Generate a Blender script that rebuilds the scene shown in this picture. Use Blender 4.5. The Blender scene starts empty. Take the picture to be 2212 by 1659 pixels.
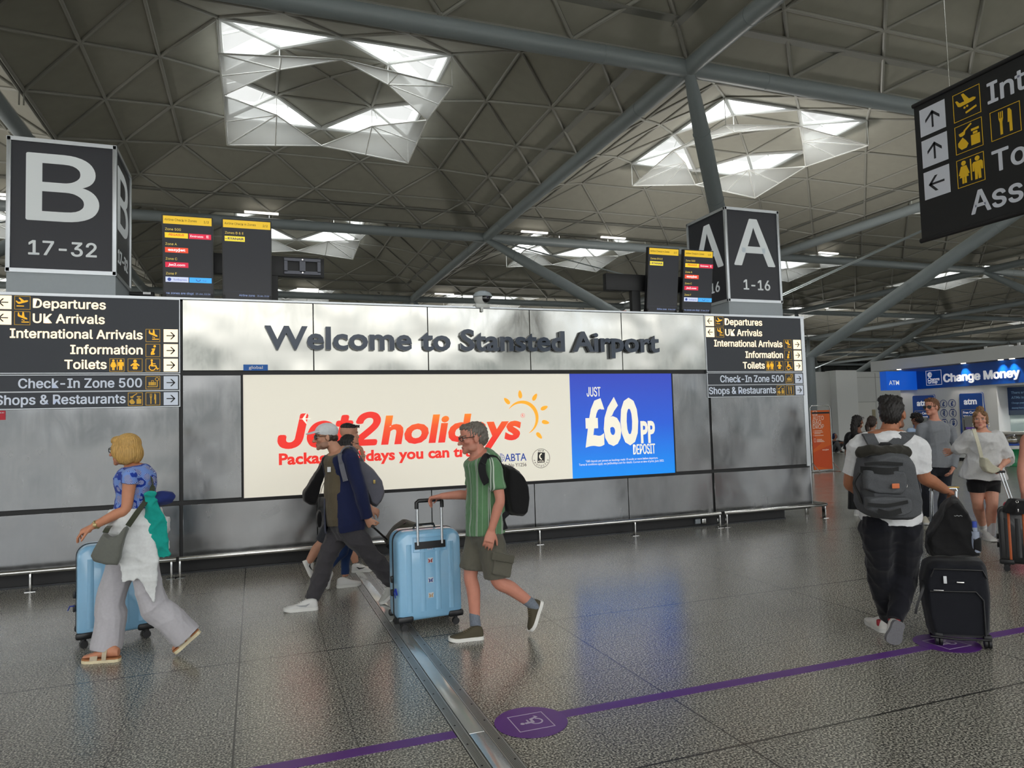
import bpy, bmesh, math, random, os
import numpy as np
from mathutils import Vector, Matrix
random.seed(7)
SC = bpy.context.scene
COL = SC.collection
# ------------------------------------------------------------------ camera
W, H = 2212, 1659
F, YAW, PITCH, ROLL, CH = 1524.69, .3504, .0557, -.0288, 1.60
fwd = np.array([math.sin(YAW)*math.cos(PITCH), math.cos(YAW)*math.cos(PITCH), math.sin(PITCH)])
rgt = np.array([math.cos(YAW), -math.sin(YAW), 0.])
upv = np.cross(rgt, fwd)
cr = math.cos(ROLL)*rgt + math.sin(ROLL)*upv
cu = -math.sin(ROLL)*rgt + math.cos(ROLL)*upv
EYE = np.array([0, 0, CH])
cam = bpy.data.cameras.new('camera')
cam.sensor_width = 36; cam.lens = F/W*36; cam.clip_end = 400; cam.clip_start = .05
camo = bpy.data.objects.new('camera', cam); COL.objects.link(camo)
camo.matrix_world = Matrix(((cr[0], cu[0], -fwd[0], 0), (cr[1], cu[1], -fwd[1], 0), (cr[2], cu[2], -fwd[2], CH), (0, 0, 0, 1)))
SC.camera = camo
# ------------------------------------------------------------------ view
SC.view_settings.view_transform = 'Standard'; SC.view_settings.look = 'None'
SC.view_settings.gamma = 1; SC.view_settings.use_curve_mapping = False
SC.view_settings.exposure = 0.6
EXK = 2**-.6
SC.cycles.use_denoising = True
SC.cycles.max_bounces = 7; SC.cycles.diffuse_bounces = 4; SC.cycles.glossy_bounces = 4
SC.cycles.transparent_max_bounces = 8
SC.cycles.sample_clamp_indirect = 6
SC.cycles.caustics_reflective = False; SC.cycles.caustics_refractive = False
# ------------------------------------------------------------------ world: hazy sky, brighter on the side behind the camera
wd = bpy.data.worlds.new('sky'); SC.world = wd; wd.use_nodes = True
nt = wd.node_tree; nt.nodes.clear()
def nd(t, tree, **k):
    n = tree.nodes.new(t)
    for a, b in k.items(): setattr(n, a, b)
    return n
tc = nd('ShaderNodeTexCoord', nt); sep = nd('ShaderNodeSeparateXYZ', nt)
nt.links.new(tc.outputs['Generated'], sep.inputs[0])
mr = nd('ShaderNodeMapRange', nt); mr.inputs[1].default_value = .48; mr.inputs[2].default_value = -.1
mr.inputs[3].default_value = 0.0; mr.inputs[4].default_value = 17.0
nt.links.new(sep.outputs[1], mr.inputs[0])
mz = nd('ShaderNodeMapRange', nt); mz.inputs[1].default_value = .34; mz.inputs[2].default_value = .7; nt.links.new(sep.outputs[2], mz.inputs[0])
ms = nd('ShaderNodeMath', nt, operation='MULTIPLY_ADD'); 
mb_ = nd('ShaderNodeMapRange', nt); mb_.inputs[1].default_value = .45; mb_.inputs[2].default_value = -.3; mb_.inputs[3].default_value = .58; mb_.inputs[4].default_value = 2.3
nt.links.new(sep.outputs[1], mb_.inputs[0]); nt.links.new(mb_.outputs[0], ms.inputs[2])
nt.links.new(mr.outputs[0], ms.inputs[0]); nt.links.new(mz.outputs[0], ms.inputs[1])
no = nd('ShaderNodeTexNoise', nt); no.inputs['Scale'].default_value = 5.0; no.inputs['Detail'].default_value = 5
nt.links.new(tc.outputs['Generated'], no.inputs['Vector'])
rp = nd('ShaderNodeValToRGB', nt)
rp.color_ramp.elements[0].position = .33; rp.color_ramp.elements[0].color = (.46, .68, .98, 1)
rp.color_ramp.elements[1].position = .43; rp.color_ramp.elements[1].color = (1.0, .985, .955, 1)
nt.links.new(no.outputs['Fac'], rp.inputs[0])
mrz = nd('ShaderNodeMapRange', nt); mrz.inputs[1].default_value = .075; mrz.inputs[2].default_value = .15
nt.links.new(sep.outputs[2], mrz.inputs[0])
mg = nd('ShaderNodeMix', nt, data_type='RGBA'); mg.inputs[6].default_value = (.17, .185, .185, 1)
nt.links.new(mrz.outputs[0], mg.inputs[0]); nt.links.new(rp.outputs[0], mg.inputs[7])
bg = nd('ShaderNodeBackground', nt); wo = nd('ShaderNodeOutputWorld', nt)
nt.links.new(mg.outputs[2], bg.inputs[0]); nt.links.new(ms.outputs[0], bg.inputs[1]); nt.links.new(bg.outputs[0], wo.inputs[0])
# ------------------------------------------------------------------ pixel helpers (points in the place found from the photograph)
def ray(x, y): return fwd + (x-W/2)/F*cr - (y-H/2)/F*cu
def onX(x, y, X): d = ray(x, y); return EYE + X/d[0]*d
def onY(x, y, Y): d = ray(x, y); return EYE + Y/d[1]*d
def onZ(x, y, Z): d = ray(x, y); return EYE + (Z-CH)/d[2]*d
def proj(p):
    d = np.asarray(p)-EYE; return np.array([W/2+F*d@cr/(d@fwd), H/2-F*d@cu/(d@fwd)])
A = lambda *a: np.array(a, float)
def nrm(v): v = np.asarray(v, float); return v/(np.linalg.norm(v)+1e-12)
# ------------------------------------------------------------------ materials
MATS = {}
def lin(c):
    return tuple(((x/255)/12.92 if x/255 <= .04045 else ((x/255+.055)/1.055)**2.4) for x in c)
def mat(name, c, rough=.6, metal=0., emit=0., var=.06, vscale=30., bump=0., bscale=200., spec=.5, alpha=1., attr=None, coat=0., sheen=0., stretch=None):
    """c in 0-255 display values; procedural variation by noise"""
    if name in MATS: return MATS[name]
    m = bpy.data.materials.new(name); m.use_nodes = True; t = m.node_tree
    b = t.nodes['Principled BSDF']
    b.inputs['Roughness'].default_value = rough; b.inputs['Metallic'].default_value = metal
    b.inputs['Specular IOR Level'].default_value = spec; b.inputs['Alpha'].default_value = alpha
    b.inputs['Coat Weight'].default_value = coat; b.inputs['Sheen Weight'].default_value = sheen
    l = lin(c)
    geo = nd('ShaderNodeTexCoord', t)
    n = nd('ShaderNodeTexNoise', t); n.inputs['Scale'].default_value = vscale; n.inputs['Detail'].default_value = 3
    gv = geo.outputs['Object']
    if stretch: mp_ = nd('ShaderNodeMapping', t); mp_.inputs['Scale'].default_value = stretch; t.links.new(gv, mp_.inputs[0]); gv = mp_.outputs[0]
    t.links.new(gv, n.inputs['Vector'])
    r = nd('ShaderNodeMapRange', t); r.inputs[3].default_value = 1-var*2; r.inputs[4].default_value = 1+var*2
    t.links.new(n.outputs['Fac'], r.inputs[0])
    mx = nd('ShaderNodeMix', t, data_type='RGBA', blend_type='MULTIPLY'); mx.inputs[0].default_value = 1
    mx.inputs[6].default_value = (*l, 1)
    if attr:
        at = nd('ShaderNodeVertexColor', t); at.layer_name = attr; t.links.new(at.outputs[0], mx.inputs[6])
    t.links.new(r.outputs[0], mx.inputs[7]); t.links.new(mx.outputs[2], b.inputs['Base Color'])
    if emit:
        t.links.new(mx.outputs[2], b.inputs['Emission Color']); b.inputs['Emission Strength'].default_value = emit*EXK
    if bump:
        n2 = nd('ShaderNodeTexNoise', t); n2.inputs['Scale'].default_value = bscale; n2.inputs['Detail'].default_value = 2
        t.links.new(gv, n2.inputs['Vector'])
        bp = nd('ShaderNodeBump', t); bp.inputs['Strength'].default_value = bump; bp.inputs['Distance'].default_value = .01
        t.links.new(n2.outputs['Fac'], bp.inputs['Height']); t.links.new(bp.outputs[0], b.inputs['Normal'])
    MATS[name] = m
    return m
def nodes_of(m): return m.node_tree, m.node_tree.nodes['Principled BSDF']
# ------------------------------------------------------------------ mesh building
def linkobj(name, me, parent=None):
    o = bpy.data.objects.new(name, me); COL.objects.link(o)
    if parent is not None:
        o.parent = parent; o.matrix_parent_inverse = parent.matrix_world.inverted() if parent.matrix_world != Matrix() else Matrix()
    return o
class MB:
    """collects shapes given in world coordinates; build() makes ONE mesh object"""
    def __init__(s): s.v = []; s.f = []; s.n = 0; s.sm = []
    def add(s, v, f, smooth=False):
        s.v.append(np.asarray(v, float).reshape(-1, 3)); s.f += [tuple(i+s.n for i in q) for q in f]; s.sm += [smooth]*len(f)
        s.n += len(s.v[-1]); return s
    def box(s, c, size, bev=0., R=None, seg=2):
        """c centre, size full extents, R 3x3 rotation (columns are the axes)"""
        bm = bmesh.new(); bmesh.ops.create_cube(bm, size=1)
        bmesh.ops.scale(bm, vec=size, verts=bm.verts)
        if bev: bmesh.ops.bevel(bm, geom=bm.edges[:], offset=bev, segments=seg, profile=.5, affect='EDGES')
        bm.verts.index_update(); v = np.array([x.co[:] for x in bm.verts]); f = [[x.index for x in q.verts] for q in bm.faces]; bm.free()
        if R is not None: v = v @ np.asarray(R, float).T
        return s.add(v+np.asarray(c, float), f, bev > 0)
    def span(s, lo, hi, bev=0.):
        lo = A(*lo); hi = A(*hi); return s.box((lo+hi)/2, hi-lo, bev)
    def tube(s, pts, r, n=12, closed=False, caps=True, ref=None):
        pts = [A(*p) for p in pts]; k = len(pts)
        rr = [r]*k if np.isscalar(r) or isinstance(r, tuple) else list(r)
        rings = []; prev = None
        for i in range(k):
            a = pts[i-1] if (i or closed) else pts[i]; b = pts[(i+1) % k] if (i < k-1 or closed) else pts[i]
            t = nrm(b-a)
            if prev is None:
                u = np.cross(t, A(0, 0, 1) if abs(t[2]) < .95 else A(1, 0, 0)) if ref is None else np.asarray(ref, float)
            else: u = prev
            u = nrm(u - t*(u@t)); w = np.cross(t, u); prev = u
            ra = rr[i] if not np.isscalar(rr[i]) else (rr[i], rr[i])
            ang = np.arange(n)*2*math.pi/n
            rings.append(pts[i] + np.outer(np.cos(ang)*ra[0], u) + np.outer(np.sin(ang)*ra[1], w))
        v = np.concatenate(rings); f = []
        for i in range(k if closed else k-1):
            j = (i+1) % k
            for q in range(n): f.append((i*n+q, i*n+(q+1) % n, j*n+(q+1) % n, j*n+q))
        if caps and not closed:
            f.append(tuple(range(n))[::-1]); f.append(tuple((k-1)*n+q for q in range(n)))
        return s.add(v, f, True)
    def loft(s, secs, caps=True, smooth=True, closed=True):
        n = len(secs[0]); v = np.concatenate([np.asarray(x, float) for x in secs]); f = []
        for i in range(len(secs)-1):
            for q in range(n if closed else n-1): f.append((i*n+q, i*n+(q+1) % n, (i+1)*n+(q+1) % n, (i+1)*n+q))
        if caps: f.append(tuple(range(n))[::-1]); f.append(tuple((len(secs)-1)*n+q for q in range(n)))
        return s.add(v, f, smooth)
    def prism(s, poly, ext):
        """poly: list of world points in a plane; ext: extrusion vector"""
        p = np.asarray(poly, float); n = len(p); e = np.asarray(ext, float)
        v = np.concatenate([p, p+e]); f = [tuple(range(n)), tuple(range(2*n-1, n-1, -1))]
        f += [(i, n+i, n+(i+1) % n, (i+1) % n) for i in range(n)]
        return s.add(v, f)
    def ball(s, c, r, R=None, nu=16, nv=10):
        th = np.linspace(0, math.pi, nv+1)[1:-1]; ph = np.arange(nu)*2*math.pi/nu
        v = [(0, 0, 1)]+[(math.sin(t)*math.cos(p), math.sin(t)*math.sin(p), math.cos(t)) for t in th for p in ph]+[(0, 0, -1)]
        v = np.array(v)*np.asarray([r]*3 if np.isscalar(r) else r, float)
        if R is not None: v = v @ np.asarray(R, float).T
        m = len(v)-1; f = [(0, 1+q, 1+(q+1) % nu) for q in range(nu)]
        for i in range(nv-2):
            for q in range(nu): f.append((1+i*nu+q, 1+(i+1)*nu+q, 1+(i+1)*nu+(q+1) % nu, 1+i*nu+(q+1) % nu))
        f += [(m, m-nu+(q+1) % nu, m-nu+q) for q in range(nu)]
        return s.add(v+np.asarray(c, float), f, True)
    def disc(s, c, r, n, axis, h, sx=1.):
        """flat round plate: centre, radius, segments, axis, thickness"""
        axis = nrm(axis); u = nrm(np.cross(axis, A(0, 0, 1) if abs(axis[2]) < .9 else A(1, 0, 0))); w = np.cross(axis, u)
        a = np.arange(n)*2*math.pi/n
        return s.prism(np.asarray(c, float)+np.outer(np.cos(a)*r*sx, u)+np.outer(np.sin(a)*r, w), axis*h)
    def mesh(s, name):
        me = bpy.data.meshes.new(name)
        v = np.concatenate(s.v) if s.v else np.zeros((0, 3))
        me.from_pydata(v.tolist(), [], s.f); me.polygons.foreach_set('use_smooth', s.sm); me.update()
        bm = bmesh.new(); bm.from_mesh(me); bmesh.ops.recalc_face_normals(bm, faces=bm.faces); bm.to_mesh(me); bm.free()
        if any(s.sm): me.set_sharp_from_angle(angle=math.radians(40))
        return me
    def build(s, name, m, parent=None, origin=None):
        me = s.mesh(name); me.materials.append(m)
        o = linkobj(name, me, parent)
        if parent is None:
            v = np.concatenate(s.v); c = (v.min(0)+v.max(0))/2; c[2] = v[:, 2].min()
            if origin is not None: c = A(*origin)
            me.transform(Matrix.Translation(-Vector(c))); o.location = c
        return o
def thing(name, label, cat, loc, group=None):
    o = bpy.data.objects.new(name, None); COL.objects.link(o); o.location = loc; o.empty_display_size = .2
    o['label'] = label; o['category'] = cat
    if group: o['group'] = group
    bpy.context.view_layer.update()
    return o
def tag(o, label, cat, group=None):
    o['label'] = label; o['category'] = cat
    if group: o['group'] = group
    return o
def struct(o, label=None):
    o['kind'] = 'structure'
    if label: o['label'] = label
    return o
def sub(name, loc, kind='structure', parent=None):
    o = bpy.data.objects.new(name, None); COL.objects.link(o); o.location = loc; o['kind'] = kind
    bpy.context.view_layer.update()
    return o
# ------------------------------------------------------------------ flat frames for signs
class Fr:
    """a flat frame: o origin, u right, v up, n towards the reader"""
    def __init__(s, o, u, v, n): s.o, s.u, s.v, s.n = A(*o), nrm(u), nrm(v), nrm(n)
    def p(s, a, b, c=0.): return s.o + s.u*a + s.v*b + s.n*c
    def rect(s, mb, a0, b0, a1, b1, c0, c1):
        q = [s.p(a0, b0, c0), s.p(a1, b0, c0), s.p(a1, b1, c0), s.p(a0, b1, c0)]
        return mb.prism(q, s.n*(c1-c0))
    def poly(s, mb, pts, c0, c1): return mb.prism([s.p(a, b, c0) for a, b in pts], s.n*(c1-c0))
    def ring(s, mb, a0, b0, a1, b1, w, c0, c1, r=.0):
        s.rect(mb, a0, b0, a1, b0+w, c0, c1); s.rect(mb, a0, b1-w, a1, b1, c0, c1)
        s.rect(mb, a0, b0+w, a0+w, b1-w, c0, c1); s.rect(mb, a1-w, b0+w, a1, b1-w, c0, c1); return mb
    def line(s, mb, pts, w, c0, c1):
        for (a, b), (c, d) in zip(pts, pts[1:]):
            t = nrm(A(c-a, d-b)); k = A(-t[1], t[0])*w/2
            s.poly(mb, [(a+k[0], b+k[1]), (c+k[0], d+k[1]), (c-k[0], d-k[1]), (a-k[0], b-k[1])], c0, c1)
        return mb
    def circ(s, mb, a, b, r, c0, c1, n=20, ry=None):
        t = np.arange(n)*2*math.pi/n; ry = ry or r
        return s.poly(mb, [(a+r*math.cos(x), b+ry*math.sin(x)) for x in t], c0, c1)
    def arc(s, mb, a, b, r, w, t0, t1, c0, c1, n=16, w1=None):
        t = np.linspace(math.radians(t0), math.radians(t1), n); P = [(a+r*math.cos(x), b+r*math.sin(x)) for x in t]
        return s.line(mb, P, w, c0, c1)
FONTS = {}
def font(n):
    if n is None: return None
    if n not in FONTS:
        try:
            FONTS[n] = bpy.data.fonts.load(os.path.join(bpy.utils.system_resource('DATAFILES'), 'fonts', n))
        except Exception: FONTS[n] = None
    return FONTS[n]
INTER = 'Inter.woff2'
TXC = {}
def textmesh(s, fnt=INTER, off=0., ext=.01, res=3):
    """returns verts, faces of a text of size 1 lying in the xy plane, z from 0 to 2*ext"""
    key = (s, fnt, off, ext)
    if key in TXC: return TXC[key]
    c = bpy.data.curves.new('lettering', 'FONT'); c.body = s; c.size = 1; c.extrude = ext; c.resolution_u = res; c.offset = off
    f = font(fnt)
    if f: c.font = f
    o = bpy.data.objects.new('lettering', c); COL.objects.link(o)
    dg = bpy.context.evaluated_depsgraph_get(); me = bpy.data.meshes.new_from_object(o.evaluated_get(dg))
    v = np.zeros(len(me.vertices)*3); me.vertices.foreach_get('co', v); v = v.reshape(-1, 3); v[:, 2] += ext
    fs = [tuple(p.vertices) for p in me.polygons]
    bpy.data.objects.remove(o); bpy.data.curves.remove(c); bpy.data.meshes.remove(me)
    TXC[key] = (v, fs); return TXC[key]
def text(mb, fr, s, a0, b0, a1, cap, c0=0., th=.002, fnt=INTER, bold=.0, off=0., shear=0., capfrac=None):
    """text with left ink edge a0, baseline b0, right ink edge a1, cap height cap, on frame fr"""
    v, f = textmesh(s, fnt, off, .01)
    hv, _ = textmesh('H', fnt, off, .01); ch = hv[:, 1].max()
    v = v.copy(); x0, x1 = v[:, 0].min(), v[:, 0].max()
    v[:, 0] += shear*v[:, 1]
    if shear: x0, x1 = v[:, 0].min(), v[:, 0].max()
    if a1 is None: a1 = a0+(x1-x0)*cap/ch
    X = a0+(v[:, 0]-x0)/(x1-x0)*(a1-a0); Y = b0+v[:, 1]*cap/ch; Z = c0+v[:, 2]/.02*th
    offs = [(0, 0)]
    if bold:
        d = bold*cap; offs += [(d, 0), (-d, 0), (0, d*.8), (0, -d*.8), (d*.7, d*.6), (-d*.7, d*.6), (d*.7, -d*.6), (-d*.7, -d*.6)]
    for i, (dx, dy) in enumerate(offs):
        mb.add(fr.o + np.outer(X+dx, fr.u) + np.outer(Y+dy, fr.v) + np.outer(Z+i*1e-5, fr.n), f)
    return mb
# ================================================================== fix parenting for untransformed meshes
def wmat(o):
    m = o.matrix_basis.copy()
    return wmat(o.parent) @ o.matrix_parent_inverse @ m if o.parent else m
def linkobj(name, me, parent=None):
    o = bpy.data.objects.new(name, me); COL.objects.link(o)
    if parent is not None:
        o.parent = parent; o.matrix_parent_inverse = wmat(parent).inverted()
    return o
def copytree(o, parent=None):
    c = o.copy(); COL.objects.link(c)
    if parent is not None: c.parent = parent
    for ch in list(o.children): copytree(ch, c)
    return c
# ================================================================== lamps of the hall: uplights on the roof trees
TREES = [(20.3+36*i, 25+36*j) for i in (-1, 0, 1, 2) for j in (-1, 0, 1, 2)]
for (tx, ty) in TREES:
    l = bpy.data.lights.new('uplight', 'AREA'); l.energy = 480; l.shape = 'DISK'; l.size = 3; l.color = (1, .965, .90); l.spread = math.radians(170)
    lo = bpy.data.objects.new('uplight', l); COL.objects.link(lo); lo.location = (tx, ty, 4.7); lo.rotation_euler = (math.pi, 0, 0)
# ================================================================== materials of the shell
def floor_mat():
    m = bpy.data.materials.new('granite'); m.use_nodes = True; t, b = nodes_of(m)
    tc = nd('ShaderNodeTexCoord', t); se = nd('ShaderNodeSeparateXYZ', t); t.links.new(tc.outputs['Object'], se.inputs[0])
    n1 = nd('ShaderNodeTexNoise', t); n1.inputs['Scale'].default_value = 92; n1.inputs['Detail'].default_value = 3; n1.inputs['Roughness'].default_value = .6
    t.links.new(tc.outputs['Object'], n1.inputs['Vector'])
    r1 = nd('ShaderNodeValToRGB', t); e = r1.color_ramp.elements
    e[0].position = .40; e[0].color = (*lin((56, 56, 53)), 1); e[1].position = .62; e[1].color = (*lin((204, 200, 187)), 1)
    x = e.new(.47); x.color = (*lin((98, 97, 92)), 1); x = e.new(.54); x.color = (*lin((146, 144, 136)), 1)
    t.links.new(n1.outputs['Fac'], r1.inputs[0])
    n2 = nd('ShaderNodeTexNoise', t); n2.inputs['Scale'].default_value = 1.1; t.links.new(tc.outputs['Object'], n2.inputs['Vector'])
    m2 = nd('ShaderNodeMapRange', t); m2.inputs[3].default_value = .92; m2.inputs[4].default_value = 1.2; t.links.new(n2.outputs['Fac'], m2.inputs[0])
    mx = nd('ShaderNodeMix', t, data_type='RGBA', blend_type='MULTIPLY'); mx.inputs[0].default_value = 1
    t.links.new(r1.outputs[0], mx.inputs[6]); t.links.new(m2.outputs[0], mx.inputs[7])
    def joint(axis, off, per, w):
        s = nd('ShaderNodeMath', t, operation='ADD'); s.inputs[1].default_value = -off+per*200+per/2; t.links.new(se.outputs[axis], s.inputs[0])
        q = nd('ShaderNodeMath', t, operation='MODULO'); q.inputs[1].default_value = per; t.links.new(s.outputs[0], q.inputs[0])
        u = nd('ShaderNodeMath', t, operation='SUBTRACT'); u.inputs[1].default_value = per/2; t.links.new(q.outputs[0], u.inputs[0])
        a = nd('ShaderNodeMath', t, operation='ABSOLUTE'); t.links.new(u.outputs[0], a.inputs[0])
        c = nd('ShaderNodeMath', t, operation='LESS_THAN'); c.inputs[1].default_value = w; t.links.new(a.outputs[0], c.inputs[0]); return c
    js = [(joint(0, .478, .588, .0024), .6), (joint(1, 5.36, .6, .0042), .42), (joint(0, 4.589, 2.352, .0038), .9), (joint(1, 5.36, 2.4, .0075), .85)]
    prev = mx.outputs[2]
    for j, s in js:
        k = nd('ShaderNodeMath', t, operation='MULTIPLY'); k.inputs[1].default_value = s; t.links.new(j.outputs[0], k.inputs[0])
        q = nd('ShaderNodeMix', t, data_type='RGBA'); q.inputs[7].default_value = (.02, .02, .019, 1)
        t.links.new(k.outputs[0], q.inputs[0]); t.links.new(prev, q.inputs[6]); prev = q.outputs[2]
    t.links.new(prev, b.inputs['Base Color'])
    n3 = nd('ShaderNodeTexNoise', t); n3.inputs['Scale'].default_value = 3; t.links.new(tc.outputs['Object'], n3.inputs['Vector'])
    m3 = nd('ShaderNodeMapRange', t); m3.inputs[3].default_value = .17; m3.inputs[4].default_value = .27; t.links.new(n3.outputs['Fac'], m3.inputs[0])
    t.links.new(m3.outputs[0], b.inputs['Roughness']); b.inputs['Specular IOR Level'].default_value = .62
    bp = nd('ShaderNodeBump', t); bp.inputs['Strength'].default_value = .03; bp.inputs['Distance'].default_value = .01
    t.links.new(n1.outputs['Fac'], bp.inputs['Height']); t.links.new(bp.outputs[0], b.inputs['Normal'])
    return m
def steel_mat(name, c=(196, 198, 197), rough=.26, streak=1., wav=.03):
    m = bpy.data.materials.new(name); m.use_nodes = True; t, b = nodes_of(m)
    b.inputs['Metallic'].default_value = .93
    tc = nd('ShaderNodeTexCoord', t)
    mp = nd('ShaderNodeMapping', t); mp.inputs['Scale'].default_value = (1.1, 1, .55); t.links.new(tc.outputs['Object'], mp.inputs[0])
    n1 = nd('ShaderNodeTexNoise', t); n1.inputs['Scale'].default_value = 3.2; n1.inputs['Detail'].default_value = 4; n1.inputs['Roughness'].default_value = .62; n1.inputs['Distortion'].default_value = .6
    t.links.new(mp.outputs[0], n1.inputs['Vector'])
    mp2 = nd('ShaderNodeMapping', t); mp2.inputs['Scale'].default_value = (26, 1, .9); t.links.new(tc.outputs['Object'], mp2.inputs[0])
    n2 = nd('ShaderNodeTexNoise', t); n2.inputs['Scale'].default_value = 1.; n2.inputs['Detail'].default_value = 4; t.links.new(mp2.outputs[0], n2.inputs['Vector'])
    ad = nd('ShaderNodeMath', t, operation='MULTIPLY_ADD'); ad.inputs[1].default_value = .5*streak; t.links.new(n2.outputs['Fac'], ad.inputs[0]); t.links.new(n1.outputs['Fac'], ad.inputs[2])
    r = nd('ShaderNodeMapRange', t); r.inputs[1].default_value = .45; r.inputs[2].default_value = 1.0; r.inputs[3].default_value = rough-.07; r.inputs[4].default_value = rough+.12
    t.links.new(ad.outputs[0], r.inputs[0]); t.links.new(r.outputs[0], b.inputs['Roughness'])
    rc = nd('ShaderNodeMapRange', t); rc.inputs[1].default_value = .4; rc.inputs[2].default_value = 1.05; rc.inputs[3].default_value = .93; rc.inputs[4].default_value = 1.06
    t.links.new(ad.outputs[0], rc.inputs[0])
    mx = nd('ShaderNodeMix', t, data_type='RGBA', blend_type='MULTIPLY'); mx.inputs[0].default_value = 1; mx.inputs[6].default_value = (*lin(c), 1)
    t.links.new(rc.outputs[0], mx.inputs[7]); t.links.new(mx.outputs[2], b.inputs['Base Color'])
    n4 = nd('ShaderNodeTexNoise', t); n4.inputs['Scale'].default_value = 1.4; n4.inputs['Detail'].default_value = 1; t.links.new(tc.outputs['Object'], n4.inputs['Vector'])
    bp = nd('ShaderNodeBump', t); bp.inputs['Strength'].default_value = 1; bp.inputs['Distance'].default_value = wav
    t.links.new(n4.outputs['Fac'], bp.inputs['Height']); t.links.new(bp.outputs[0], b.inputs['Normal'])
    return m
def glass_mat(name, tint=(.93, .96, .97), gl=.08, rough=.02):
    m = bpy.data.materials.new(name); m.use_nodes = True; t = m.node_tree; t.nodes.clear()
    a = nd('ShaderNodeBsdfTransparent', t); a.inputs[0].default_value = (*tint, 1); g = nd('ShaderNodeBsdfGlossy', t); g.inputs['Roughness'].default_value = rough
    x = nd('ShaderNodeMixShader', t); x.inputs[0].default_value = gl; o = nd('ShaderNodeOutputMaterial', t)
    t.links.new(a.outputs[0], x.inputs[1]); t.links.new(g.outputs[0], x.inputs[2]); t.links.new(x.outputs[0], o.inputs[0]); return m
def perf_mat():
    m = bpy.data.materials.new('perforated_metal'); m.use_nodes = True; t = m.node_tree; t.nodes.clear()
    d = nd('ShaderNodeBsdfDiffuse', t); d.inputs[0].default_value = (*lin((150, 150, 146)), 1)
    tl = nd('ShaderNodeBsdfTranslucent', t); tl.inputs[0].default_value = (*lin((160, 160, 156)), 1)
    tr = nd('ShaderNodeBsdfTransparent', t)
    x = nd('ShaderNodeMixShader', t); x.inputs[0].default_value = .2; y = nd('ShaderNodeMixShader', t); y.inputs[0].default_value = .15; o = nd('ShaderNodeOutputMaterial', t)
    t.links.new(d.outputs[0], x.inputs[1]); t.links.new(tl.outputs[0], x.inputs[2]); t.links.new(x.outputs[0], y.inputs[1]); t.links.new(tr.outputs[0], y.inputs[2]); t.links.new(y.outputs[0], o.inputs[0]); return m
FLOORM = floor_mat()
STEEL = steel_mat('brushed_steel', (178, 178, 172), .2, .35, .02); STEEL_D = steel_mat('brushed_steel_shaded', (138, 139, 140), .24, .35, .03); POL = mat('polished_steel', (205, 205, 203), .16, .95, var=.02)  # lower panels: same steel, dimmer reflections put into a darker colour
ALU = mat('aluminium', (206, 210, 214), .35, .75, var=.02)
PANEL = mat('ceiling_panel', (148, 146, 136), .75, var=.05, vscale=2.5); PANELBACK = mat('ceiling_void', (26, 26, 25), .9)
RIB = mat('rib_paint', (146, 145, 138), .5, var=.03); WHITE = mat('white_paint', (226, 227, 224), .5, var=.02)
TUBE = mat('tube_paint', (134, 142, 145), .42, var=.03); GLASS = glass_mat('skylight_glass'); PERF = perf_mat()
BLACK = mat('black_paint', (14, 14, 16), .5, var=.1); SLATE = mat('slate_panel', (56, 60, 68), .42, var=.03, spec=.4); WALLW = mat('wall_white', (196, 197, 195), .6, var=.02, vscale=3)
# ================================================================== floor
mb = MB(); mb.add([(-70, -24, 0), (125, -24, 0), (125, 130, 0), (-70, 130, 0)], [(0, 1, 2, 3)])
fl = mb.build('floor', FLOORM, None, (0, 0, 0)); struct(fl)
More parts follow.
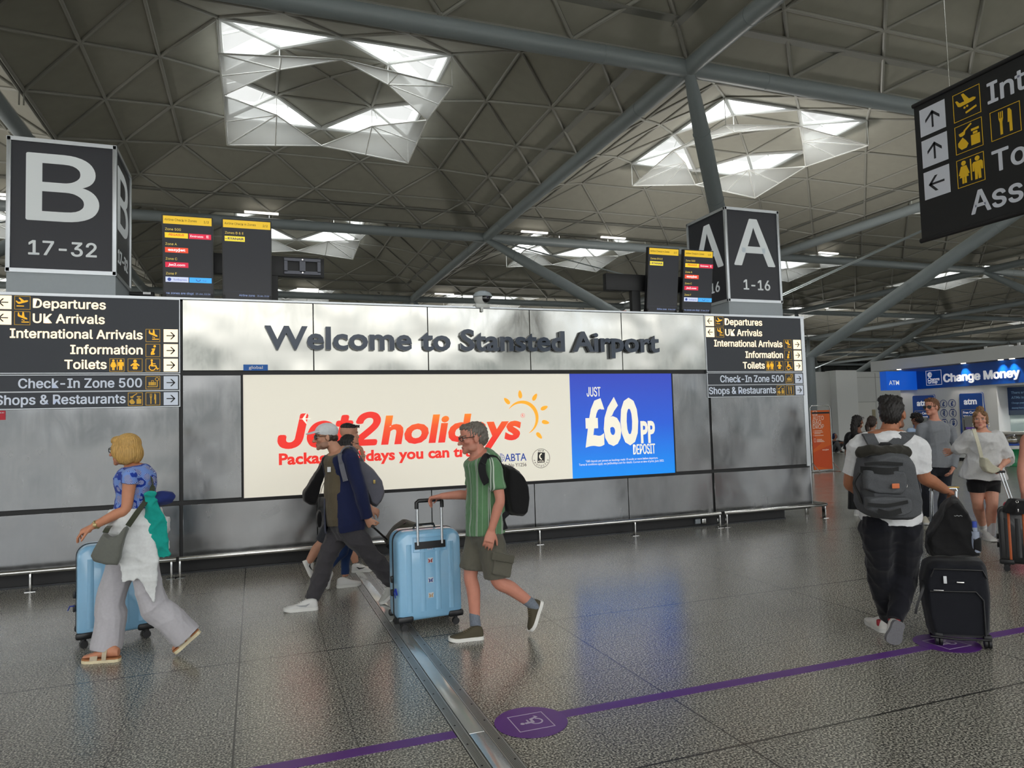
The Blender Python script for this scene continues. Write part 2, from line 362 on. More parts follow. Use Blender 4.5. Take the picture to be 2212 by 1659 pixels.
# ================================================================== roof
ZR = [11.83, 12.63, 13.43, 13.99, 14.31, 14.38]
def bay_meshes():
    def node(i, j):
        k = int(round(2*min(i, j, 5-i, 5-j))); return A(i*3.6, j*3.6, ZR[k])
    back, pan, rib, wrib, gls, up, refl, rframe = MB(), MB(), MB(), MB(), MB(), MB(), MB(), MB()
    edges = {}
    def E(a, b, white=False):
        key = tuple(sorted([tuple(np.round(a, 3)), tuple(np.round(b, 3))])); edges[key] = edges.get(key, False) or white
    def rot(p, q):  # rotate lattice index q times about the bay centre
        i, j = p
        for _ in range(q): i, j = 5-j, i
        return (i, j)
    dz = A(0, 0, .10); dp = A(0, 0, .03)
    for q in range(4):
        for k in range(5):
            n = 5-k; h = k/2
            o = [node(*rot((h+t, h), q)) for t in range(n+1)]
            inn = [node(*rot((h+.5+t, h+.5), q)) for t in range(n)] if n > 1 else [node(2.5, 2.5)]
            tris = [(o[j], o[j+1], inn[j], k == 3) for j in range(n)]
            tris += [(inn[j], inn[j+1], o[j+1], False) for j in range(n-1)]
            for a, b, c, g in tris:
                E(a, b, g); E(b, c, g); E(c, a, g)
                if g:
                    hh = A(0, 0, .75); m = (a+b+c)/3
                    gls.add([a+hh, b+hh, c+hh], [(0, 1, 2)])
                    for f1 in (.36, .68):
                        wrib.tube([a+(b-a)*f1+hh-A(0, 0, .03), c+(b-c)*f1*.2+hh-A(0, 0, .03)], .035, 6)
                    continue
                back.add([a+dz, b+dz, c+dz], [(0, 1, 2)])
                m = (a+b+c)/3; L = np.linalg.norm(b-a); s = 1-.11/(.29*L)*.5
                pan.add([m+(x-m)*s+dp for x in (a, b, c)], [(0, 1, 2)])
    for (a, b), w in edges.items():
        a, b = A(*a), A(*b)
        (wrib if w else rib).tube([a, b], .085 if w else .055, 8, caps=False)
    for q in range(4):       # one pair of glazed triangles with its hung reflector per corner
        c0 = node(*rot((1.5, 1.5), q)); mA = node(*rot((2.5, 1.5), q)); mB = node(*rot((1.5, 2.5), q)); r4 = node(*rot((2, 2), q))
        hh = A(0, 0, .75)
        for a, b in ((c0, mA), (mA, r4), (r4, mB), (mB, c0)): up.add([a, b, b+hh, a+hh], [(0, 1, 2, 3)])
        C, MA, MB_, R4 = c0-A(0, 0, 1.12), mA-A(0, 0, .75), mB-A(0, 0, .75), r4-A(0, 0, .78)
        out = nrm(A(*(c0-r4)[:2], 0))
        for a, b in ((C, MA), (C, MB_)):
            refl.add([a, b, R4], [(0, 1, 2)]); rframe.tube([a, b], .03, 6); mid = (a+b)/2; rframe.tube([R4, mid], .022, 6); rframe.tube([b, R4], .025, 6)
        rframe.tube([C, R4], .03, 6)
        rframe.tube([c0, C], .012, 5); rframe.tube([r4, R4], .012, 5)
    for t in range(6):
        for p in ((t, 0), (t, 5), (0, t), (5, t)):
            x = node(*p); rib.tube([x, x-A(0, 0, .45)], .022, 6)
    return [('ceiling', back, PANELBACK), ('ceiling_panel', pan, PANEL), ('rib', rib, RIB), ('skylight_rib', wrib, mat('skylight_white', (172, 173, 171), .5, var=.02)), ('skylight_upstand', up, mat('skylight_white', (172, 173, 171), .5, var=.02)), ('glazing', gls, GLASS), ('reflector', refl, PERF), ('reflector_frame', rframe, WHITE)]
BM = []
for n, b, m in bay_meshes():
    me = b.mesh(n); me.materials.append(m); BM.append((n, me))
NX, NY = range(-2, 7), range(-2, 5)
for i in NX:
    for j in NY:
        r = bpy.data.objects.new('ceiling', BM[0][1]); COL.objects.link(r); r.location = (-6.33+18.12*i, 16.74+18.12*j, 0); r['kind'] = 'structure'
        for n, me in BM[1:]:
            if j < -1 and n in ('reflector_frame',): continue
            c = bpy.data.objects.new(n, me); COL.objects.link(c); c.parent = r
GUT = mat('gutter', (120, 120, 114), .7); LAMPM = mat('strip_lamp', (255, 250, 240), .5, emit=1.6, var=0)
def tx(i): return 11.27+18.12*i
def ty(j): return 16.02+18.12*(j)
for j in range(-2, 6):
    mb = MB(); mb.span((-43, ty(j)-.55, 12.25), (121, ty(j)+1.05, 12.3)); struct(mb.build('ceiling_gutter', GUT))
    mb = MB(); mb.tube([(-43, ty(j), 11.2), (121, ty(j), 11.2)], .235, 20)
    for i in range(-2, 6):
        for d in (-2.6, 2.6): mb.tube([(tx(i)+d-.03, ty(j), 11.2), (tx(i)+d+.03, ty(j), 11.2)], .243, 20)
    struct(mb.build('beam', TUBE))
for i in range(-3, 6):
    mb = MB(); mb.span((tx(i)-.6, -21, 12.2), (tx(i)+.9, 107, 12.25)); struct(mb.build('ceiling_gutter', GUT))
    mb = MB(); mb.tube([(tx(i), -21, 11.2), (tx(i), 107, 11.2)], .235, 20)
    for j in range(-2, 6):
        for d in (-2.6, 2.6): mb.tube([(tx(i), ty(j)+d-.03, 11.2), (tx(i), ty(j)+d+.03, 11.2)], .243, 20)
    struct(mb.build('beam', TUBE))
for (px, py) in [(565, 464), (1155, 513), (1325, 525), (665, 632), (960, 640), (1790, 553), (20, 420), (1775, 668)]:     # short strip lamps lying over the tubes
    p = onZ(px, py, 11.75); jj = min(range(-2, 6), key=lambda q: abs(ty(q)-p[1]))
    mb = MB(); y = ty(jj)+.12; x = onY(px, py, y)[0]; mb.span((x-.75, y-.07, 11.66), (x+.75, y+.07, 11.74))
    tag(mb.build('strip_lamp', LAMPM), 'short white strip lamp lying above a grey roof tube', 'lamp', 'strip lamps over the roof tubes')
# tree columns
def tree(cx, cy):
    root = MB(); hs = 1.55
    for sx in (-1, 1):
        for sy in (-1, 1): root.tube([(cx+sx*hs, cy+sy*hs, 0), (cx+sx*hs, cy+sy*hs, 4.0)], .23, 16)
    r = root.build('column', TUBE, None, (cx, cy, 0)); struct(r)
    for sx in (-1, 1):
        for sy in (-1, 1):
            a = A(cx+sx*hs, cy+sy*hs, 4.0); b = A(cx+sx*9.05, cy+sy*9.05, 11.1); d = b-a
            P = [a, a+d*.06, a+d*.18, a+d*.5, a+d*.82, a+d*.94, b]
            q = MB(); q.tube(P, [.15, .2, .25, .265, .25, .19, .13], 18)
            for t in (.17, .36, .64, .84): q.tube([a+d*t, a+d*(t+.003)], .272 if .2 < t < .8 else .256, 18)
            q.build('strut', TUBE, r)
            q = MB(); q.tube([b+A(-sx*.25, -sy*.25, -.1), (cx, cy, 6.3)], .028, 8); q.tube([b+A(-sx*.15, -sy*.4, -.1), (cx+sx*.2, cy, 6.3)], .022, 8); q.build('tie_rod', TUBE, r)
for t in TREES: tree(*t)
# far walls of the hall
FARG = mat('far_glazing', (40, 44, 43), .5, var=.05, vscale=.4); 
def farwall(name, lo, hi, axis):
    mb = MB(); mb.span(lo, hi); w = struct(mb.build(name, FARG)); mb = MB()
    L = 160 if axis == 0 else 130
    for k in range(L//3):
        if axis == 0: mb.span((lo[0]+3*k, lo[1]-.15, 0), (lo[0]+3*k+.12, lo[1], 12))
        else: mb.span((lo[0]-.15, lo[1]+3*k, 0), (lo[0], lo[1]+3*k+.12, 12))
    mb.build('mullion', mat('mullion_dark', (52, 54, 53), .6), w)
farwall('wall_back', (-44, 107, 0), (121, 107.3, 12.2), 0); farwall('wall_right', (121, -22, 0), (121.3, 107, 12.2), 1)
# ================================================================== the metal partition wall
D = 8.881; XA, XB, XC = -.791, 6.376, 8.209; ZT, ZM, ZB = 3.138, 2.287, .8065
WF = Fr((0, D, 0), (1, 0, 0), (0, 0, 1), (0, -1, 0))
mb = MB(); mb.span((-6.5, D+.02, .14), (8.18, D+1.45, 3.12))
wall = struct(mb.build('wall_front', BLACK, None, (0, D, 0)))
mb = MB(); mb.span((-6.5, D+.09, .0), (7.72, D+1.35, .15)); mb.build('plinth', BLACK, wall)
mb = MB(); mb.span((7.68, D+.1, 0), (7.74, D+.16, .15)); mb.span((-6.5, D+.06, 0), (7.72, D+.1, .02)); mb.build('plinth_edge', mat('dark_metal', (58, 60, 62), .4, .6), wall)
def panel(x0, z0, x1, z1, m=STEEL):
    mb = MB(); mb.box(((x0+x1)/2, D+.01, (z0+z1)/2), (x1-x0-.008, .022, z1-z0-.008), .003, seg=1); o = mb.build('steel_panel', m, wall); return o
TOP = [-.777, .681, 2.109, 3.525, 4.935, 6.362]
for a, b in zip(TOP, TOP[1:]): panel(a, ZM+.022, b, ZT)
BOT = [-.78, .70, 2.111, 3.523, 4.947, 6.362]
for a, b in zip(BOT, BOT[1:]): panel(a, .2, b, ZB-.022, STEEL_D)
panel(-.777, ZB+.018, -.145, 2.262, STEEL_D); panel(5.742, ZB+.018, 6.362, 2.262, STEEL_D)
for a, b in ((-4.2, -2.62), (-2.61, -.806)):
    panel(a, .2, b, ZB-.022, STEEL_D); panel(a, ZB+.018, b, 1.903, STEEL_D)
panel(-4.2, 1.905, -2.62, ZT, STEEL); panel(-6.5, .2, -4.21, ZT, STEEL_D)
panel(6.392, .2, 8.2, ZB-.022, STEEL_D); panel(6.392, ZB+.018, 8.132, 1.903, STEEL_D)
mb = MB(); mb.span((8.132, D-.004, 1.90), (8.209, D+.06, ZT)); mb.span((8.132, D-.002, .80), (8.209, D+.06, 1.9)); mb.span((8.19, D, .2), (8.209, D+1.45, .8)); mb.build('end_post', ALU, wall)
mb = MB(); mb.span((-6.5, D-.012, ZT), (8.215, D+1.46, ZT+.022)); mb.build('coping', ALU, wall)
# low bumper rails
def rail(x0, x1, posts, bend0=False, bend1=False, label=''):
    y, z = D-.16, .205
    r = thing('bumper_rail', label, 'rail', ((x0+x1)/2, y, 0), 'steel rails along the foot of the metal wall')
    P = []
    if bend0: P += [(x0, D+.05, z), (x0, y+.06, z), (x0+.03, y+.015, z)]
    P += [(x0+(.06 if bend0 else 0), y, z), (x1-(.06 if bend1 else 0), y, z)]
    if bend1: P += [(x1-.03, y+.015, z), (x1, y+.06, z), (x1, D+1.3, z)]
    mb = MB(); mb.tube(P, .026, 14); mb.build('rail', POL, r)
    for x in posts:
        mb = MB(); mb.span((x-.009, y-.035, .004), (x+.009, y+.035, z-.02), .003); mb.span((x-.05, y-.04, 0), (x+.05, y+.04, .006)); mb.build('post', POL, r)
rail(-4.2, -.83, (-3.6, -2.2, -.875), label='steel bumper rail at the foot of the wall below the left sign')
rail(-.80, 6.36, (-.79, .72, 2.1, 3.505, 4.93, 6.33), label='long steel bumper rail at the foot of the wall below the lit advert')
rail(6.42, 8.36, (6.45, 8.27), bend1=True, label='short steel bumper rail turning round the right end of the metal wall')
mb = MB()
mb.box((8.36, D+.3, .1), (.07, .02, .2), .003); mb.build('post', POL, [o for o in bpy.data.objects if o.name.startswith('bumper_rail')][-1])
# ------------------------------------------------------------------ pictograms, drawn in a unit square
YEL = mat('sign_yellow', (250, 186, 40), .5, emit=.55, var=0); YELD = mat('sign_yellow_dim', (222, 176, 62), .5, emit=.12, var=0)
CREAM = mat('lit_cream', (255, 233, 200), .5, emit=.95, var=0); PALE = mat('pale_tile', (214, 222, 236), .5, emit=.18, var=0)  # pale and dim yellow prints on the unlit strips get a faint added glow
INK = mat('arrow_ink', (34, 36, 42), .5, var=0)
PLANE = [(.03, .74), (.11, .74), (.22, .58), (.44, .56), (.33, .93), (.44, .93), (.66, .57), (.84, .56), (.95, .50), (.93, .43), (.8, .40), (.22, .40), (.12, .46)]
def pict(kind, mb, f, a, b, s, c0, c1):
    def T(p, ang=0, sc=1., off=(0, 0)):
        x, y = (p[0]-.5)*sc, (p[1]-.5)*sc; t = math.radians(ang)
        return (a+s*(.5+off[0]+x*math.cos(t)-y*math.sin(t)), b+s*(.5+off[1]+x*math.sin(t)+y*math.cos(t)))
    P = lambda pts, **k: f.poly(mb, [T(p, **k) for p in pts], c0, c1)
    C = lambda x, y, r, ry=None: f.circ(mb, a+s*x, b+s*y, r*s, c0, c1, 16, (ry or r)*s)
    R_ = lambda x0, y0, x1, y1: f.rect(mb, a+s*x0, b+s*y0, a+s*x1, b+s*y1, c0, c1)
    Ln = lambda pts, w: f.line(mb, [(a+s*x, b+s*y) for x, y in pts], w*s, c0, c1)
    if kind == 'depart': P(PLANE, ang=18, sc=.82, off=(0, .06)); R_(.14, .22, .6, .29)
    elif kind == 'arrive': P(PLANE, ang=-24, sc=.8, off=(0, .1)); R_(.45, .18, .92, .25); C(.5, .38, .04); C(.6, .34, .04)
    elif kind == 'level': P(PLANE, ang=4, sc=.8, off=(-.02, .08)); Ln([(.45, .2), (.85, .3)], .07); C(.42, .4, .04); C(.52, .42, .04)
    elif kind == 'info':
        C(.62, .82, .09); P([(.42, .64), (.66, .66), (.55, .3), (.64, .3), (.6, .17), (.36, .15), (.35, .3), (.48, .56), (.41, .55)])
    elif kind == 'toilets':
        for x, w in ((.26, 1), (.76, 0)):
            C(x, .84, .085)
            if w: P([(x-.1, .74), (x+.1, .74), (x+.2, .44), (x+.15, .42), (x+.09, .58), (x+.17, .34), (x-.17, .34), (x-.09, .58), (x-.15, .42), (x-.2, .44)])
            else: P([(x-.14, .74), (x+.14, .74), (x+.19, .68), (x+.19, .42), (x+.13, .42), (x+.11, .62), (x+.11, .12), (x+.02, .12), (x, .4), (x-.02, .12), (x-.11, .12), (x-.11, .62), (x-.13, .42), (x-.19, .42), (x-.19, .68)])
            if w: R_(x-.08, .12, x-.01, .34); R_(x+.01, .12, x+.08, .34)
        R_(.5, .14, .54, .9)
    elif kind == 'baby':
        C(.5, .8, .12); P([(.38, .66), (.62, .66), (.82, .48), (.76, .42), (.6, .52), (.64, .38), (.36, .38), (.4, .52), (.24, .42), (.18, .48)])
        P([(.32, .36), (.68, .36), (.66, .22), (.56, .15), (.5, .22), (.44, .15), (.34, .22)])
    elif kind == 'wheelchair':
        C(.42, .86, .08); P([(.36, .76), (.47, .76), (.5, .5), (.72, .5), (.82, .24), (.92, .28), (.9, .2), (.78, .14), (.66, .4), (.38, .4)]); R_(.44, .58, .68, .64)
        f.arc(mb, a+s*.46, b+s*.32, s*.22, s*.06, 110, 350, c0, c1)
    elif kind == 'shop':
        P([(.14, .7), (.4, .76), (.36, .62), (.26, .58), (.18, .6)]); Ln([(.34, .74), (.62, .92)], .06)
        P([(.1, .38), (.28, .54), (.38, .42), (.48, .26), (.4, .14), (.22, .12), (.1, .26)]); R_(.58, .14, .9, .5); R_(.66, .52, .82, .6); R_(.6, .64, .88, .72)
    elif kind == 'food':
        for x in (.3, .36, .42): R_(x-.014, .66, x+.014, .9)
        P([(.28, .68), (.44, .68), (.4, .54), (.40, .12), (.32, .12), (.32, .54)]); P([(.6, .9), (.66, .9), (.72, .8), (.72, .12), (.63, .12), (.63, .45), (.58, .45)])
    elif kind == 'bag':
        Ln([(.12, .2), (.8, .2), (.8, .68)], .06); R_(.2, .3, .3, .56); R_(.32, .3, .6, .56); R_(.62, .3, .7, .56); Ln([(.4, .57), (.4, .68), (.54, .68), (.54, .57)], .04)
        f.arc(mb, a+s*.78, b+s*.78, s*.12, s*.05, 0, 360, c0, c1)
def arrow(mb, f, a, b, s, d, c0, c1):
    k = {'l': (-1, 0), 'r': (1, 0), 'u': (0, 1)}[d]; t = (-k[1], k[0]); cx, cy = a+s/2, b+s/2
    q = lambda m, n: (cx+s*(k[0]*m+t[0]*n), cy+s*(k[1]*m+t[1]*n)); w = s*.075
    f.line(mb, [q(-.3, 0), q(.27, 0)], w, c0, c1)
    for e in (1, -1): f.poly(mb, [q(.32, 0), q(.06, .28*e), q(-.05, .28*e), q(.2, 0)], c0, c1)
def tile(par, f, a, b, s, d, c, m):
    mb = MB(); f.rect(mb, a, b, a+s, b+s, c, c+.003); o = mb.build('arrow_tile', m, par)
    mb = MB(); arrow(mb, f, a, b, s, d, c+.003, c+.004); mb.build('arrow', INK, o)
def icon(par, f, a, b, s, kind, c, m, w=.035, bgm=None):
    mb = MB(); f.ring(mb, a, b, a+s, b+s, s*w, c, c+.002); o = mb.build('pictogram_frame', YELD if bgm is None else bgm, par)
    mb = MB(); pict(kind, mb, f, a, b, s, c, c+.002); mb.build('pictogram', m, o)
def sign_set(xr, z0, where):
    f = Fr((xr, D-.0, 0), (1, 0, 0), (0, 0, 1), (0, -1, 0)); L = -1.785; S = .147
    def base(lo, hi, nm, lab):
        t = thing(nm, lab, 'sign', (xr+L/2, D, lo), 'direction signs on the metal wall')
        mb = MB(); f.rect(mb, L, lo, 0, hi, -.01, .016); mb.build('sign_panel', SLATE, t)
        mb = MB(); f.ring(mb, L-.008, lo-.008, .008, hi+.008, .008, -.01, .02); mb.build('sign_frame', ALU, t); return t
    c = .0165
    t = base(2.289, 3.128, 'direction_sign', 'lit dark direction sign for departures and arrivals at the '+where+' of the metal wall')
    def ln(par, s, a0, z, a1, m, cap=.097):
        mb = MB(); text(mb, f, s, a0, z, a1, cap, c, .003, INTER, bold=.032); mb.build('lettering', m, par)
    tile(t, f, L+.008, 2.973, S, 'l', c, CREAM); tile(t, f, L+.008, 2.806, S, 'l', c, CREAM)
    icon(t, f, -1.605, 2.973, S, 'depart', c, YEL); icon(t, f, -1.605, 2.806, S, 'arrive', c, YEL)
    ln(t, 'Departures', -1.432, 2.997, -.745, CREAM); ln(t, 'UK Arrivals', -1.432, 2.833, -.755, CREAM)
    ln(t, 'International Arrivals', -1.640, 2.667, -.378, CREAM); ln(t, 'Information', -1.08, 2.497, -.378, CREAM); ln(t, 'Toilets', -1.135, 2.333, -.735, CREAM)
    for z, ks in ((2.638, ['arrive']), (2.468, ['info']), (2.301, ['wheelchair', 'baby', 'toilets'])):
        tile(t, f, -.162, z, S, 'r', c, CREAM)
        for n, k in enumerate(ks): icon(t, f, -.345-.18*n, z, S, k, c, YEL)
    t = base(2.09, 2.262, 'direction_sign', 'narrow dark sign to the check-in zone at the '+where+' of the metal wall')
    ln(t, 'Check-In Zone 500', -1.56, 2.126, -.385, PALE, .1); tile(t, f, -.162, 2.101, S, 'r', c, PALE); icon(t, f, -.345, 2.101, S, 'bag', c, YELD)
    t = base(1.907, 2.078, 'direction_sign', 'narrow dark sign to shops and restaurants at the '+where+' of the metal wall')
    ln(t, 'Shops & Restaurants', -1.768, 1.95, -.548, PALE, .1); tile(t, f, -.162, 1.919, S, 'r', c, PALE); icon(t, f, -.345, 1.919, S, 'food', c, YELD); icon(t, f, -.522, 1.919, S, 'shop', c, YELD)
sign_set(-.806, 0, 'left end'); sign_set(8.130, 0, 'right end')
# red notice and small blue sticker
def wp(x, y): p = onY(x, y, D); return p[0], p[2]
RED = mat('notice_red', (205, 30, 52), .5, var=.02); WTX = mat('print_white', (235, 236, 238), .5, var=0)
t = thing('notice', 'red safety notice at the far left of the metal wall', 'notice', (-2.6, D, 1.79)); mb = MB(); WF.rect(mb, -2.72, 1.792, -2.484, 1.89, 0, .006); mb.build('notice_panel', RED, t)
mb = MB()
for k, s in enumerate(('Fire evac', 'No go', 'Point 3')): text(mb, WF, s, -2.705, 1.862-.03*k, -2.494-.04*k, .016, .006, .001, None, off=.01)
mb.build('lettering', WTX, t)
BLU = mat('sticker_blue', (14, 104, 196), .45, var=0)
t = thing('sticker', 'small blue sticker above the top left corner of the lit advert', 'sticker', (.016, D, 2.305)); mb = MB(); WF.rect(mb, -.122, 2.312, .152, 2.384, 0, .003); mb.build('sticker_panel', BLU, t)
mb = MB(); text(mb, WF, 'global', -.062, 2.333, .094, .036, .003, .001, None, off=.012); mb.build('lettering', WTX, t)
# ------------------------------------------------------------------ raised letters
LET = mat('letter_grey', (56, 65, 79), .32, .35, var=.03, coat=.2)
t = thing('welcome_lettering', 'large dark grey raised letters fixed along the top of the metal wall', 'lettering', (2.81, D, 2.57))
full = 'Welcome to Stansted Airport'; off = .026
def adv(s): v, f_ = textmesh(s, None, off, .01); return v[:, 0].max()
vfull, _ = textmesh(full, None, off, .01); x0, x1 = vfull[:, 0].min(), vfull[:, 0].max(); ch = textmesh('H', None, off, .01)[0][:, 1].max(); sx = (5.505-.118)/(x1-x0); sz = .272/ch
for i, chx in enumerate(full):
    if chx == ' ': continue
    v, f_ = textmesh(chx, None, off, .01); xr = adv(full[:i+1]); X = .118+(v[:, 0]-v[:, 0].max()+xr-x0)*sx
    mb = MB(); mb.add(np.stack([X, D-.012-v[:, 2]/.02*.062, 2.572+v[:, 1]*sz], 1), f_); mb.build('letter', LET, t)
# ------------------------------------------------------------------ lit advert
t = thing('advert_lightbox', 'wide lit holiday advert with red and orange lettering and a blue price panel', 'advert', (2.8, D, .83))
mb = MB(); WF.ring(mb, -.142, .803, 5.742, 2.278, .016, -.005, .012); WF.rect(mb, -.142, .803, 5.742, 2.278, -.016, -.006); mb.build('frame', BLACK, t)
POST = mat('poster_cream', (230, 225, 210), .4, emit=.47, var=0, spec=.3)
mb = MB(); WF.rect(mb, -.126, .819, 4.092, 2.262, -.006, .004); mb.build('poster_panel', POST, t)
def ramp_mat(name, c0, c1, z0, z1, emit, c2=None):
    m = bpy.data.materials.new(name); m.use_nodes = True; q, b = nodes_of(m)
    g = nd('ShaderNodeNewGeometry', q); se = nd('ShaderNodeSeparateXYZ', q); q.links.new(g.outputs['Position'], se.inputs[0])
    r = nd('ShaderNodeMapRange', q); r.inputs[1].default_value = z0; r.inputs[2].default_value = z1; q.links.new(se.outputs[2], r.inputs[0])
    rp = nd('ShaderNodeValToRGB', q); e = rp.color_ramp.elements; e[0].color = (*lin(c0), 1); e[1].color = (*lin(c1), 1)
    if c2: x = e.new(.5); x.color = (*lin(c2), 1)
    q.links.new(r.outputs[0], rp.inputs[0]); q.links.new(rp.outputs[0], b.inputs['Base Color']); q.links.new(rp.outputs[0], b.inputs['Emission Color']); b.inputs['Emission Strength'].default_value = emit*EXK; b.inputs['Roughness'].default_value = .35; return m
BLUEP = ramp_mat('poster_blue', (8, 138, 238), (40, 62, 180), .82, 2.26, .6, (28, 88, 206))
mb = MB(); WF.rect(mb, 4.092, .819, 5.726, 2.262, -.006, .004); mb.build('price_panel', BLUEP, t)
JRED = mat('print_red', (232, 42, 30), .4, emit=.6, var=0); JOR = mat('print_orange', (250, 166, 34), .4, emit=.65, var=0); HOL = ramp_mat('print_red_orange', (232, 42, 30), (252, 150, 20), 1.4, 1.82, .6, (236, 84, 28))
PWH = mat('print_cream', (236, 230, 212), .4, emit=.62, var=0); PBL = mat('print_blue', (16, 62, 150), .4, emit=.5, var=0); PBK = mat('print_black', (28, 28, 30), .5, var=0)
def wtext(par, s, pl, pr, cap, m, fnt=None, bold=0., off=0., shear=0., c=.0045, nm='lettering', sxy=None):
    a0, z = wp(*pl); a1, z1 = wp(*pr); capm = wp(pl[0], pl[1]-cap)[1]-z
    mb = MB(); text(mb, WF, s, a0, (z+z1)/2, a1, capm, c, .0012, fnt, bold, off, shear); mb.build(nm, m, par)
def wletters(par, s, pl, pr, cap, m, fnt=None, bold=0., off=0., shear=0., c=.0045):
    a0, z = wp(*pl); a1, z1 = wp(*pr); capm = wp(pl[0], pl[1]-cap)[1]-z; z = (z+z1)/2
    V = lambda q: textmesh(q, fnt, off, .01)[0]; sh = lambda v: v[:, 0]+shear*v[:, 1]; full = sh(V(s)); x0, x1 = full.min(), full.max(); k = (a1-a0)/(x1-x0)
    for i, chx in enumerate(s):
        v = V(chx); base = V(s[:i+1])[:, 0].max()-v[:, 0].max(); q = sh(v)+base
        mb = MB(); text(mb, WF, chx, a0+(q.min()-x0)*k, z, a0+(q.max()-x0)*k, capm, c, .0012, fnt, bold, off, shear); mb.build('letter', m, par)
wletters(t, 'Jet2', (603.5, 966.5), (820, 958.5), 69, JRED, INTER, bold=.058, shear=.2)
wletters(t, 'holidays', (823, 958), (1126, 947), 60, HOL, None, off=.034, shear=.16)
wtext(t, 'Package holidays you can trust', (602.5, 1004.6), (1046, 983), 24, JRED, None, off=.034)
mb = MB()      # white plane cut into the initial
cx, cz = wp(656, 905); s = .055
for q in ([(-1.1, 0), (.3, .12), (1.5, .1), (1.5, -.1), (.3, -.12)], [(-.3, .05), (.4, 1.1), (.7, 1.2), (.35, .05)], [(-.3, -.05), (.5, -1.1), (.8, -1.1), (.35, -.05)]):
    WF.poly(mb, [(cx+x*s, cz+y*s) for x, y in q], .0058, .0064)
mb.build('emblem', PWH, t)
mb = MB(); cx, cz = wp(1129, 902); ox, oz = wp(1163, 902); R0 = ox-cx      # sun: crescent and rays
N = 28; out = []; inn = []
for k in range(N+1):
    a = math.radians(148-k/N*216); w = .045*math.sin(math.pi*k/N)**.8+.004
    out.append((cx+R0*math.cos(a), cz+R0*math.sin(a))); inn.append((cx+(R0-w)*math.cos(a), cz+(R0-w)*math.sin(a)))
for k in range(N): WF.poly(mb, [out[k], out[k+1], inn[k+1], inn[k]], .0045, .0056)
for (x, y) in ((718, 908), (823, 855), (940, 877), (1015, 963), (1025, 1077), (975, 1183)):
    rx, rz = wp(900+x/3.687, 620+y/3.687); d = nrm(A(rx-cx, rz-cz)); n_ = A(-d[1], d[0]); th = np.arange(18)*2*math.pi/18
    WF.poly(mb, [tuple(A(rx, rz)+d*.055*math.cos(q)+n_*.027*math.sin(q)*(1-.25*math.cos(q))) for q in th], .0045, .0056)
mb.build('sun_emblem', JOR, t)
mb = MB(); cx, cz = wp(1129, 897.5); WF.arc(mb, cx, cz, .028, .003, 0, 360, .0045, .0052); text(mb, WF, 'R', cx-.011, cz-.016, cx+.013, .032, .0045, .001, None); mb.build('mark', JRED, t)
wtext(t, 'ABTA', (1090, 997), (1137, 994.5), 16, PBL, None, off=.008); wtext(t, 'ABTA No Y1256', (1072, 1010), (1137, 1007), 7.5, PBK, None)
mb = MB(); cx, cz = wp(1081, 989); r = .053
WF.arc(mb, cx, cz, r, .006, -100, 100, .0045, .0054); WF.line(mb, [(cx, cz-r), (cx, cz+r)], .005, .0045, .0054)
for dz in (-.025, 0, .025): WF.line(mb, [(cx, cz+dz), (cx+r*.95, cz+dz)], .004, .0045, .0054)
for q in (.45,): 
    th = np.linspace(-90, 90, 12); WF.line(mb, [(cx+r*q*math.cos(math.radians(x)), cz+r*math.sin(math.radians(x))) for x in th], .004, .0045, .0054)
mb.build('globe_emblem', PBL, t)
mb = MB(); WF.line(mb, [(cx-r, cz), (cx, cz)], .014, .0045, .0054); WF.line(mb, [(cx-r*.8, cz+r*.6), (cx, cz)], .008, .0045, .0054); WF.line(mb, [(cx-r*.8, cz-r*.6), (cx, cz)], .008, .0045, .0054); mb.build('flag_emblem', JRED, t)
mb = MB(); cx, cz = wp(1168.5, 990); r = .128; WF.arc(mb, cx, cz, r, .005, 0, 360, .0045, .0054, 40)
WF.poly(mb, [(cx-.055, cz-.06), (cx+.05, cz-.06), (cx+.06, cz+.075), (cx-.045, cz+.085)], .0045, .0052)
def arctext(mb, s, cx, cz, r, a0, a1, cap, inside=False):
    for k, chx in enumerate(s):
        a = math.radians(a0+(a1-a0)*k/max(1, len(s)-1)); u = A(math.sin(a), -math.cos(a)) if not inside else A(-math.sin(a), math.cos(a)); v = A(-u[1], u[0])
        p = A(cx+r*math.cos(a), cz+r*math.sin(a)); vv, ff = textmesh(chx, None, .005, .01); w = vv[:, 0].max()-vv[:, 0].min(); k2 = cap/.7
        X = (vv[:, 0]-vv[:, 0].min()-w/2)*k2; Y = (vv[:, 1]-.35)*k2
        uu = WF.p(p[0], p[1], .0045); mb.add(uu+np.outer(X*u[0]+Y*v[0], WF.u)+np.outer(X*u[1]+Y*v[1], WF.v)+np.outer(vv[:, 2]*.04, WF.n), ff)
arctext(mb, '9618', cx, cz, r*.83, 108, 72, .026); arctext(mb, 'PROTECTED', cx, cz, r*.8, 195, 345, .024, True)
mb.build('round_stamp', PBK, t)
mb = MB(); text(mb, WF, 'ATOL', cx-.048, cz-.052, cx+.043, .022, .0053, .001, None, off=.015); WF.arc(mb, cx+.018, cz+.025, .038, .016, 100, 260, .0053, .006); mb.build('stamp_print', PWH, t)
wtext(t, 'JUST', (1267.5, 857), (1297, 855.5), 20, PWH, INTER, bold=.015, c=.0045)
wletters(t, '£60', (1264.5, 959.5), (1380, 954), 97, PWH, None, off=.04); wletters(t, 'PP', (1384.5, 956), (1415.5, 954), 46, PWH, None, off=.035)
wtext(t, 'DEPOSIT', (1368, 981.5), (1415, 979), 21, PWH, INTER, bold=.02)
wtext(t, '*£60 deposit per person on bookings made 10 weeks or more before departure.', (1265, 998), (1421, 991.5), 4.6, PWH, None)
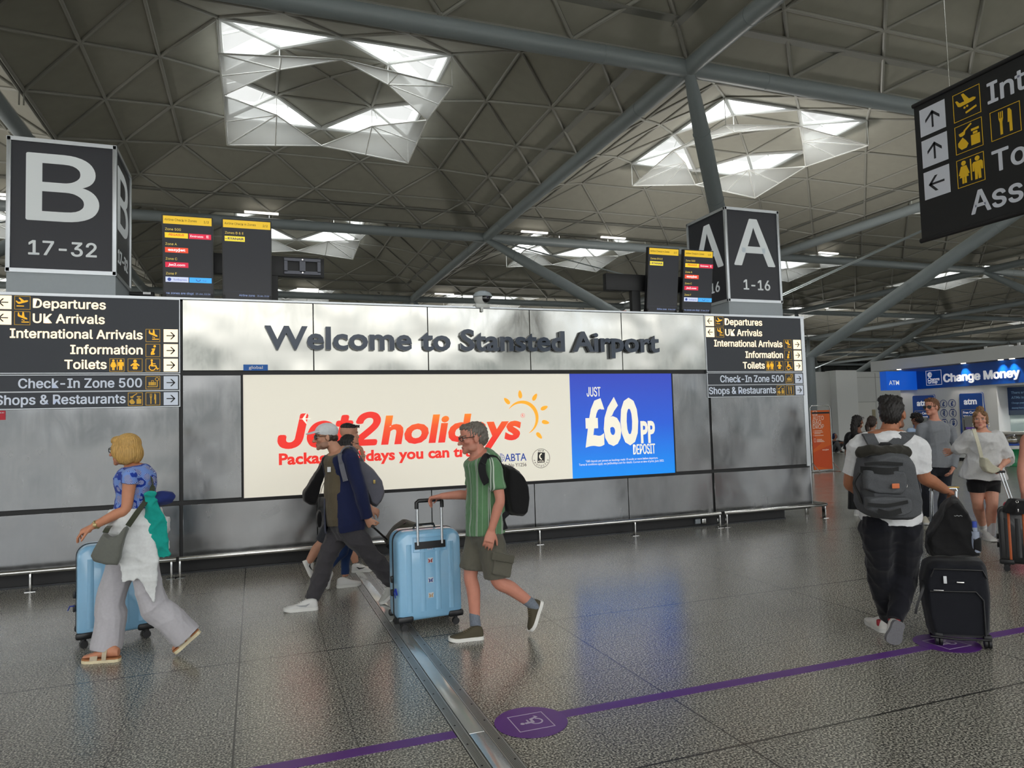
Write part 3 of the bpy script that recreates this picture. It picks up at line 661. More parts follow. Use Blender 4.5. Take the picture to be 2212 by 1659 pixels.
wtext(t, 'Terms & conditions apply, see Jet2holidays.com for details. Correct at time of print, June 2022.', (1250.5, 1006), (1434, 997), 4.6, PWH, None)
# ------------------------------------------------------------------ gate cubes on the wall
BOXD = mat('gate_slate', (48, 49, 56), .38, var=.02, spec=.4); GREYP = mat('gate_grey', (172, 180, 186), .5, var=.02); GLET = mat('gate_white', (226, 231, 233), .5, emit=.12, var=0)
def gate(x0, x1, y0, ch, num, sides, lab, lx):
    z0, z1, z2 = ZT+.022, 3.405, 4.915; w = x1-x0; t = thing('gate_sign', lab, 'sign', ((x0+x1)/2, y0+w/2, z0), 'gate cubes on top of the metal wall')
    mb = MB(); mb.span((x0+.01, y0+.01, z0), (x1-.01, y0+w-.01, z1)); mb.build('base', GREYP, t)
    mb = MB(); mb.span((x0+.02, y0+.02, z1), (x1-.02, y0+w-.02, z2-.01)); mb.build('cube_panel', BOXD, t)
    mb = MB(); e = .022
    for x in (x0, x1):
        for y in (y0, y0+w): mb.box((x+(e if x == x0 else -e), y+(e if y == y0 else -e), (z1+z2)/2), (2*e, 2*e, z2-z1), .006)
    for z in (z1+e, z2-e):
        for y in (y0+e, y0+w-e): mb.span((x0+.002, y-e, z-e), (x1-.002, y+e, z+e))
        for x in (x0+e, x1-e): mb.span((x-e, y0+.002, z-e), (x+e, y0+w-.002, z+e))
    mb.build('frame', ALU, t)
    fs = [Fr((x0, y0+.02, z1), (1, 0, 0), (0, 0, 1), (0, -1, 0)), Fr((x1-.02, y0, z1), (0, 1, 0), (0, 0, 1), (1, 0, 0)), Fr((x0+.02, y0+w, z1), (0, -1, 0), (0, 0, 1), (-1, 0, 0))]
    for f in fs:
        mb = MB(); text(mb, f, ch, lx[0]*w, .60, lx[1]*w, .735, .001, .004, INTER, bold=.022); mb.build('gate_letter', GLET, t)
        mb = MB(); text(mb, f, num, lx[2]*w, .205, lx[3]*w, .155, .001, .004, INTER, bold=.03); mb.build('gate_number', GLET, t)
gate(-2.535, -1.465, 8.985, 'B', '17-32', None, 'grey cube sign with a large B on the left end of the metal wall', (.185, .82, .2, .81))
gate(6.965, 8.02, 9.1, 'A', '1-16', None, 'grey cube sign with a large A on the right end of the metal wall', (.16, .885, .30, .78))
# ------------------------------------------------------------------ portrait screens above the wall
SCRB = mat('screen_black', (17, 17, 20), .35, var=.05); SCRD = mat('screen_dark', (33, 34, 41), .22, emit=.35, var=0); HDR = mat('screen_yellow', (216, 176, 34), .3, emit=.75, var=0); HTX = mat('screen_black_text', (26, 24, 16), .5, var=0); YTX = mat('screen_yellow_text', (222, 196, 90), .4, emit=.6, var=0); BTX = mat('screen_blue_text', (150, 170, 220), .4, emit=.6, var=0)
def em(n, c, e=.75): return mat(n, c, .4, emit=e, var=0)
def screen(x0, x1, page, lab):
    z0, h, w = 3.185, .955, x1-x0; tilt = math.radians(8)
    vv = A(0, -math.sin(tilt), math.cos(tilt)); nn = A(0, -math.cos(tilt), -math.sin(tilt))
    f = Fr((x0, D+.16, z0), (1, 0, 0), vv, nn); t = thing('information_screen', lab, 'screen', ((x0+x1)/2, D+.16, z0), 'portrait screens above the metal wall')
    mb = MB(); f.rect(mb, 0, 0, w, h, -.07, 0); mb.build('housing', SCRB, t)
    mb = MB(); f.rect(mb, .012, .012, w-.012, h-.012, .0, .002); mb.build('display', SCRD, t)
    mb = MB(); f.rect(mb, .014, h-.105, w-.014, h-.014, .002, .003); mb.build('header_bar', HDR, t)
    def tx(s, a, b, a1, cap, m, fn=INTER, **k): q = MB(); text(q, f, s, a, b, a1, cap, .003, .001, fn, **k); q.build('lettering', m, t)
    def blk(c, a, b, a1, b1, nm): q = MB(); f.rect(q, a, b, a1, b1, .002, .003); q.build('logo_tile', em(nm, c), t)
    tx('Airline Check in Zones', .03, h-.07, w*.68, .026, HTX); tx(page, w*.82, h-.075, w*.92, .026, HTX)
    if page == '1/2':
        for k, (z, s) in enumerate(((.775, 'Zone 500'), (.605, 'Zone A'), (.435, 'Zone C'), (.265, 'Zone F'))): tx(s, .035, z, None, .027, YTX)
        blk((232, 196, 40), .03, .69, .275, .75, 'tile_yellow'); tx('PEGASUS', .07, .715, .235, .024, em('tx_red', (200, 60, 30)), None, off=.02, shear=.2)
        blk((208, 32, 66), .285, .69, .525, .75, 'tile_crimson'); tx('Emirates', .3, .71, .44, .024, em('tx_white', (235, 235, 240)), None, off=.01); tx('E', .475, .708, .5, .03, em('tx_white', (235, 235, 240)), None)
        blk((226, 74, 44), .03, .52, .275, .58, 'tile_orange'); tx('easyJet', .06, .54, .245, .03, em('tx_white', (235, 235, 240)), None, off=.03)
        blk((204, 30, 60), .03, .35, .275, .41, 'tile_crimson'); tx('Jet2.com', .06, .368, .24, .027, em('tx_white', (235, 235, 240)), None, off=.02, shear=.15)
        blk((196, 204, 232), .03, .18, .275, .24, 'tile_pale'); tx('SunExpress', .115, .2, .255, .02, em('tx_navy', (50, 70, 140)), None); q = MB(); f.circ(q, .07, .21, .02, .003, .004); q.build('logo_mark', em('tx_navy', (50, 70, 140)), t)
        blk((66, 166, 232), .283, .18, .525, .24, 'tile_sky'); tx('TUI', .425, .195, .465, .018, em('tx_navy', (50, 70, 140)), None); q = MB(); f.arc(q, .38, .22, .022, .008, 180, 360, .003, .004); q.build('logo_mark', em('tx_navy', (50, 70, 140)), t)
        tx('ne zones are displ', .035, .04, w*.6, .024, BTX); tx('23 Jun, 11:16', w*.64, .042, w*.93, .018, BTX)
    else:
        tx('Zones D & E', .035, .775, None, .027, YTX); blk((232, 210, 60), .03, .69, .255, .75, 'tile_lemon'); tx('RYANAIR', .065, .708, .245, .026, em('tx_navy2', (30, 44, 90)), None, off=.03); q = MB(); f.arc(q, .045, .725, .01, .005, 180, 360, .003, .004); q.build('logo_mark', em('tx_navy2', (30, 44, 90)), t)
        tx('Airline zone', w*.33, .04, w*.65, .024, BTX); tx('23 Jun, 11:16', w*.7, .042, w*.94, .018, BTX)
    q = MB(); f.rect(q, .014, .092, w-.014, .094, .002, .003); q.build('rule_line', em('screen_rule', (60, 66, 86), .3), t)
    q = MB()
    for a in (.02, w-.02): q.span((x0+a-.012, D+.14, ZT+.02), (x0+a+.012, D+.25, z0+.05))
    q.build('foot', BLACK, t)
screen(-.993, -.447, '1/2', 'black portrait screen with four listed zones beside the cube sign B')
screen(-.350, .209, '2/2', 'black portrait screen with one yellow logo, second from the cube sign B')
screen(5.452, 5.977, '2/2', 'black portrait screen with one yellow logo, second from the cube sign A')
screen(6.06, 6.583, '1/2', 'black portrait screen with four listed zones overlapping the cube sign A')
def bracket(x0, x1, px0, px1, plate, lab):
    t = thing('screen_bracket', lab, 'bracket', ((px0+px1)/2, D+.33, ZT+.02)); y = D+.27
    q = MB(); q.span((x0, y, 3.52), (x1, y+.1, 3.765), .004); q.build('cross_beam', BLACK, t)
    for p in (px0,): q = MB(); q.span((p, y+.01, ZT+.02), (px1, y+.09, 3.52)); q.build('post', BLACK, t)
    q = MB(); q.span((px0-.03, y, ZT+.02), (px1+.06, y+.14, ZT+.05)); q.build('foot', BLACK, t)
    if plate:
        q = MB(); f = Fr((plate[0], y, 3.545), (1, 0, 0), (0, 0, 1), (0, -1, 0)); w = plate[1]-plate[0]; hh = .2
        for a, b, c, d in ((0, 0, w, .04), (0, hh-.035, w, hh), (0, .03, .04, hh-.03), (w*.42, .03, w*.58, hh-.03), (w-.04, .03, w, hh-.03)): f.rect(q, a, b, c, d, 0, .02)
        q.build('mount_plate', mat('mount_grey', (88, 90, 98), .4, .5), t)
        q = MB(); f.circ(q, w*.5, .02, .009, .02, .028); f.circ(q, w*.5, hh-.015, .009, .02, .028); q.build('bolt', POL, t)
bracket(-.98, .845, .20, .285, (.36, .80), 'black screen bracket with a bare mounting plate beside the screens near cube sign B')
bracket(4.86, 6.55, 5.29, 5.43, None, 'plain black screen bracket reaching left of the screens near cube sign A')
# ------------------------------------------------------------------ dome camera on the coping, and a small floodlight
t = thing('security_camera', 'white dome security camera standing on top of the metal wall', 'camera', (2.86, D+.1, ZT)); cx = 2.86
q = MB(); q.span((cx-.1, D-.03, ZT+.005), (cx+.1, D+.12, ZT+.06), .01); q.span((cx-.035, D-.035, ZT-.05), (cx+.0, D-.005, ZT+.01), .006); q.build('bracket', WHITE, t)
q = MB(); q.ball((cx+.0, D+.03, ZT+.14), (.105, .10, .1)); q.build('housing', WHITE, t)
q = MB(); q.loft([[(cx+.01+r*math.cos(a)*1.05, D+.02+r*math.sin(a), ZT+.155+z) for a in np.arange(24)*2*math.pi/24] for r, z in ((.125, 0), (.12, .03), (.095, .06), (.05, .08), (.005, .086))]); q.build('hood', mat('hood_grey', (168, 176, 182), .4), t)
q = MB(); q.ball((cx+.035, D-.03, ZT+.135), .068); q.build('lens_dome', mat('lens_black', (10, 10, 12), .08, coat=1), t)
q = MB(); q.ball((cx+.045, D-.088, ZT+.14), .018); q.build('lens', mat('lens_violet', (40, 34, 60), .1), t)
t = thing('floodlight', 'small black floodlight on a clamp on the wall top beside the cube sign B', 'light', (-1.22, D+.3, ZT))
q = MB(); q.tube([(-1.36, D+.3, 3.24), (-1.1, D+.26, 3.225)], [.022, .034], 12); q.build('lamp_body', BLACK, t); q = MB(); q.tube([(-1.2, D+.3, ZT+.02), (-1.2, D+.3, 3.22)], .014, 8); q.build('stand', BLACK, t); q = MB(); q.span((-1.21, D+.225, 3.225), (-1.13, D+.23, 3.25)); q.build('sticker', WTX, t)
q = MB()
for k in range(4): q.tube([(-1.18+.03*k, D+.3, 3.2), (-1.1+.03*k, D+.28, 3.19-.01*k), (-1.02+.02*k, D+.32, ZT+.025)], .006, 6)
tag(q.build('cable', mat('cable_mix', (120, 104, 60), .5)), 'short tangle of thin cables below the small floodlight', 'cable')
q = MB(); q.tube([(4.95, D+.5, ZT+.03), (5.05, D+.5, ZT+.06), (5.17, D+.5, ZT+.1), (5.28, D+.45, ZT+.105)], .008, 6); tag(q.build('cable', mat('cable_orange', (206, 92, 48), .5)), 'thin orange cable curving up to the plain black bracket', 'cable')
t = thing('power_socket', 'grey double power socket on the black plinth near the short rail', 'socket', (6.14, D+.08, .04))
q = MB(); q.span((6.08, D+.06, .045), (6.17, D+.09, .115), .004); q.build('back_box', mat('socket_grey', (150, 158, 164), .5), t); q = MB(); q.span((6.19, D+.05, .04), (6.26, D+.09, .115), .01); q.build('plug', POL, t)
# ================================================================== floor joint and guide line
sx0, sx1 = .967, 1.175
mb = MB(); mb.span((sx0, -6, 0), (sx1, D+.05, .003)); js_ = mb.build('trim_1', mat('joint_metal', (176, 178, 177), .3, .5, var=.04, vscale=12)); struct(js_)
mb = MB(); mb.span((sx0+.06, -6, .003), (sx1-.065, 3.6, .008), .002); mb.span((sx0+.06, 3.605, .003), (sx1-.065, 5.9, .007), .002); mb.span((sx0+.06, 5.905, .003), (sx1-.065, D+.04, .008), .002); mb.build('joint_cover', mat('joint_cover', (205, 207, 206), .16, .6, var=.05, vscale=6), js_)
mb = MB()
for x in list(np.linspace(sx0+.01, sx0+.045, 6))+list(np.linspace(sx1-.05, sx1-.012, 6)): mb.span((x-.0012, -6, .003), (x+.0012, D, .0042))
mb.build('ridge', mat('joint_ridge', (120, 122, 122), .35, .9), js_)
mb = MB()
for k in range(60):
    for x in (sx0+.02, sx1-.022): mb.disc((x, D-.1-.24*k, .003), .006, 10, (0, 0, 1), .0015)
mb.build('screw', BLACK, js_)
mb = MB(); mb.span((sx0-.004, -6, 0), (sx0, D, .0015)); mb.span((sx1, -6, 0), (sx1+.004, D, .0015)); mb.span((sx0+.056, -6, .003), (sx0+.0595, D, .0035)); mb.span((sx1-.0645, -6, .003), (sx1-.061, D, .0035)); mb.build('joint_gap', BLACK, js_)
PUR = mat('floor_purple', (90, 38, 128), .35, var=.07, vscale=8); PURD = mat('floor_purple_disc', (94, 44, 132), .35, var=.06, vscale=8); PMARK = mat('floor_mark', (196, 184, 206), .5, var=0)
ya, yb = onZ(1678, 1465, 0)[1], onZ(1678, 1451.5, 0)[1]
mb = MB(); mb.span((1.5, ya, .0005), (12, yb, .002)); tag(mb.build('floor_line', PUR), 'long purple guide line on the floor right of the wheelchair disc', 'floor line')
yl = onZ(979, 1587, 0)[1]
mb = MB(); mb.span((-1.5, yl-(yb-ya)/2, .0005), (sx0-.006, yl+(yb-ya)/2, .002)); tag(mb.build('floor_line', PUR), 'purple guide line on the floor left of the metal joint', 'floor line')
def fdisc(c, r, lab):
    t = thing('floor_sticker', lab, 'floor sticker', (c[0], c[1], 0), 'purple wheelchair discs on the floor')
    mb = MB(); mb.disc((c[0], c[1], .002), r, 40, (0, 0, 1), .0012); mb.build('disc', PURD, t)
    f = Fr((c[0], c[1], .0032), (0, 1, 0), (-1, 0, 0), (0, 0, 1)); mb = MB(); s = r*1.02
    f.ring(mb, -s/2, -s/2, s/2, s/2, .005, 0, .0006); mb.build('disc_frame', PMARK, t)
    mb = MB(); pict('wheelchair', mb, f, -s*.36, -s*.38, s*.74, 0, .0006); mb.build('pictogram', PMARK, t)
fdisc(onZ(1147, 1560, 0), .197, 'purple floor disc with a wheelchair symbol beside the metal joint')
fdisc(onZ(2045, 1390, 0), .205, 'purple floor disc with a wheelchair symbol below the black suitcase')
# ================================================================== hanging banner
BX = 5.6; ban = Fr((BX, 0, 0), (0, -1, 0), (0, 0, 1), (-1, 0, 0))
def bx(x, y): p = onX(1920+x/3.77, 100+y/3.77, BX); return (-p[1], p[2])
CLOTH = mat('banner_cloth', (22, 23, 25), .6, var=.05, vscale=4)
a0, zt = bx(202, 485); _, zb = bx(275, 1592)
t = thing('hanging_banner', 'big black hanging banner sign with white arrows high on the right', 'sign', (BX, -a0, zb)); L = 2.6
mb = MB(); ban.rect(mb, a0, zb, a0+L, zt, -.004, 0); mb.build('cloth', CLOTH, t)
mb = MB(); mb.tube([ban.p(a0-.01, zt-.005, -.002), ban.p(a0+L, zt-.005, -.002)], .02, 12); mb.build('top_bar', BLACK, t)
mb = MB(); mb.tube([ban.p(a0-.01, zb+.01, -.002), ban.p(a0+L, zb+.01, -.002)], .022, 12); mb.build('bottom_bar', BLACK, t)
BT = mat('banner_white', (206, 210, 220), .6, emit=.04, var=.01); BY = mat('banner_yellow', (228, 184, 30), .6, emit=.05, var=0)
sT = .245
for (x, y, d) in ((262, 745, 'u'), (280, 998, 'u'), (297, 1256, 'l')):
    a, b = bx(x, y); s = sT; mb = MB(); ban.rect(mb, a, b, a+s, b+s, 0, .002); o = mb.build('arrow_tile', BT, t)
    mb = MB(); arrow(mb, ban, a, b, s, d, .002, .003); mb.build('arrow', INK, o)
for (x, y, k) in ((533, 630, 'level'), (550, 890, 'shop'), (565, 1162, 'toilets'), (838, 780, 'food')):
    a, b = bx(x, y); icon(t, ban, a, b, .238, k, .0005, BY, .018, BY)
for s, x, y, yt in (('International', 812, 472, 305), ('Toilets', 905, 1010, 838), ('Assistance', 678, 1370, 1190)):
    a, b = bx(x, y); bt = bx(x, yt)[1]
    if s == 'Toilets': a, _ = bx(842, 880)
    mb = MB(); text(mb, ban, s, a, b, None, bt-b, .0005, .002, INTER, bold=.028); mb.build('lettering', BT, t)
for k in (.35, 1.3, 2.3): 
    mb = MB(); mb.tube([ban.p(a0+k, zt, 0), ban.p(a0+k, 12.1, 0)], .004, 6); mb.build('hanging_wire', POL, t)
# ================================================================== white walls at the back right
YB = 24.3
def wx(px, py=900, Y=YB): return onY(px, py, Y)[0]
mb = MB(); mb.span((15, YB, 0), (23.75, YB+.3, 3.46)); struct(mb.build('wall_left', WALLW))
mb = MB(); mb.span((23.75, YB-.35, 0), (wx(1842, 900), YB+.25, 3.5)); struct(mb.build('wall_pier', mat('wall_pier', (214, 215, 214), .5, var=.01)))
x0 = wx(1842); mb = MB(); mb.span((x0, YB+.02, 0), (32, YB+.3, 3.46)); w = struct(mb.build('wall_centre', WALLW))
mb = MB(); xd0, xd1 = wx(1852), wx(1893); mb.span((xd0-.04, YB-.01, 0), (xd0, YB+.02, 2.12)); mb.span((xd1, YB-.01, 0), (xd1+.04, YB+.02, 2.12)); mb.span((xd0-.04, YB-.01, 2.08), (xd1+.04, YB+.02, 2.12)); mb.build('door_frame', mat('door_frame', (170, 171, 168), .5), w)
mb = MB(); mb.span((xd0, YB-.005, .01), (xd1, YB+.02, 2.08)); d = struct(mb.build('door_1', mat('door_white', (204, 204, 200), .5, var=.01)))
mb = MB(); mb.span((xd1-.24, YB-.03, 1.35), (xd1-.06, YB-.005, 1.75)); mb.build('door_plate', mat('door_plate', (150, 140, 110), .5), d)
mb = MB()
for px in (1896, 1843): mb.span((wx(px)-.01, YB+.012, 2.1), (wx(px)+.01, YB+.024, 3.4))
mb.span((x0, YB+.012, 3.2), (30, YB+.024, 3.215)); mb.build('panel_joint', mat('joint_grey', (130, 130, 128), .6), w)
# ================================================================== money exchange kiosk
KX = 21.1; kf = Fr((KX, 0, 0), (0, -1, 0), (0, 0, 1), (-1, 0, 0))
def kp(x, y): p = onX(1740+x/4.608, 720+y/4.608, KX); return (-p[1], p[2])
KW = mat('kiosk_white', (216, 217, 216), .45, var=.01); KBLUE = mat('kiosk_blue', (8, 76, 168), .22, var=.02, coat=.3); KB2 = mat('kiosk_blue_lit', (22, 96, 214), .3, emit=.35, var=0); KLET = mat('kiosk_letter', (230, 232, 236), .4, emit=.3, var=0)
t = thing('exchange_kiosk', 'white and blue money exchange kiosk with a projecting canopy', 'kiosk', (22.3, 14.5, 0))
mb = MB(); mb.span((20.95, 8, 3.09), (24.5, 19.48, 3.45)); mb.build('canopy', KW, t)
mb = MB(); kf.rect(mb, -18.42, 2.36, -8, 3.06, -.06, 0); fas = mb.build('fascia', KBLUE, t)
mb = MB(); mb.span((KX+.02, 15.05, .1), (23.9, 18.44, 2.37)); mb.build('front_wall', KW, t)
mb = MB(); mb.span((KX+.06, 15.08, 0), (23.8, 18.4, .1)); mb.build('plinth', BLACK, t)
mb = MB(); mb.span((21.62, 8, 0), (21.75, 15.05, 3.1)); mb.build('back_panel', KW, t)
mb = MB(); mb.span((KX+.05, 8, .84), (21.62, 15.04, .93), .01); mb.build('counter_top', mat('counter', (196, 196, 192), .4), t)
mb = MB(); mb.span((KX+.2, 8, 0), (21.6, 15.03, .84)); mb.build('counter_front', mat('counter_wood', (122, 106, 84), .5, var=.1, vscale=6), t)
mb = MB(); mb.span((KX+.16, 8, .93), (KX+.175, 14.8, 1.56)); mb.build('glass_screen', glass_mat('counter_glass', (.86, .95, .95), .14), t)
mb = MB(); mb.span((KX+.02, 8, 2.3), (21.62, 15.05, 2.37)); mb.build('soffit', KW, t)
sy = -onX(2175, 840, 21.60)[1]; y_s = onX(1740+2008/4.608, 840, 21.60); f2 = Fr((21.60, 0, 0), (0, -1, 0), (0, 0, 1), (-1, 0, 0)); zs1 = onX(2175, 720+540/4.608, 21.60)[2]; zs0 = onX(2175, 720+815/4.608, 21.60)[2]
mb = MB(); f2.rect(mb, -y_s[1], zs0, -y_s[1]+1.9, zs1, -.04, .02); scr = mb.build('rate_screen', mat('rate_screen', (22, 38, 66), .35, emit=.3, var=.1), t)
for k, (s, c) in enumerate((('There are', .075), ('ATMs in', .075), ('Change your', .05), ('money here', .05))):
    mb = MB(); text(mb, f2, s, -y_s[1]+.12, zs1-.2-.15*k, None, c, .02, .003, None, off=.01); mb.build('lettering', mat('screen_soft_text', (96, 124, 150), .5, emit=.25), scr)
a, b = kp(1380, 485); a1, _ = kp(1782, 485)
mb = MB(); hh = kp(1380, 405)[1]; text(mb, kf, 'Change Money', a, b, None, (hh-b)*.96, 0, .02, INTER, bold=.06); mb.build('lettering', KLET, fas)
mb = MB(); c0 = kp(1205, 520); c1 = kp(1350, 362); kf.ring(mb, c0[0], c0[1], c1[0], c1[1], .012, 0, .004); mb.build('logo_frame', KLET, fas)
mb = MB(); w_ = c1[0]-c0[0]; text(mb, kf, 'Change', c0[0]+.1*w_, c0[1]+.30*(c1[1]-c0[1]), c0[0]+.86*w_, .11, 0, .004, None, off=.02); text(mb, kf, 'Group', c0[0]+.1*w_, c0[1]+.12*(c1[1]-c0[1]), c0[0]+.72*w_, .11, 0, .004, None, off=.02); kf.circ(mb, c0[0]+.25*w_, c0[1]+.72*(c1[1]-c0[1]), .085, 0, .004); mb.build('logo_print', KLET, fas)
mb = MB()
for k in (-.03, .015): kf.rect(mb, c0[0]+.25*w_-.02, c0[1]+.72*(c1[1]-c0[1])+k, c0[0]+.25*w_+.09, c0[1]+.72*(c1[1]-c0[1])+k+.016, .004, .006)
mb.build('logo_notch', KBLUE, fas)
# projecting blade sign at the far end of the fascia
yb_ = 17.75; x1 = onY(1740+955/4.608, 850, yb_)[0]; x0 = onY(1740+812/4.608, 850, yb_)[0]; zt_ = onY(1930, 720+378/4.608, yb_)[2]; zb_ = onY(1930, 720+566/4.608, yb_)[2]
mb = MB(); mb.span((x0, yb_, zb_), (max(x1, KX), yb_+.25, zt_)); bl = mb.build('blade_sign', KB2, t)
fb = Fr((x0, yb_, zb_), (1, 0, 0), (0, 0, 1), (0, -1, 0)); mb = MB(); ww = x1-x0; text(mb, fb, 'ATM', ww*.17, .28*(zt_-zb_), ww*.88, .23*(zt_-zb_), 0, .004, None, off=.015); mb.build('lettering', KLET, bl)
l = bpy.data.lights.new('counter_lamp', 'SPOT'); l.energy = 45; l.spot_size = math.radians(120); l.spot_blend = .8; l.shadow_soft_size = .15
lo = bpy.data.objects.new('counter_lamp', l); COL.objects.link(lo); lo.location = (21.36, 14.2, 2.27)
mb = MB(); mb.disc((21.36, 14.2, 2.285), .07, 18, (0, 0, 1), .02)
LMP = mat('downlight', (255, 236, 214), .4, emit=3.2, var=0)
mb.build('counter_light', LMP, t)
for (x, y) in ((1932, 268), (2045, 266), (920, 364), (1560, 300)):
    p = onX(1740+x/4.608, 720+y/4.608, KX-.12); mb = MB(); mb.disc((KX-.07, p[1], 3.07), .07, 18, (0, 0, 1), .02); mb.build('downlight', LMP, t)
    l = bpy.data.lights.new('downlight', 'SPOT'); l.energy = 34; l.spot_size = math.radians(75); l.spot_blend = .6; l.color = (1, .93, .85); l.shadow_soft_size = .05
    lo = bpy.data.objects.new('downlight', l); COL.objects.link(lo); lo.location = (KX-.12, p[1], 3.04); lo.rotation_euler = (0, math.radians(-6), 0)
mb = MB()
for k in (0, 1): mb.span((20.99, 14.2+1.0*k, 3.45), (21.05, 14.26+1.0*k, 3.53))
mb.span((20.99, 14.5, 3.45), (21.2, 15.2, 3.5)); mb.build('canopy_fitting', KW, t)
# cash machines
def atm(xl, xr, yt, lab):
    a, zt = kp(xl, yt); b, _ = kp(xr, yt); y = -(a+b)/2; w = b-a; t = thing('cash_machine', lab, 'cash machine', (KX, y, .7), 'cash machines in the kiosk front')
    f = Fr((KX+.02, y, 1.4), (0, -1, 0), (0, 0, 1), (-1, 0, 0)); h = zt-1.4
    def board(ang, c, m, dx, nm, g=1.):
        q = MB(); th = math.radians(ang); P = []
        for (sx, sy) in ((1, 1), (-1, 1), (-1, -1), (1, -1)):
            for k in range(5):
                e = math.atan2(sy, sx) - math.pi/4 + k*math.pi/8 if False else None
            P += [(sx*(w/2*g), sy*(h+.0)) ]
        rr = .05; Q = []
        for (x, y_), (s1, s2) in zip(P, ((1, 1), (-1, 1), (-1, -1), (1, -1))):
            base = {(1, 1): 0, (-1, 1): 90, (-1, -1): 180, (1, -1): 270}[(s1, s2)]
            for k in range(5): an = math.radians(base+22.5*k); Q.append((x-s1*rr+rr*math.cos(an), y_-s2*rr+rr*math.sin(an)))
        Q = [(dx+x*math.cos(th)-y_*math.sin(th), x*math.sin(th)+y_*math.cos(th)) for x, y_ in Q]; f.poly(q, Q, c, c+.012); return q.build(nm, m, t)
    board(3.5, .0, KBLUE, .06, 'board'); board(1.8, .013, KW, .03, 'board', 1.0); board(-1.2, .026, KBLUE, 0, 'board', .95)
    q = MB(); text(q, f, 'atm', -w*.27, h-.34, w*.27, .2, .038, .006, None, off=.03); q.build('lettering', KLET, t)
    gm = mat('atm_grey', (150, 152, 152), .4, .3); q = MB(); f.rect(q, -w*.36, -h+.1, w*.30, h-.5, .038, .075); ring = q.build('surround', gm, t)
    q = MB(); f.rect(q, -w*.29, -h+.25, w*.24, h-.82, .075, .08); q.build('recess', mat('atm_dark', (52, 52, 50), .3), t)
    q = MB(); f.rect(q, -w*.22, h-1.12, w*.18, h-.88, .08, .084); q.build('screen', mat('atm_screen', (78, 56, 128), .2, emit=.35), t)
    q = MB(); f.rect(q, -w*.31, h-.76, w*.28, h-.52, .076, .09); cs = q.build('cash_sign', KBLUE, t)
    q = MB(); text(q, f, 'Free Cash', -w*.28, h-.63, w*.24, .075, .09, .003, None, off=.02); text(q, f, 'Withdrawals', -w*.28, h-.735, w*.24, .055, .09, .003, None, off=.02); q.build('lettering', KLET, cs)
    q = MB(); f.rect(q, -w*.24, -h+.4, w*.19, -h+.75, .08, .1); q.build('keypad', gm, t)
atm(1058, 1282, 625, 'cash machine on a blue board partly hidden behind the grey jumper')
atm(1522, 1760, 604, 'cash machine on a blue board beside the bun-haired woman')
CIR = mat('currency_blue', (24, 60, 132), .5, var=0)
for (x, y, s) in ((1370, 703, '£'), (1455, 697, '£'), (1375, 797, '€'), (1462, 795, '€'), (1380, 893, '$'), (1470, 889, '$')):
    a, z = kp(x, y); o = MB(); kf.arc(o, a, z, .125, .014, 0, 360, -.018, -.012, 24); text(o, kf, s, a-.045, z-.07, a+.045, .14, -.018, .004, None, off=.05); kf.rect(o, a-.06, z-.21, a+.06, z-.18, -.018, -.014)
    tag(o.build('currency_symbol', CIR), {'£': 'round pound', '€': 'round euro', '$': 'round dollar'}[s]+' symbol on the kiosk front in the '+('column nearer the left machine' if x < 1420 else 'column nearer the right machine'), 'symbol', 'currency symbols on the kiosk')
# black display on the far flank of the kiosk
p0 = onY(1911, 858, 18.7); p1 = onY(1942, 868, 18.7)
mb = MB(); mb.span((p0[0], 18.62, p1[2]-.45), (p1[0]+.1, 18.7, p0[2])); tag(mb.build('wall_screen', SCRB), 'small black screen seen just above the dark-haired backpacker', 'screen')
# green coin collecting globe
g = onZ(2190, 1007, 0); t = thing('donation_globe', 'green coin collecting stand with a clear globe by the kiosk counter', 'stand', (g[0], g[1], 0)); gx, gy = g[0], g[1]
def lathe(mb, prof, cx, cy, n=28): return mb.loft([[(cx+r*math.cos(a), cy+r*math.sin(a), z) for a in np.arange(n)*2*math.pi/n] for r, z in prof])
q = MB(); lathe(q, [(.19, 0), (.2, .02), (.19, .05), (.16, .1), (.17, .38), (.2, .46), (.21, .48)], gx, gy); q.build('base', mat('globe_green', (20, 122, 74), .35, var=.03), t)
q = MB(); lathe(q, [(.21, .48), (.225, .49), (.225, .57), (.21, .58)], gx, gy); q.build('band', KW, t)
q = MB(); lathe(q, [(.22, .58), (.235, .59), (.235, .62), (.2, .63)], gx, gy); q.build('rim', mat('rim_blue', (40, 84, 190), .4), t)
q = MB(); q.ball((gx, gy, .74), (.2, .2, .16)); q.build('globe', glass_mat('globe_glass', (.86, .88, .86), .22), t)
q = MB(); q.ball((gx, gy, .66), (.14, .14, .05)); q.build('coin_heap', mat('coins', (150, 130, 90), .4, .6, var=.2, vscale=80), t)
# ================================================================== orange banner stand
SY = 15.65; sf = Fr((0, SY, 0), (1, 0, 0), (0, 0, 1), (0, -1, 0))
def sp(x, y): p = onY(1740+x/4.608, 720+y/4.608, SY); return (p[0], p[2])
ORG = mat('stand_orange', (218, 98, 26), .45, var=.04, vscale=2); OR2 = mat('stand_orange_dark', (204, 76, 24), .45, var=.0); OWH = mat('stand_white', (240, 216, 200), .5, var=0)
xl, zt = sp(50, 716); xr, _ = sp(232, 716); zb = .07; zt = 1.72
t = thing('banner_stand', 'tall orange banner stand for the automatic bag drop', 'banner stand', ((xl+xr)/2, SY, 0))
mb = MB(); sf.rect(mb, xl, zb, xr, zt, -.012, .012); pn = mb.build('banner_panel', ORG, t)
mb = MB()
for P in ([(xl, .55), (xr, .75), (xr, zb), (xl, zb+.1)], [(xl, 1.05), (xl+.3, .8), (xl, .62)]): sf.poly(mb, P, .012, .0125)
mb.build('banner_print', OR2, pn)
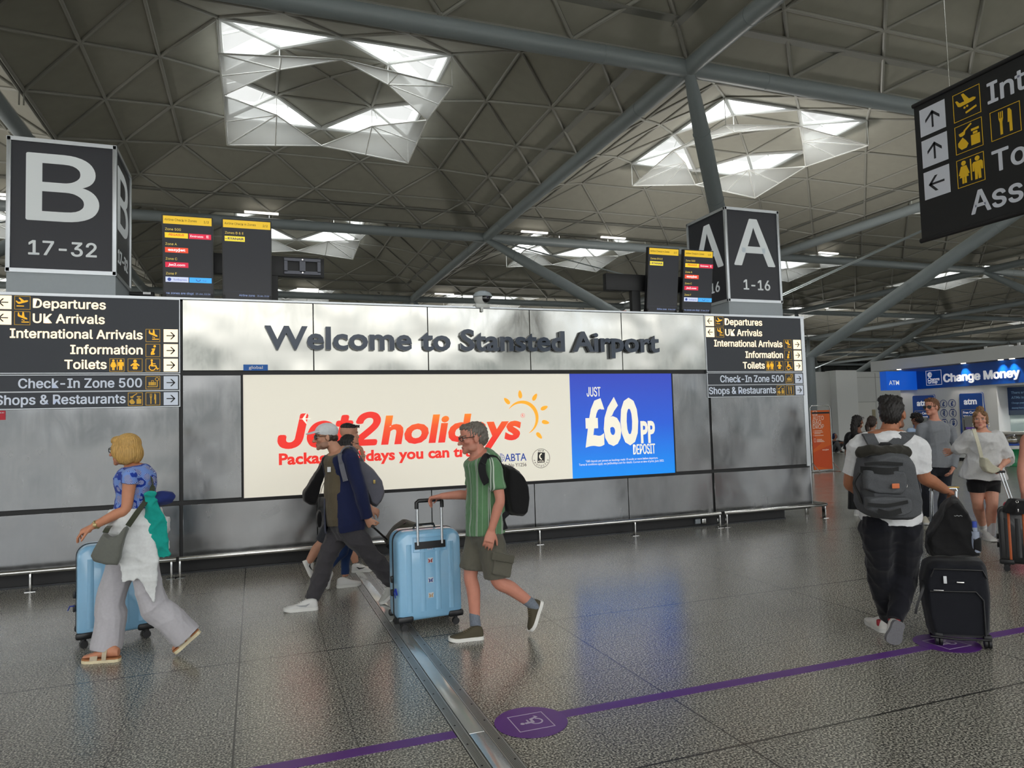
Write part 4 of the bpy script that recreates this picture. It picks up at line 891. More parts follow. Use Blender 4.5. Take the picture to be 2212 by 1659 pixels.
mb = MB(); e = .035; P = [(xl-e, .02), (xl-e, zt+.06), (xl-e+.06, zt+.13), (xr+e-.06, zt+.13), (xr+e, zt+.06), (xr+e, .02)]
mb.tube([sf.p(a, b) for a, b in P], .013, 10); mb.build('tube_frame', POL, t)
mb = MB()
for x in (xl-e, xr+e):
    mb.tube([(x, SY-.28, .012), (x, SY-.07, .2), (x, SY, .26), (x, SY+.07, .2), (x, SY+.28, .012), (x, SY-.28, .012)], .011, 8)
mb.span((xl-e, SY-.03, .03), (xr+e, SY+.03, .06)); mb.build('foot', POL, t)
mb = MB(); sf.rect(mb, xl+.01, zt-.10, xr-.01, zt-.05, .012, .016); mb.build('top_strip', BLACK, pn)
for s, y, x1_ in (('AUTO', 865, 178), ('BAG', 908, 152), ('DROP', 951, 181)):
    a, z = sp(70, y); a1, _ = sp(x1_, y); mb = MB(); text(mb, sf, s, a, z, a1, .115, .0125, .002, INTER, bold=.012); mb.build('lettering', OWH, pn)
mb = MB(); a, z = sp(90, 800); sf.ring(mb, a-.06, z-.05, a+.06, z+.08, .012, .0125, .014); sf.circ(mb, a, z, .025, .0125, .014); sf.rect(mb, a-.08, z-.06, a-.065, z+.06, .0125, .014); sf.rect(mb, a+.065, z-.06, a+.08, z+.06, .0125, .014); mb.build('bag_symbol', OWH, pn)
mb = MB()
for x, y, w_ in ((85, 975, .3), (85, 990, .34), (85, 1003, .24), (85, 1022, .36), (110, 1060, .2), (110, 1072, .26), (110, 1083, .3)):
    a, z = sp(x, y); sf.rect(mb, a, z, a+w_*.9, z+.016, .0125, .0135)
    if x == 85 and y != 1003: sf.rect(mb, a-.05, z+.002, a-.03, z+.014, .0125, .0135)
mb.build('print_lines', OWH, pn)
mb = MB(); a, z = sp(91, 1066); sf.ring(mb, a-.03, z-.05, a+.03, z+.05, .008, .0125, .014); mb.build('card_symbol', OWH, pn)
mb = MB(); a, z = sp(164, 1165); a1, _ = sp(229, 1160); text(mb, sf, 'easyJet', a, z, a1, .035, .0125, .002, None, off=.03); mb.build('lettering', OWH, pn)
# ================================================================== figures: bodies and cloth are fused from tapered forms into one skin
def cat_(P, R, m=5):
    """Catmull-Rom resampling of a path with radii"""
    P = [A(*p) for p in P]; R = [A(*(r if not np.isscalar(r) else (r, r))) for r in R]
    Q, S = [], []
    for i in range(len(P)-1):
        p0, p1, p2, p3 = P[max(i-1, 0)], P[i], P[i+1], P[min(i+2, len(P)-1)]
        for k in range(m):
            t = k/m; Q.append(.5*((2*p1)+(-p0+p2)*t+(2*p0-5*p1+4*p2-p3)*t*t+(-p0+3*p1-3*p2+p3)*t**3)); S.append(R[i]*(1-t)+R[i+1]*t)
    Q.append(P[-1]); S.append(R[-1]); return Q, S
def limb(mb, P, R, ref=None, n=14, ends=(True, True), m=5):
    Q, S = cat_(P, R, m); mb.tube(Q, [tuple(s) for s in S], n, ref=ref)
    if ends[0]: mb.ball(Q[0], float(min(S[0]))*.97, nu=12, nv=8)
    if ends[1]: mb.ball(Q[-1], float(min(S[-1]))*.97, nu=12, nv=8)
    return mb
def fuse(mb, name, m, parent=None, voxel=.006, smooth=4, fold=0., ffreq=22., seed=1, cut=None, post=None, origin=None, strand=None):
    """turns the collected forms into one continuous surface"""
    me = mb.mesh('form'); o = bpy.data.objects.new('form', me); COL.objects.link(o)
    r = o.modifiers.new('r', 'REMESH'); r.mode = 'VOXEL'; r.voxel_size = voxel
    if smooth: s = o.modifiers.new('s', 'SMOOTH'); s.factor = .5; s.iterations = smooth
    dg = bpy.context.evaluated_depsgraph_get(); out = bpy.data.meshes.new_from_object(o.evaluated_get(dg)); out.name = name
    bpy.data.objects.remove(o); bpy.data.meshes.remove(me)
    n = len(out.vertices); v = np.zeros(n*3); out.vertices.foreach_get('co', v); v = v.reshape(-1, 3)
    nn = np.zeros(n*3); out.vertices.foreach_get('normal', nn); nn = nn.reshape(-1, 3)
    if fold:
        rg = np.random.RandomState(seed); d = np.zeros(n)
        for k in range(9):
            w = rg.normal(size=3); w /= np.linalg.norm(w); w[2] *= (.55 if k % 2 else 1.5); fr = ffreq*(.6+1.3*rg.rand())
            wob = .9*np.sin(v @ (rg.normal(size=3)*ffreq*.35)+rg.rand()*6)
            d += (1-np.abs(np.sin(v@w*fr*.5+wob+rg.rand()*6)))**2.2*(rg.rand()*.6+.4)-.3
        v = v + nn*(fold*.75*d)[:, None]
    if strand is not None: v = v + nn*strand(v)[:, None]
    out.vertices.foreach_set('co', v.ravel())
    if cut is not None:
        bm = bmesh.new(); bm.from_mesh(out); bm.verts.ensure_lookup_table(); kill = cut(v)
        bmesh.ops.delete(bm, geom=[x for x, k in zip(bm.verts, kill) if k], context='VERTS'); bm.to_mesh(out); bm.free()
    out.polygons.foreach_set('use_smooth', [True]*len(out.polygons)); out.materials.clear(); out.materials.append(m); out.update()
    if post is not None: post(out)
    ob = linkobj(name, out, parent)
    if parent is None:
        c = (v.min(0)+v.max(0))/2; c[2] = v[:, 2].min(); out.transform(Matrix.Translation(-Vector(c))); ob.location = c
    return ob
def Q(px, py, d): return EYE + ray(px, py)*d
def depth(p): return float((np.asarray(p)-EYE) @ fwd)
HFW = nrm(A(fwd[0], fwd[1], 0)); HRT = A(cr[0], cr[1], 0); HRT = nrm(HRT); UP = A(0, 0, 1)
SKIN = mat('skin', (255, 255, 255), .5, var=.05, vscale=25, attr='Col', spec=.35, bump=.06, bscale=160)
TORSO_M = [(-.2, .115, .085), (-.08, .158, .108), (.06, .172, .118), (.22, .16, .112), (.4, .147, .108), (.58, .158, .117), (.75, .17, .122), (.87, .165, .105), (.94, .125, .085), (1.0, .07, .066)]
TORSO_F = [(-.2, .12, .09), (-.08, .172, .118), (.06, .18, .125), (.22, .155, .11), (.4, .13, .10), (.58, .14, .112), (.75, .148, .118), (.87, .142, .092), (.94, .105, .075), (1.0, .058, .055)]
class Body:
    """joints J: H head centre, N neck base, C chest, P pelvis, s/e/w (shoulder, elbow, wrist) and h/k/a (hip, knee, ankle) for l and r"""
    def __init__(s, J, face, sc=1., fem=False, skin=(206, 152, 124), girth=1., arm=1., leg=1.):
        s.J = {k: A(*v) for k, v in J.items()}; s.sc, s.fem, s.skin, s.g, s.ag, s.lg = sc, fem, skin, girth, arm, leg
        s.f = nrm(face); s.r = nrm(np.cross(s.f, UP)); s.u = np.cross(s.r, s.f); s.R = np.stack([s.r, s.f, s.u], 1)
        j = s.J; s.lat0 = nrm(j['hr']-j['hl']); s.lat1 = nrm(j['sr']-j['sl'])
        s.tab = TORSO_F if fem else TORSO_M
    def hp(s, x, y, z): return s.J['H']+s.R @ (A(x, y, z)*s.sc)
    def spine(s, t):
        j = s.J; P, C, N = j['P'], j['C'], j['N']; up0 = nrm(C-P); L = np.linalg.norm(C-P)+np.linalg.norm(N-C)
        if t < 0: return P+up0*t*L
        a = P*(1-t)**2+2*t*(1-t)*(2*C-.5*P-.5*N)+N*t*t; return a
    def frame(s, t):
        tt = min(max(t, 0), 1); lat = nrm(s.lat0*(1-tt)+s.lat1*tt); d = nrm(s.spine(tt+.05)-s.spine(tt-.05) if t > 0 else s.J['C']-s.J['P'])
        fw = nrm(np.cross(d, lat)); return lat, fw, d
    def sect(s, t, infl=0., fshift=0., n=24, ext=1., wmul=1., dmul=1.):
        T = [x[0] for x in s.tab]; w = np.interp(t, T, [x[1] for x in s.tab])*s.sc*s.g+infl; d = np.interp(t, T, [x[2] for x in s.tab])*s.sc*s.g+infl
        lat, fw, _ = s.frame(t); c = s.spine(t)+fw*fshift; a = np.arange(n)*2*math.pi/n; e = .85
        ca, sa = np.cos(a), np.sin(a); return c+np.outer(np.sign(ca)*abs(ca)**e*w*wmul, lat)+np.outer(np.sign(sa)*abs(sa)**e*d*dmul, fw)
    def torso(s, mb, t0, t1, infl=0., flare=0., k=14, belly=0., **kw):
        ts = np.linspace(t0, t1, k)
        mb.loft([s.sect(t, infl+flare*max(0, (t1-.5-t))/(t1-.5-t0+1e-6), fshift=belly*math.exp(-((t-.32)/.22)**2), **kw) for t in ts]); return mb
    def arm(s, mb, sd, f=1., infl=0., start=0., n=14, flare=0.):
        """arm of side sd up to fraction f of its length (1 = wrist, .5 = elbow)"""
        S, E, Wr = s.J['s'+sd], s.J['e'+sd], s.J['w'+sd]; q = s.sc*s.ag; C = s.spine(.86)
        pts = [S*.62+C*.38, S, S*.55+E*.45, E, E*.68+Wr*.32, Wr]; rad = [.058, .056, .047, .039, .041, .027]; pos = [-.1, .0, .23, .5, .66, 1.]
        rad = [x*q for x in rad]; out, orr = [], []
        for p, r, x in zip(pts, rad, pos):
            if x <= f+1e-6: out.append(p); orr.append(r+infl*(1 if x > -.05 else .6)+flare*max(0, x))
        if pos[len(out)-1] < f and len(out) < len(pts):
            i = len(out); t = (f-pos[i-1])/(pos[i]-pos[i-1]); out.append(pts[i-1]*(1-t)+pts[i]*t); orr.append(rad[i-1]*(1-t)+rad[i]*t+infl+flare*f)
        limb(mb, out, orr, n=n, ends=(True, False)); return out[-1]
    def leg(s, mb, sd, f=1., infl=0., wide=None, n=16):
        H_, K, An = s.J['h'+sd], s.J['k'+sd], s.J['a'+sd]; q = s.sc*s.lg; fw = s.frame(0)[1]
        pts = [H_+(H_-K)*.12, H_, H_*.55+K*.45, K, K*.66+An*.34-fw*.012, An]; rad = [.085, .092, .076, .055, .056, .036]; pos = [-.06, 0, .22, .5, .67, 1.]
        rad = [x*q for x in rad]; add = wide or [infl]*6; out, orr = [], []
        for p, r, x, a in zip(pts, rad, pos, add):
            if x <= f+1e-6: out.append(p); orr.append(r+a)
        if pos[len(out)-1] < f and len(out) == len(pts): out[-1] = An+(An-K)*(f-1)*2
        elif pos[len(out)-1] < f: i = len(out); t = (f-pos[i-1])/(pos[i]-pos[i-1]); out.append(pts[i-1]*(1-t)+pts[i]*t); orr.append(rad[i-1]*(1-t)+rad[i]*t+add[i-1]*(1-t)+add[i]*t)
        limb(mb, out, orr, n=n, ends=(True, False)); return out[-1]
    def head(s, mb):
        c = s.sc; B = lambda x, y, z, rx, ry, rz: mb.ball(s.hp(x, y, z), (rx*c, ry*c, rz*c), s.R)
        B(0, -.014, .032, .074, .096, .083); B(0, .022, -.02, .061, .066, .078); B(0, .03, -.068, .05, .054, .042); B(0, .074, -.096, .021, .018, .017)
        for x in (-1, 1):
            B(x*.024, .083, .026, .023, .011, .008); B(x*.04, .058, -.018, .024, .026, .022); B(x*.031, .078, .006, .014, .011, .0115); B(x*.075, -.006, -.006, .010, .02, .031)
            B(x*.011, .099, -.033, .0095, .011, .0085); B(x*.045, .02, -.07, .018, .04, .025)
        limb(mb, [s.hp(0, .086, .02), s.hp(0, .1, -.008), s.hp(0, .112, -.03)], [.0085*c, .0095*c, .0125*c], n=10)
        B(0, .0845, -.058, .023, .0105, .0065); B(0, .082, -.07, .02, .0105, .0075); B(0, .07, -.08, .03, .018, .02); B(0, .05, .055, .05, .04, .045)
        limb(mb, [s.hp(0, -.022, -.03), (s.hp(0, -.02, -.05)+s.J['N'])/2, s.J['N']-UP*.03], [.056*c*(.86 if s.fem else 1), .054*c*(.86 if s.fem else 1), .066*c], n=16)
    def hand(s, mb, sd, d, palm, curl=(.3, .35, .4, .45), bend=.6, spread=.1, thumb=(.5, .6), size=1.):
        """d: direction from wrist to knuckles, palm: the way the palm faces"""
        W_ = s.J['w'+sd]; d = nrm(d); palm = nrm(palm-d*(palm@d)); lt = np.cross(d, palm)*(1 if sd == 'r' else -1)  # towards the thumb
        lt = -lt; q = s.sc*size; kn = W_+d*.088*q
        secs = []
        for t, w, h in ((-.02, .026, .021), (.02, .034, .019), (.055, .041, .0165), (.088, .040, .0145)):
            a = np.arange(14)*2*math.pi/14; secs.append(W_+d*t*q+np.outer(np.cos(a)*w*q, lt)+np.outer(np.sin(a)*h*q, palm))
        mb.loft(secs); mb.ball(W_+d*.03*q+lt*.02*q+palm*.009*q, (.018*q, .018*q, .018*q))
        for i, (off, ln) in enumerate(((.031, .072), (.0105, .081), (-.0105, .075), (-.031, .06))):
            p = kn+lt*off*q-d*.008*q; dr = nrm(d+lt*spread*off/.031); a = curl[i]; P = [p]; R_ = [.0088*q]
            for k, fr in enumerate((.45, .32, .23)):
                dr = nrm(dr*math.cos(a)+palm*math.sin(a)); p = p+dr*ln*fr*q; P.append(p); R_.append((.0083, .0075, .0062)[k]*q); a = curl[i]*(1+bend*.6) if k == 0 else curl[i]*bend
            limb(mb, P, R_, n=10, m=3)
        p = W_+d*.025*q+lt*.028*q; dr = nrm(d*.75+lt*thumb[0]+palm*.35); P = [p]; R_ = [.013*q]
        for k, fr in enumerate((.034, .03, .024)):
            p = p+dr*fr*q; P.append(p); R_.append((.0108, .0095, .0078)[k]*q); dr = nrm(dr+(d*.3-lt*.35+palm*.5)*thumb[1]*.6)
        limb(mb, P, R_, n=10, m=3); return kn
    def foot(s, mb, heel, toe, up=UP, w=.043):
        d = nrm(toe-heel); L = np.linalg.norm(toe-heel); up = nrm(up-d*(up@d)); lt = np.cross(d, up)
        secs = []
        for t, hw, h in ((.02, .026, .055), (.12, .032, .075), (.3, .034, .075), (.5, .04, .055), (.7, w, .038), (.86, w*.9, .026), (.97, w*.55, .018)):
            a = np.arange(14)*2*math.pi/14; secs.append(heel+d*L*t+up*h*.5+np.outer(np.cos(a)*hw, lt)+np.outer(np.sin(a)*h*.5, up))
        mb.loft(secs)
    def paint(s, lips=(176, 96, 92), brow=(70, 50, 38), beard=None, eye=(70, 60, 50), stub=0.):
        sk = A(*lin(s.skin)); R, Hc, c = s.R, s.J['H'], s.sc
        def post(me):
            n = len(me.vertices); v = np.zeros(n*3); me.vertices.foreach_get('co', v); v = v.reshape(-1, 3); q = ((v-Hc) @ R)/c
            col = np.tile(sk, (n, 1)); x, y, z = np.abs(q[:, 0]), q[:, 1], q[:, 2]
            def mix(w, cc): nonlocal col; w = np.clip(w, 0, 1)[:, None]; col = col*(1-w)+A(*lin(cc))*w
            near = (np.abs(q) < .16).all(1)
            red = np.exp(-(((x-.04)/.022)**2+((z+.03)/.022)**2))*(y > .03)*near; mix(red*.25, (205, 110, 96)); mix(np.exp(-((x/.016)**2+((z+.03)/.018)**2))*(y > .09)*near*.3, (205, 110, 96))
            if beard is not None: mix(((z < -.035)*(y > -.01)*(z > -.13)*near*np.clip((-.03-z)/.02, 0, 1))*stub, beard)
            mix(np.exp(-((x/.022)**2+((z+.064)/.0085)**2)**2)*(y > .075)*near, lips)
            mix(1.3*np.exp(-(((x-.03)/.019)**4+((z-.027-.002*np.cos(x*90))/.0048)**4))*(y > .06)*near, brow)
            ew = np.exp(-(((x-.031)/.0125)**2+((z-.006)/.0058)**2)**3)*(y > .06)*near; mix(ew*1.2, (236, 232, 226)); mix(1.5*np.exp(-(((x-.031)/.0062)**2+((z-.006)/.006)**2)**3)*(y > .06)*near, eye)
            mix(.9*np.exp(-(((x-.031)/.014)**4+((z-.0125)/.0022)**4))*(y > .06)*near, (40, 30, 28))
            a = me.color_attributes.new('Col', 'FLOAT_COLOR', 'POINT'); a.data.foreach_set('color', np.concatenate([col, np.ones((n, 1))], 1).ravel())
        return post
def person(label, B, hands, feet=None, voxel=.0055, group=None, paint=None, legs=True, arms=True, bust=0.):
    mb = MB(); mb.loft([B.sect(q, -.016*min(1, max(0, (.97-q)/.14))) for q in np.linspace(-.2, 1, 16)]); B.head(mb)
    if bust:
        lat, fw, _ = B.frame(.68); c = B.spine(.68)
        for x in (-1, 1): mb.ball(c+lat*x*.07*B.sc+fw*.075*B.sc, .06*B.sc*bust)
    for sd in 'lr':
        if arms: B.arm(mb, sd)
        if legs: B.leg(mb, sd, wide=[-.02, -.016, -.005, 0, 0, 0])
        if sd in hands: B.hand(mb, sd, **hands[sd])
    for ft in (feet or []): B.foot(mb, *ft)
    o = fuse(mb, 'person', SKIN, None, voxel, 3, post=B.paint(**(paint or {})))
    tag(o, label, 'person', group); return o
def cloth(name, c, rough=.85, var=.05, vscale=60., bump=.15, sheen=.15): return mat(name, c, rough, var=var, vscale=vscale, bump=bump, bscale=420, spec=.25, sheen=sheen)
def shirt(B, o, m, name='shirt', t0=.0, infl=.012, sleeve=.3, sl_infl=.014, flare=.0, slflare=0., fold=.006, seed=1, belly=0., voxel=.009, cut=None, t1=.985, bust=0., ff=20, **kw):
    mb = MB(); B.torso(mb, t0, t1, infl, flare, belly=belly, **kw)
    if bust:
        lat, fw, _ = B.frame(.68); c = B.spine(.68)
        for x in (-1, 1): mb.ball(c+lat*x*.068*B.sc+fw*.078*B.sc, .068*B.sc*bust)
    sl = sleeve if isinstance(sleeve, dict) else {'l': sleeve, 'r': sleeve}
    for sd in 'lr':
        if sl[sd]: B.arm(mb, sd, sl[sd], sl_infl, flare=slflare)
    return fuse(mb, name, m, o, voxel, 3, fold, ff, seed, cut)
def trousers(B, o, m, name='trousers', waist=.2, infl=.012, wide=None, f=1., fold=.006, seed=2, voxel=.009, ff=20, extra=None):
    mb = MB(); B.torso(mb, -.215, waist, min(infl, .009)); fl = f if isinstance(f, dict) else {'l': f, 'r': f}
    for sd in 'lr': B.leg(mb, sd, fl[sd], infl, wide)
    if extra: extra(mb)
    return fuse(mb, name, m, o, voxel, 3, fold, ff, seed)
def shoe(o, heel, toe, up=UP, m=None, sole=None, name='shoe', w=1., collar=1., lace=None, swoosh=None, L0=None, ankle=None):
    heel, toe = A(*heel), A(*toe); d = nrm(toe-heel); L = np.linalg.norm(toe-heel); up = nrm(A(*up)-d*(A(*up)@d)); lt = np.cross(d, up)
    n = 20; a = np.arange(n)*2*math.pi/n; ST = .026
    def sec(t, hw, h, z0): return heel+d*L*t+np.outer(np.cos(a)*hw*w, lt)+np.outer(np.maximum(np.sin(a), -.25)*h*.8+h*.2+z0, up)
    mb = MB(); mb.loft([sec(t, hw, h*collar, ST*.7) for t, hw, h in ((.015, .02, .05), (.05, .03, .072), (.16, .036, .083), (.3, .037, .082), (.42, .039, .068), (.56, .043, .05), (.72, .046, .038), (.86, .042, .03), (.95, .03, .022), (.985, .014, .012))])
    sh = fuse(mb, name, m, o, .006, 3)
    mb = MB(); out = []
    for t, hw in ((0, .012), (.02, .026), (.07, .034), (.18, .039), (.35, .038), (.5, .041), (.66, .048), (.78, .048), (.88, .043), (.95, .034), (.99, .02), (1.005, .006)): out.append((t, hw*w))
    P = [heel+d*L*t+lt*h for t, h in out]+[heel+d*L*t-lt*h for t, h in reversed(out)]
    zz = [max(0, (t-.8))*.05 for t, _ in out]; zz = zz+zz[::-1]
    lo = np.array([p+up*z for p, z in zip(P, zz)]); mb.loft([lo, lo+up*ST*.5+0, lo*.995+.005*lo.mean(0)+up*ST]); so = mb.build('sole', sole, sh)
    if lace is not None:
        mb = MB()
        for k in range(5):
            t = .34+.055*k; hh = np.interp(t, [.3, .42, .56, .72], [.082, .068, .05, .038])*collar+ST*.75; c = heel+d*L*t+up*hh
            mb.tube([c-lt*.02*w-up*.008, c+d*.006+up*.002, c+lt*.02*w-up*.008], .0028, 6)
        mb.build('laces', lace, sh)
    if swoosh is not None:
        for x in (-1, 1):
            mb = MB(); Z = [(.22, .05), (.34, .024), (.5, .03), (.64, .045), (.5, .04), (.36, .04), (.27, .05)]
            mb.prism([heel+d*L*t+lt*x*(.0425 if t < .45 else .046)*w+up*(z+ST*.6) for t, z in Z], lt*x*.003); mb.build('side_mark', swoosh, sh)
    return sh
def specs(B, o, m, lens, name='glasses', wide=1., h=.017, up=0., rim=True):
    mb = MB(); c = B.sc; y = .103
    for x in (-1, 1):
        P = [B.hp(x*.033+.026*wide*math.cos(t)*abs(math.cos(t))**-.3, y-.004*abs(x*.033+.026*math.cos(t))/.06*3, .006+up+h*math.sin(t)) for t in np.linspace(0, 2*math.pi, 18)[:-1]]
        mb.tube(P, .0022*c*1.3, 6, closed=True); mb.tube([B.hp(x*.06, y-.012, .012+up), B.hp(x*.072, .06, .014+up), B.hp(x*.079, -.005, .012+up), B.hp(x*.08, -.02, .0+up)], .0026, 6)
    mb.tube([B.hp(-.009, y+.002, .01+up), B.hp(.009, y+.002, .01+up)], .0024, 6); g = mb.build(name, m, o)
    if lens is not None:
        mb = MB()
        for x in (-1, 1):
            P = [B.hp(x*.033+.026*wide*math.cos(t), y-.012*abs(x*.033+.026*math.cos(t))/.06, .006+up+h*math.sin(t)) for t in np.linspace(0, 2*math.pi, 16)[:-1]]
            mb.prism(P, B.R @ A(0, .002, 0))
        mb.build('lens', lens, g)
    return g
def hairmat(name, c, c2=None): return mat(name, c, .48, var=.3, vscale=1, bump=.25, bscale=1.6, spec=.35, stretch=(150, 150, 16))
def hair(B, o, m, balls=(), base=True, fade=1., rough=.004, seed=3, strand=None, name='hair', voxel=.006, limbs=(), shift=(0, 0, 0), smooth=2):
    mb = MB(); c = B.sc; S = A(*shift)
    if base:
        mb.ball(B.hp(*(A(0, -.024, .043)+S)), (.0815*c*fade, .096*c, .083*c), B.R); mb.ball(B.hp(*(A(0, -.055, .0)+S)), (.07*c, .066*c, .075*c), B.R)
    for b in balls: mb.ball(B.hp(*b[:3]), (b[3]*c, b[4]*c, b[5]*c), B.R)
    for P, R_ in limbs: limb(mb, [B.hp(*p) for p in P], [r*c for r in R_])
    R, Hc = B.R, B.J['H']; rg = np.random.RandomState(seed); ws = [rg.normal(size=3)*(130+90*rg.rand()) for _ in range(5)]
    def st(v):
        q = (v-Hc) @ R; d = sum(np.sin(v@w+k) for k, w in enumerate(ws))*.25*rough
        return d+(strand(q) if strand else 0)
    return fuse(mb, name, m, o, voxel, smooth, strand=st)
def pillow(outline, n, th, name, m, parent, voxel=.012, smooth=6, fold=.0, seed=5, extra=None):
    """a soft bag from its outline (world points) and thickness vector"""
    mb = MB(); n = np.asarray(n, float); P = np.array([A(*p) for p in outline]); c = P.mean(0)
    mb.loft([c+(P-c)*.86-n*th*.5, c+(P-c)*.97-n*th*.32, P, c+(P-c)*.97+n*th*.32, c+(P-c)*.86+n*th*.5])
    if extra: extra(mb)
    return fuse(mb, name, m, parent, voxel, smooth, fold, 20, seed)
def strap(pts, w, th, side, name, m, parent, k=6):
    """flat belt along pts; side: width direction"""
    Q_, _ = cat_(pts, [1]*len(pts), k); mb = MB(); secs = []
    for i, p in enumerate(Q_):
        t = nrm(Q_[min(i+1, len(Q_)-1)]-Q_[max(i-1, 0)]); s_ = A(*(side[min(i//k, len(side)-1)] if isinstance(side, list) else side)); s_ = nrm(s_-t*(s_@t)); u = np.cross(t, s_)
        secs.append([p+s_*w/2+u*th/2, p-s_*w/2+u*th/2, p-s_*w/2-u*th/2, p+s_*w/2-u*th/2])
    mb.loft(secs, smooth=False); return mb.build(name, m, parent)
# ================================================================== woman with blond bob (walks to the left)
X_, Y_, Z_ = A(1, 0, 0), A(0, 1, 0), A(0, 0, 1)
def cw(x, y, Y): return onY(100+x/2.9625, 900+y/2.9625, Y)
def cz(x, y, z=0.): return onZ(100+x/2.9625, 900+y/2.9625, z)
Y0 = 5.80
J = dict(H=cw(505, 212, Y0), N=cw(556, 308, Y0), C=cw(572, 470, Y0), P=cw(565, 700, Y0), sl=cw(540, 385, Y0-.165), sr=cw(540, 372, Y0+.165), el=cw(508, 592, Y0-.21), wl=cw(300, 702, Y0-.17),
         er=cw(560, 610, Y0+.21), wr=cw(440, 775, Y0+.25), hl=cw(575, 735, Y0-.085), hr=cw(545, 735, Y0+.085), kr=cw(415, 1180, Y0+.07), ar=cw(385, 1480, Y0+.06), kl=cw(690, 1205, Y0-.08), al=cw(912, 1420, Y0-.08))
B = Body(J, (-.93, .34, -.06), .96, True, (200, 138, 108), 1.16, .93, 1.0)
hd = cw(175, 760, Y0-.15)-J['wl']; fr_t, fr_h = cz(232, 1574), cz(470, 1562); fl_t, fl_h = cw(828, 1541, Y0-.075), cw(985, 1378, Y0-.075)
fl_t[2] = max(.012, fl_t[2])
P1 = person('blond woman in a blue patterned blouse and wide pale trousers striding past', B, {'l': dict(d=hd, palm=A(.25, .35, -1), curl=(.42, .5, .62, .72), bend=.8, spread=.35, thumb=(.7, .5)), 'r': dict(d=A(-.5, .1, -.8), palm=A(-.5, 0, -.6))},
            feet=[(fr_h+Z_*.032, fr_t+Z_*.03), (fl_h+(nrm(A(-.68, 0, .73))*.03), fl_t+nrm(A(-.68, 0, .73))*.03, A(-.68, 0, .73))], voxel=.005, paint=dict(lips=(180, 104, 96)))
BLOUSE = cloth('blouse', (60, 96, 190)); t, b = nodes_of(BLOUSE)
tc = nd('ShaderNodeTexCoord', t); vo = nd('ShaderNodeTexVoronoi', t); vo.inputs['Scale'].default_value = 17; t.links.new(tc.outputs['Object'], vo.inputs['Vector'])
va = nd('ShaderNodeVectorMath', t, operation='SUBTRACT'); sc_ = nd('ShaderNodeVectorMath', t, operation='SCALE'); sc_.inputs[3].default_value = 1.0
t.links.new(tc.outputs['Object'], va.inputs[0]); t.links.new(vo.outputs['Position'], va.inputs[1]); se = nd('ShaderNodeSeparateXYZ', t); t.links.new(va.outputs[0], se.inputs[0])
at_ = nd('ShaderNodeMath', t, operation='ARCTAN2'); t.links.new(se.outputs[2], at_.inputs[0]); t.links.new(se.outputs[0], at_.inputs[1])
wv = nd('ShaderNodeMath', t, operation='MULTIPLY'); wv.inputs[1].default_value = 17; t.links.new(at_.outputs[0], wv.inputs[0]); sn = nd('ShaderNodeMath', t, operation='SINE'); t.links.new(wv.outputs[0], sn.inputs[0])
r1 = nd('ShaderNodeValToRGB', t); e = r1.color_ramp.elements; e[0].position = .42; e[0].color = (*lin((30, 62, 164)), 1); e[1].position = .6; e[1].color = (*lin((232, 238, 246)), 1); t.links.new(sn.outputs[0], r1.inputs[0])
m1 = nd('ShaderNodeMapRange', t); m1.inputs[1].default_value = .2; m1.inputs[2].default_value = .75; t.links.new(vo.outputs['Distance'], m1.inputs[0])
r2 = nd('ShaderNodeMix', t, data_type='RGBA'); r2.inputs[6].default_value = (*lin((28, 60, 160)), 1); r2.inputs[7].default_value = (*lin((120, 152, 220)), 1)
vc = nd('ShaderNodeSeparateColor', t); t.links.new(vo.outputs['Color'], vc.inputs[0]); gt = nd('ShaderNodeMath', t, operation='GREATER_THAN'); gt.inputs[1].default_value = .5; t.links.new(vc.outputs[0], gt.inputs[0])
t.links.new(gt.outputs[0], r2.inputs[0]); mm = nd('ShaderNodeMath', t, operation='LESS_THAN'); mm.inputs[1].default_value = .5; t.links.new(m1.outputs[0], mm.inputs[0])
m4 = nd('ShaderNodeMix', t, data_type='RGBA'); t.links.new(mm.outputs[0], m4.inputs[0]); t.links.new(r1.outputs[0], m4.inputs[7]); t.links.new(r2.outputs[2], m4.inputs[6]); t.links.new(m4.outputs[2], b.inputs['Base Color'])
shirt(B, P1, BLOUSE, 'blouse', .02, .018, .13, .016, .012, .02, .005, 4, bust=1.05)
LINEN = cloth('linen', (184, 182, 188), .9); trousers(B, P1, LINEN, 'trousers', .25, .014, [.016, .018, .03, .05, .055, .078], {'l': .985, 'r': 1.02}, .007, 3)
CARD = cloth('cardigan', (226, 229, 230), .9); mb = MB(); B.torso(mb, -.2, .24, .05, .02); mb.loft([B.sect(tt, .06+.1*max(0, .05-tt)*.5, fshift=-.03-.06*(.1-tt)) for tt in (.1, 0, -.1, -.2, -.3, -.42)])
limb(mb, [cw(600, 700, Y0-.2), cw(635, 900, Y0-.22), cw(665, 1090, Y0-.21), cw(690, 1180, Y0-.2)], [(.085, .035), (.085, .035), (.05, .022), (.012, .01)], ref=X_)
limb(mb, [cw(530, 680, Y0-.2), cw(520, 860, Y0-.22), cw(555, 1045, Y0-.21)], [(.06, .03), (.075, .035), (.075, .016)], ref=X_)
fuse(mb, 'cardigan', CARD, P1, .01, 4, .008, 24, 8)
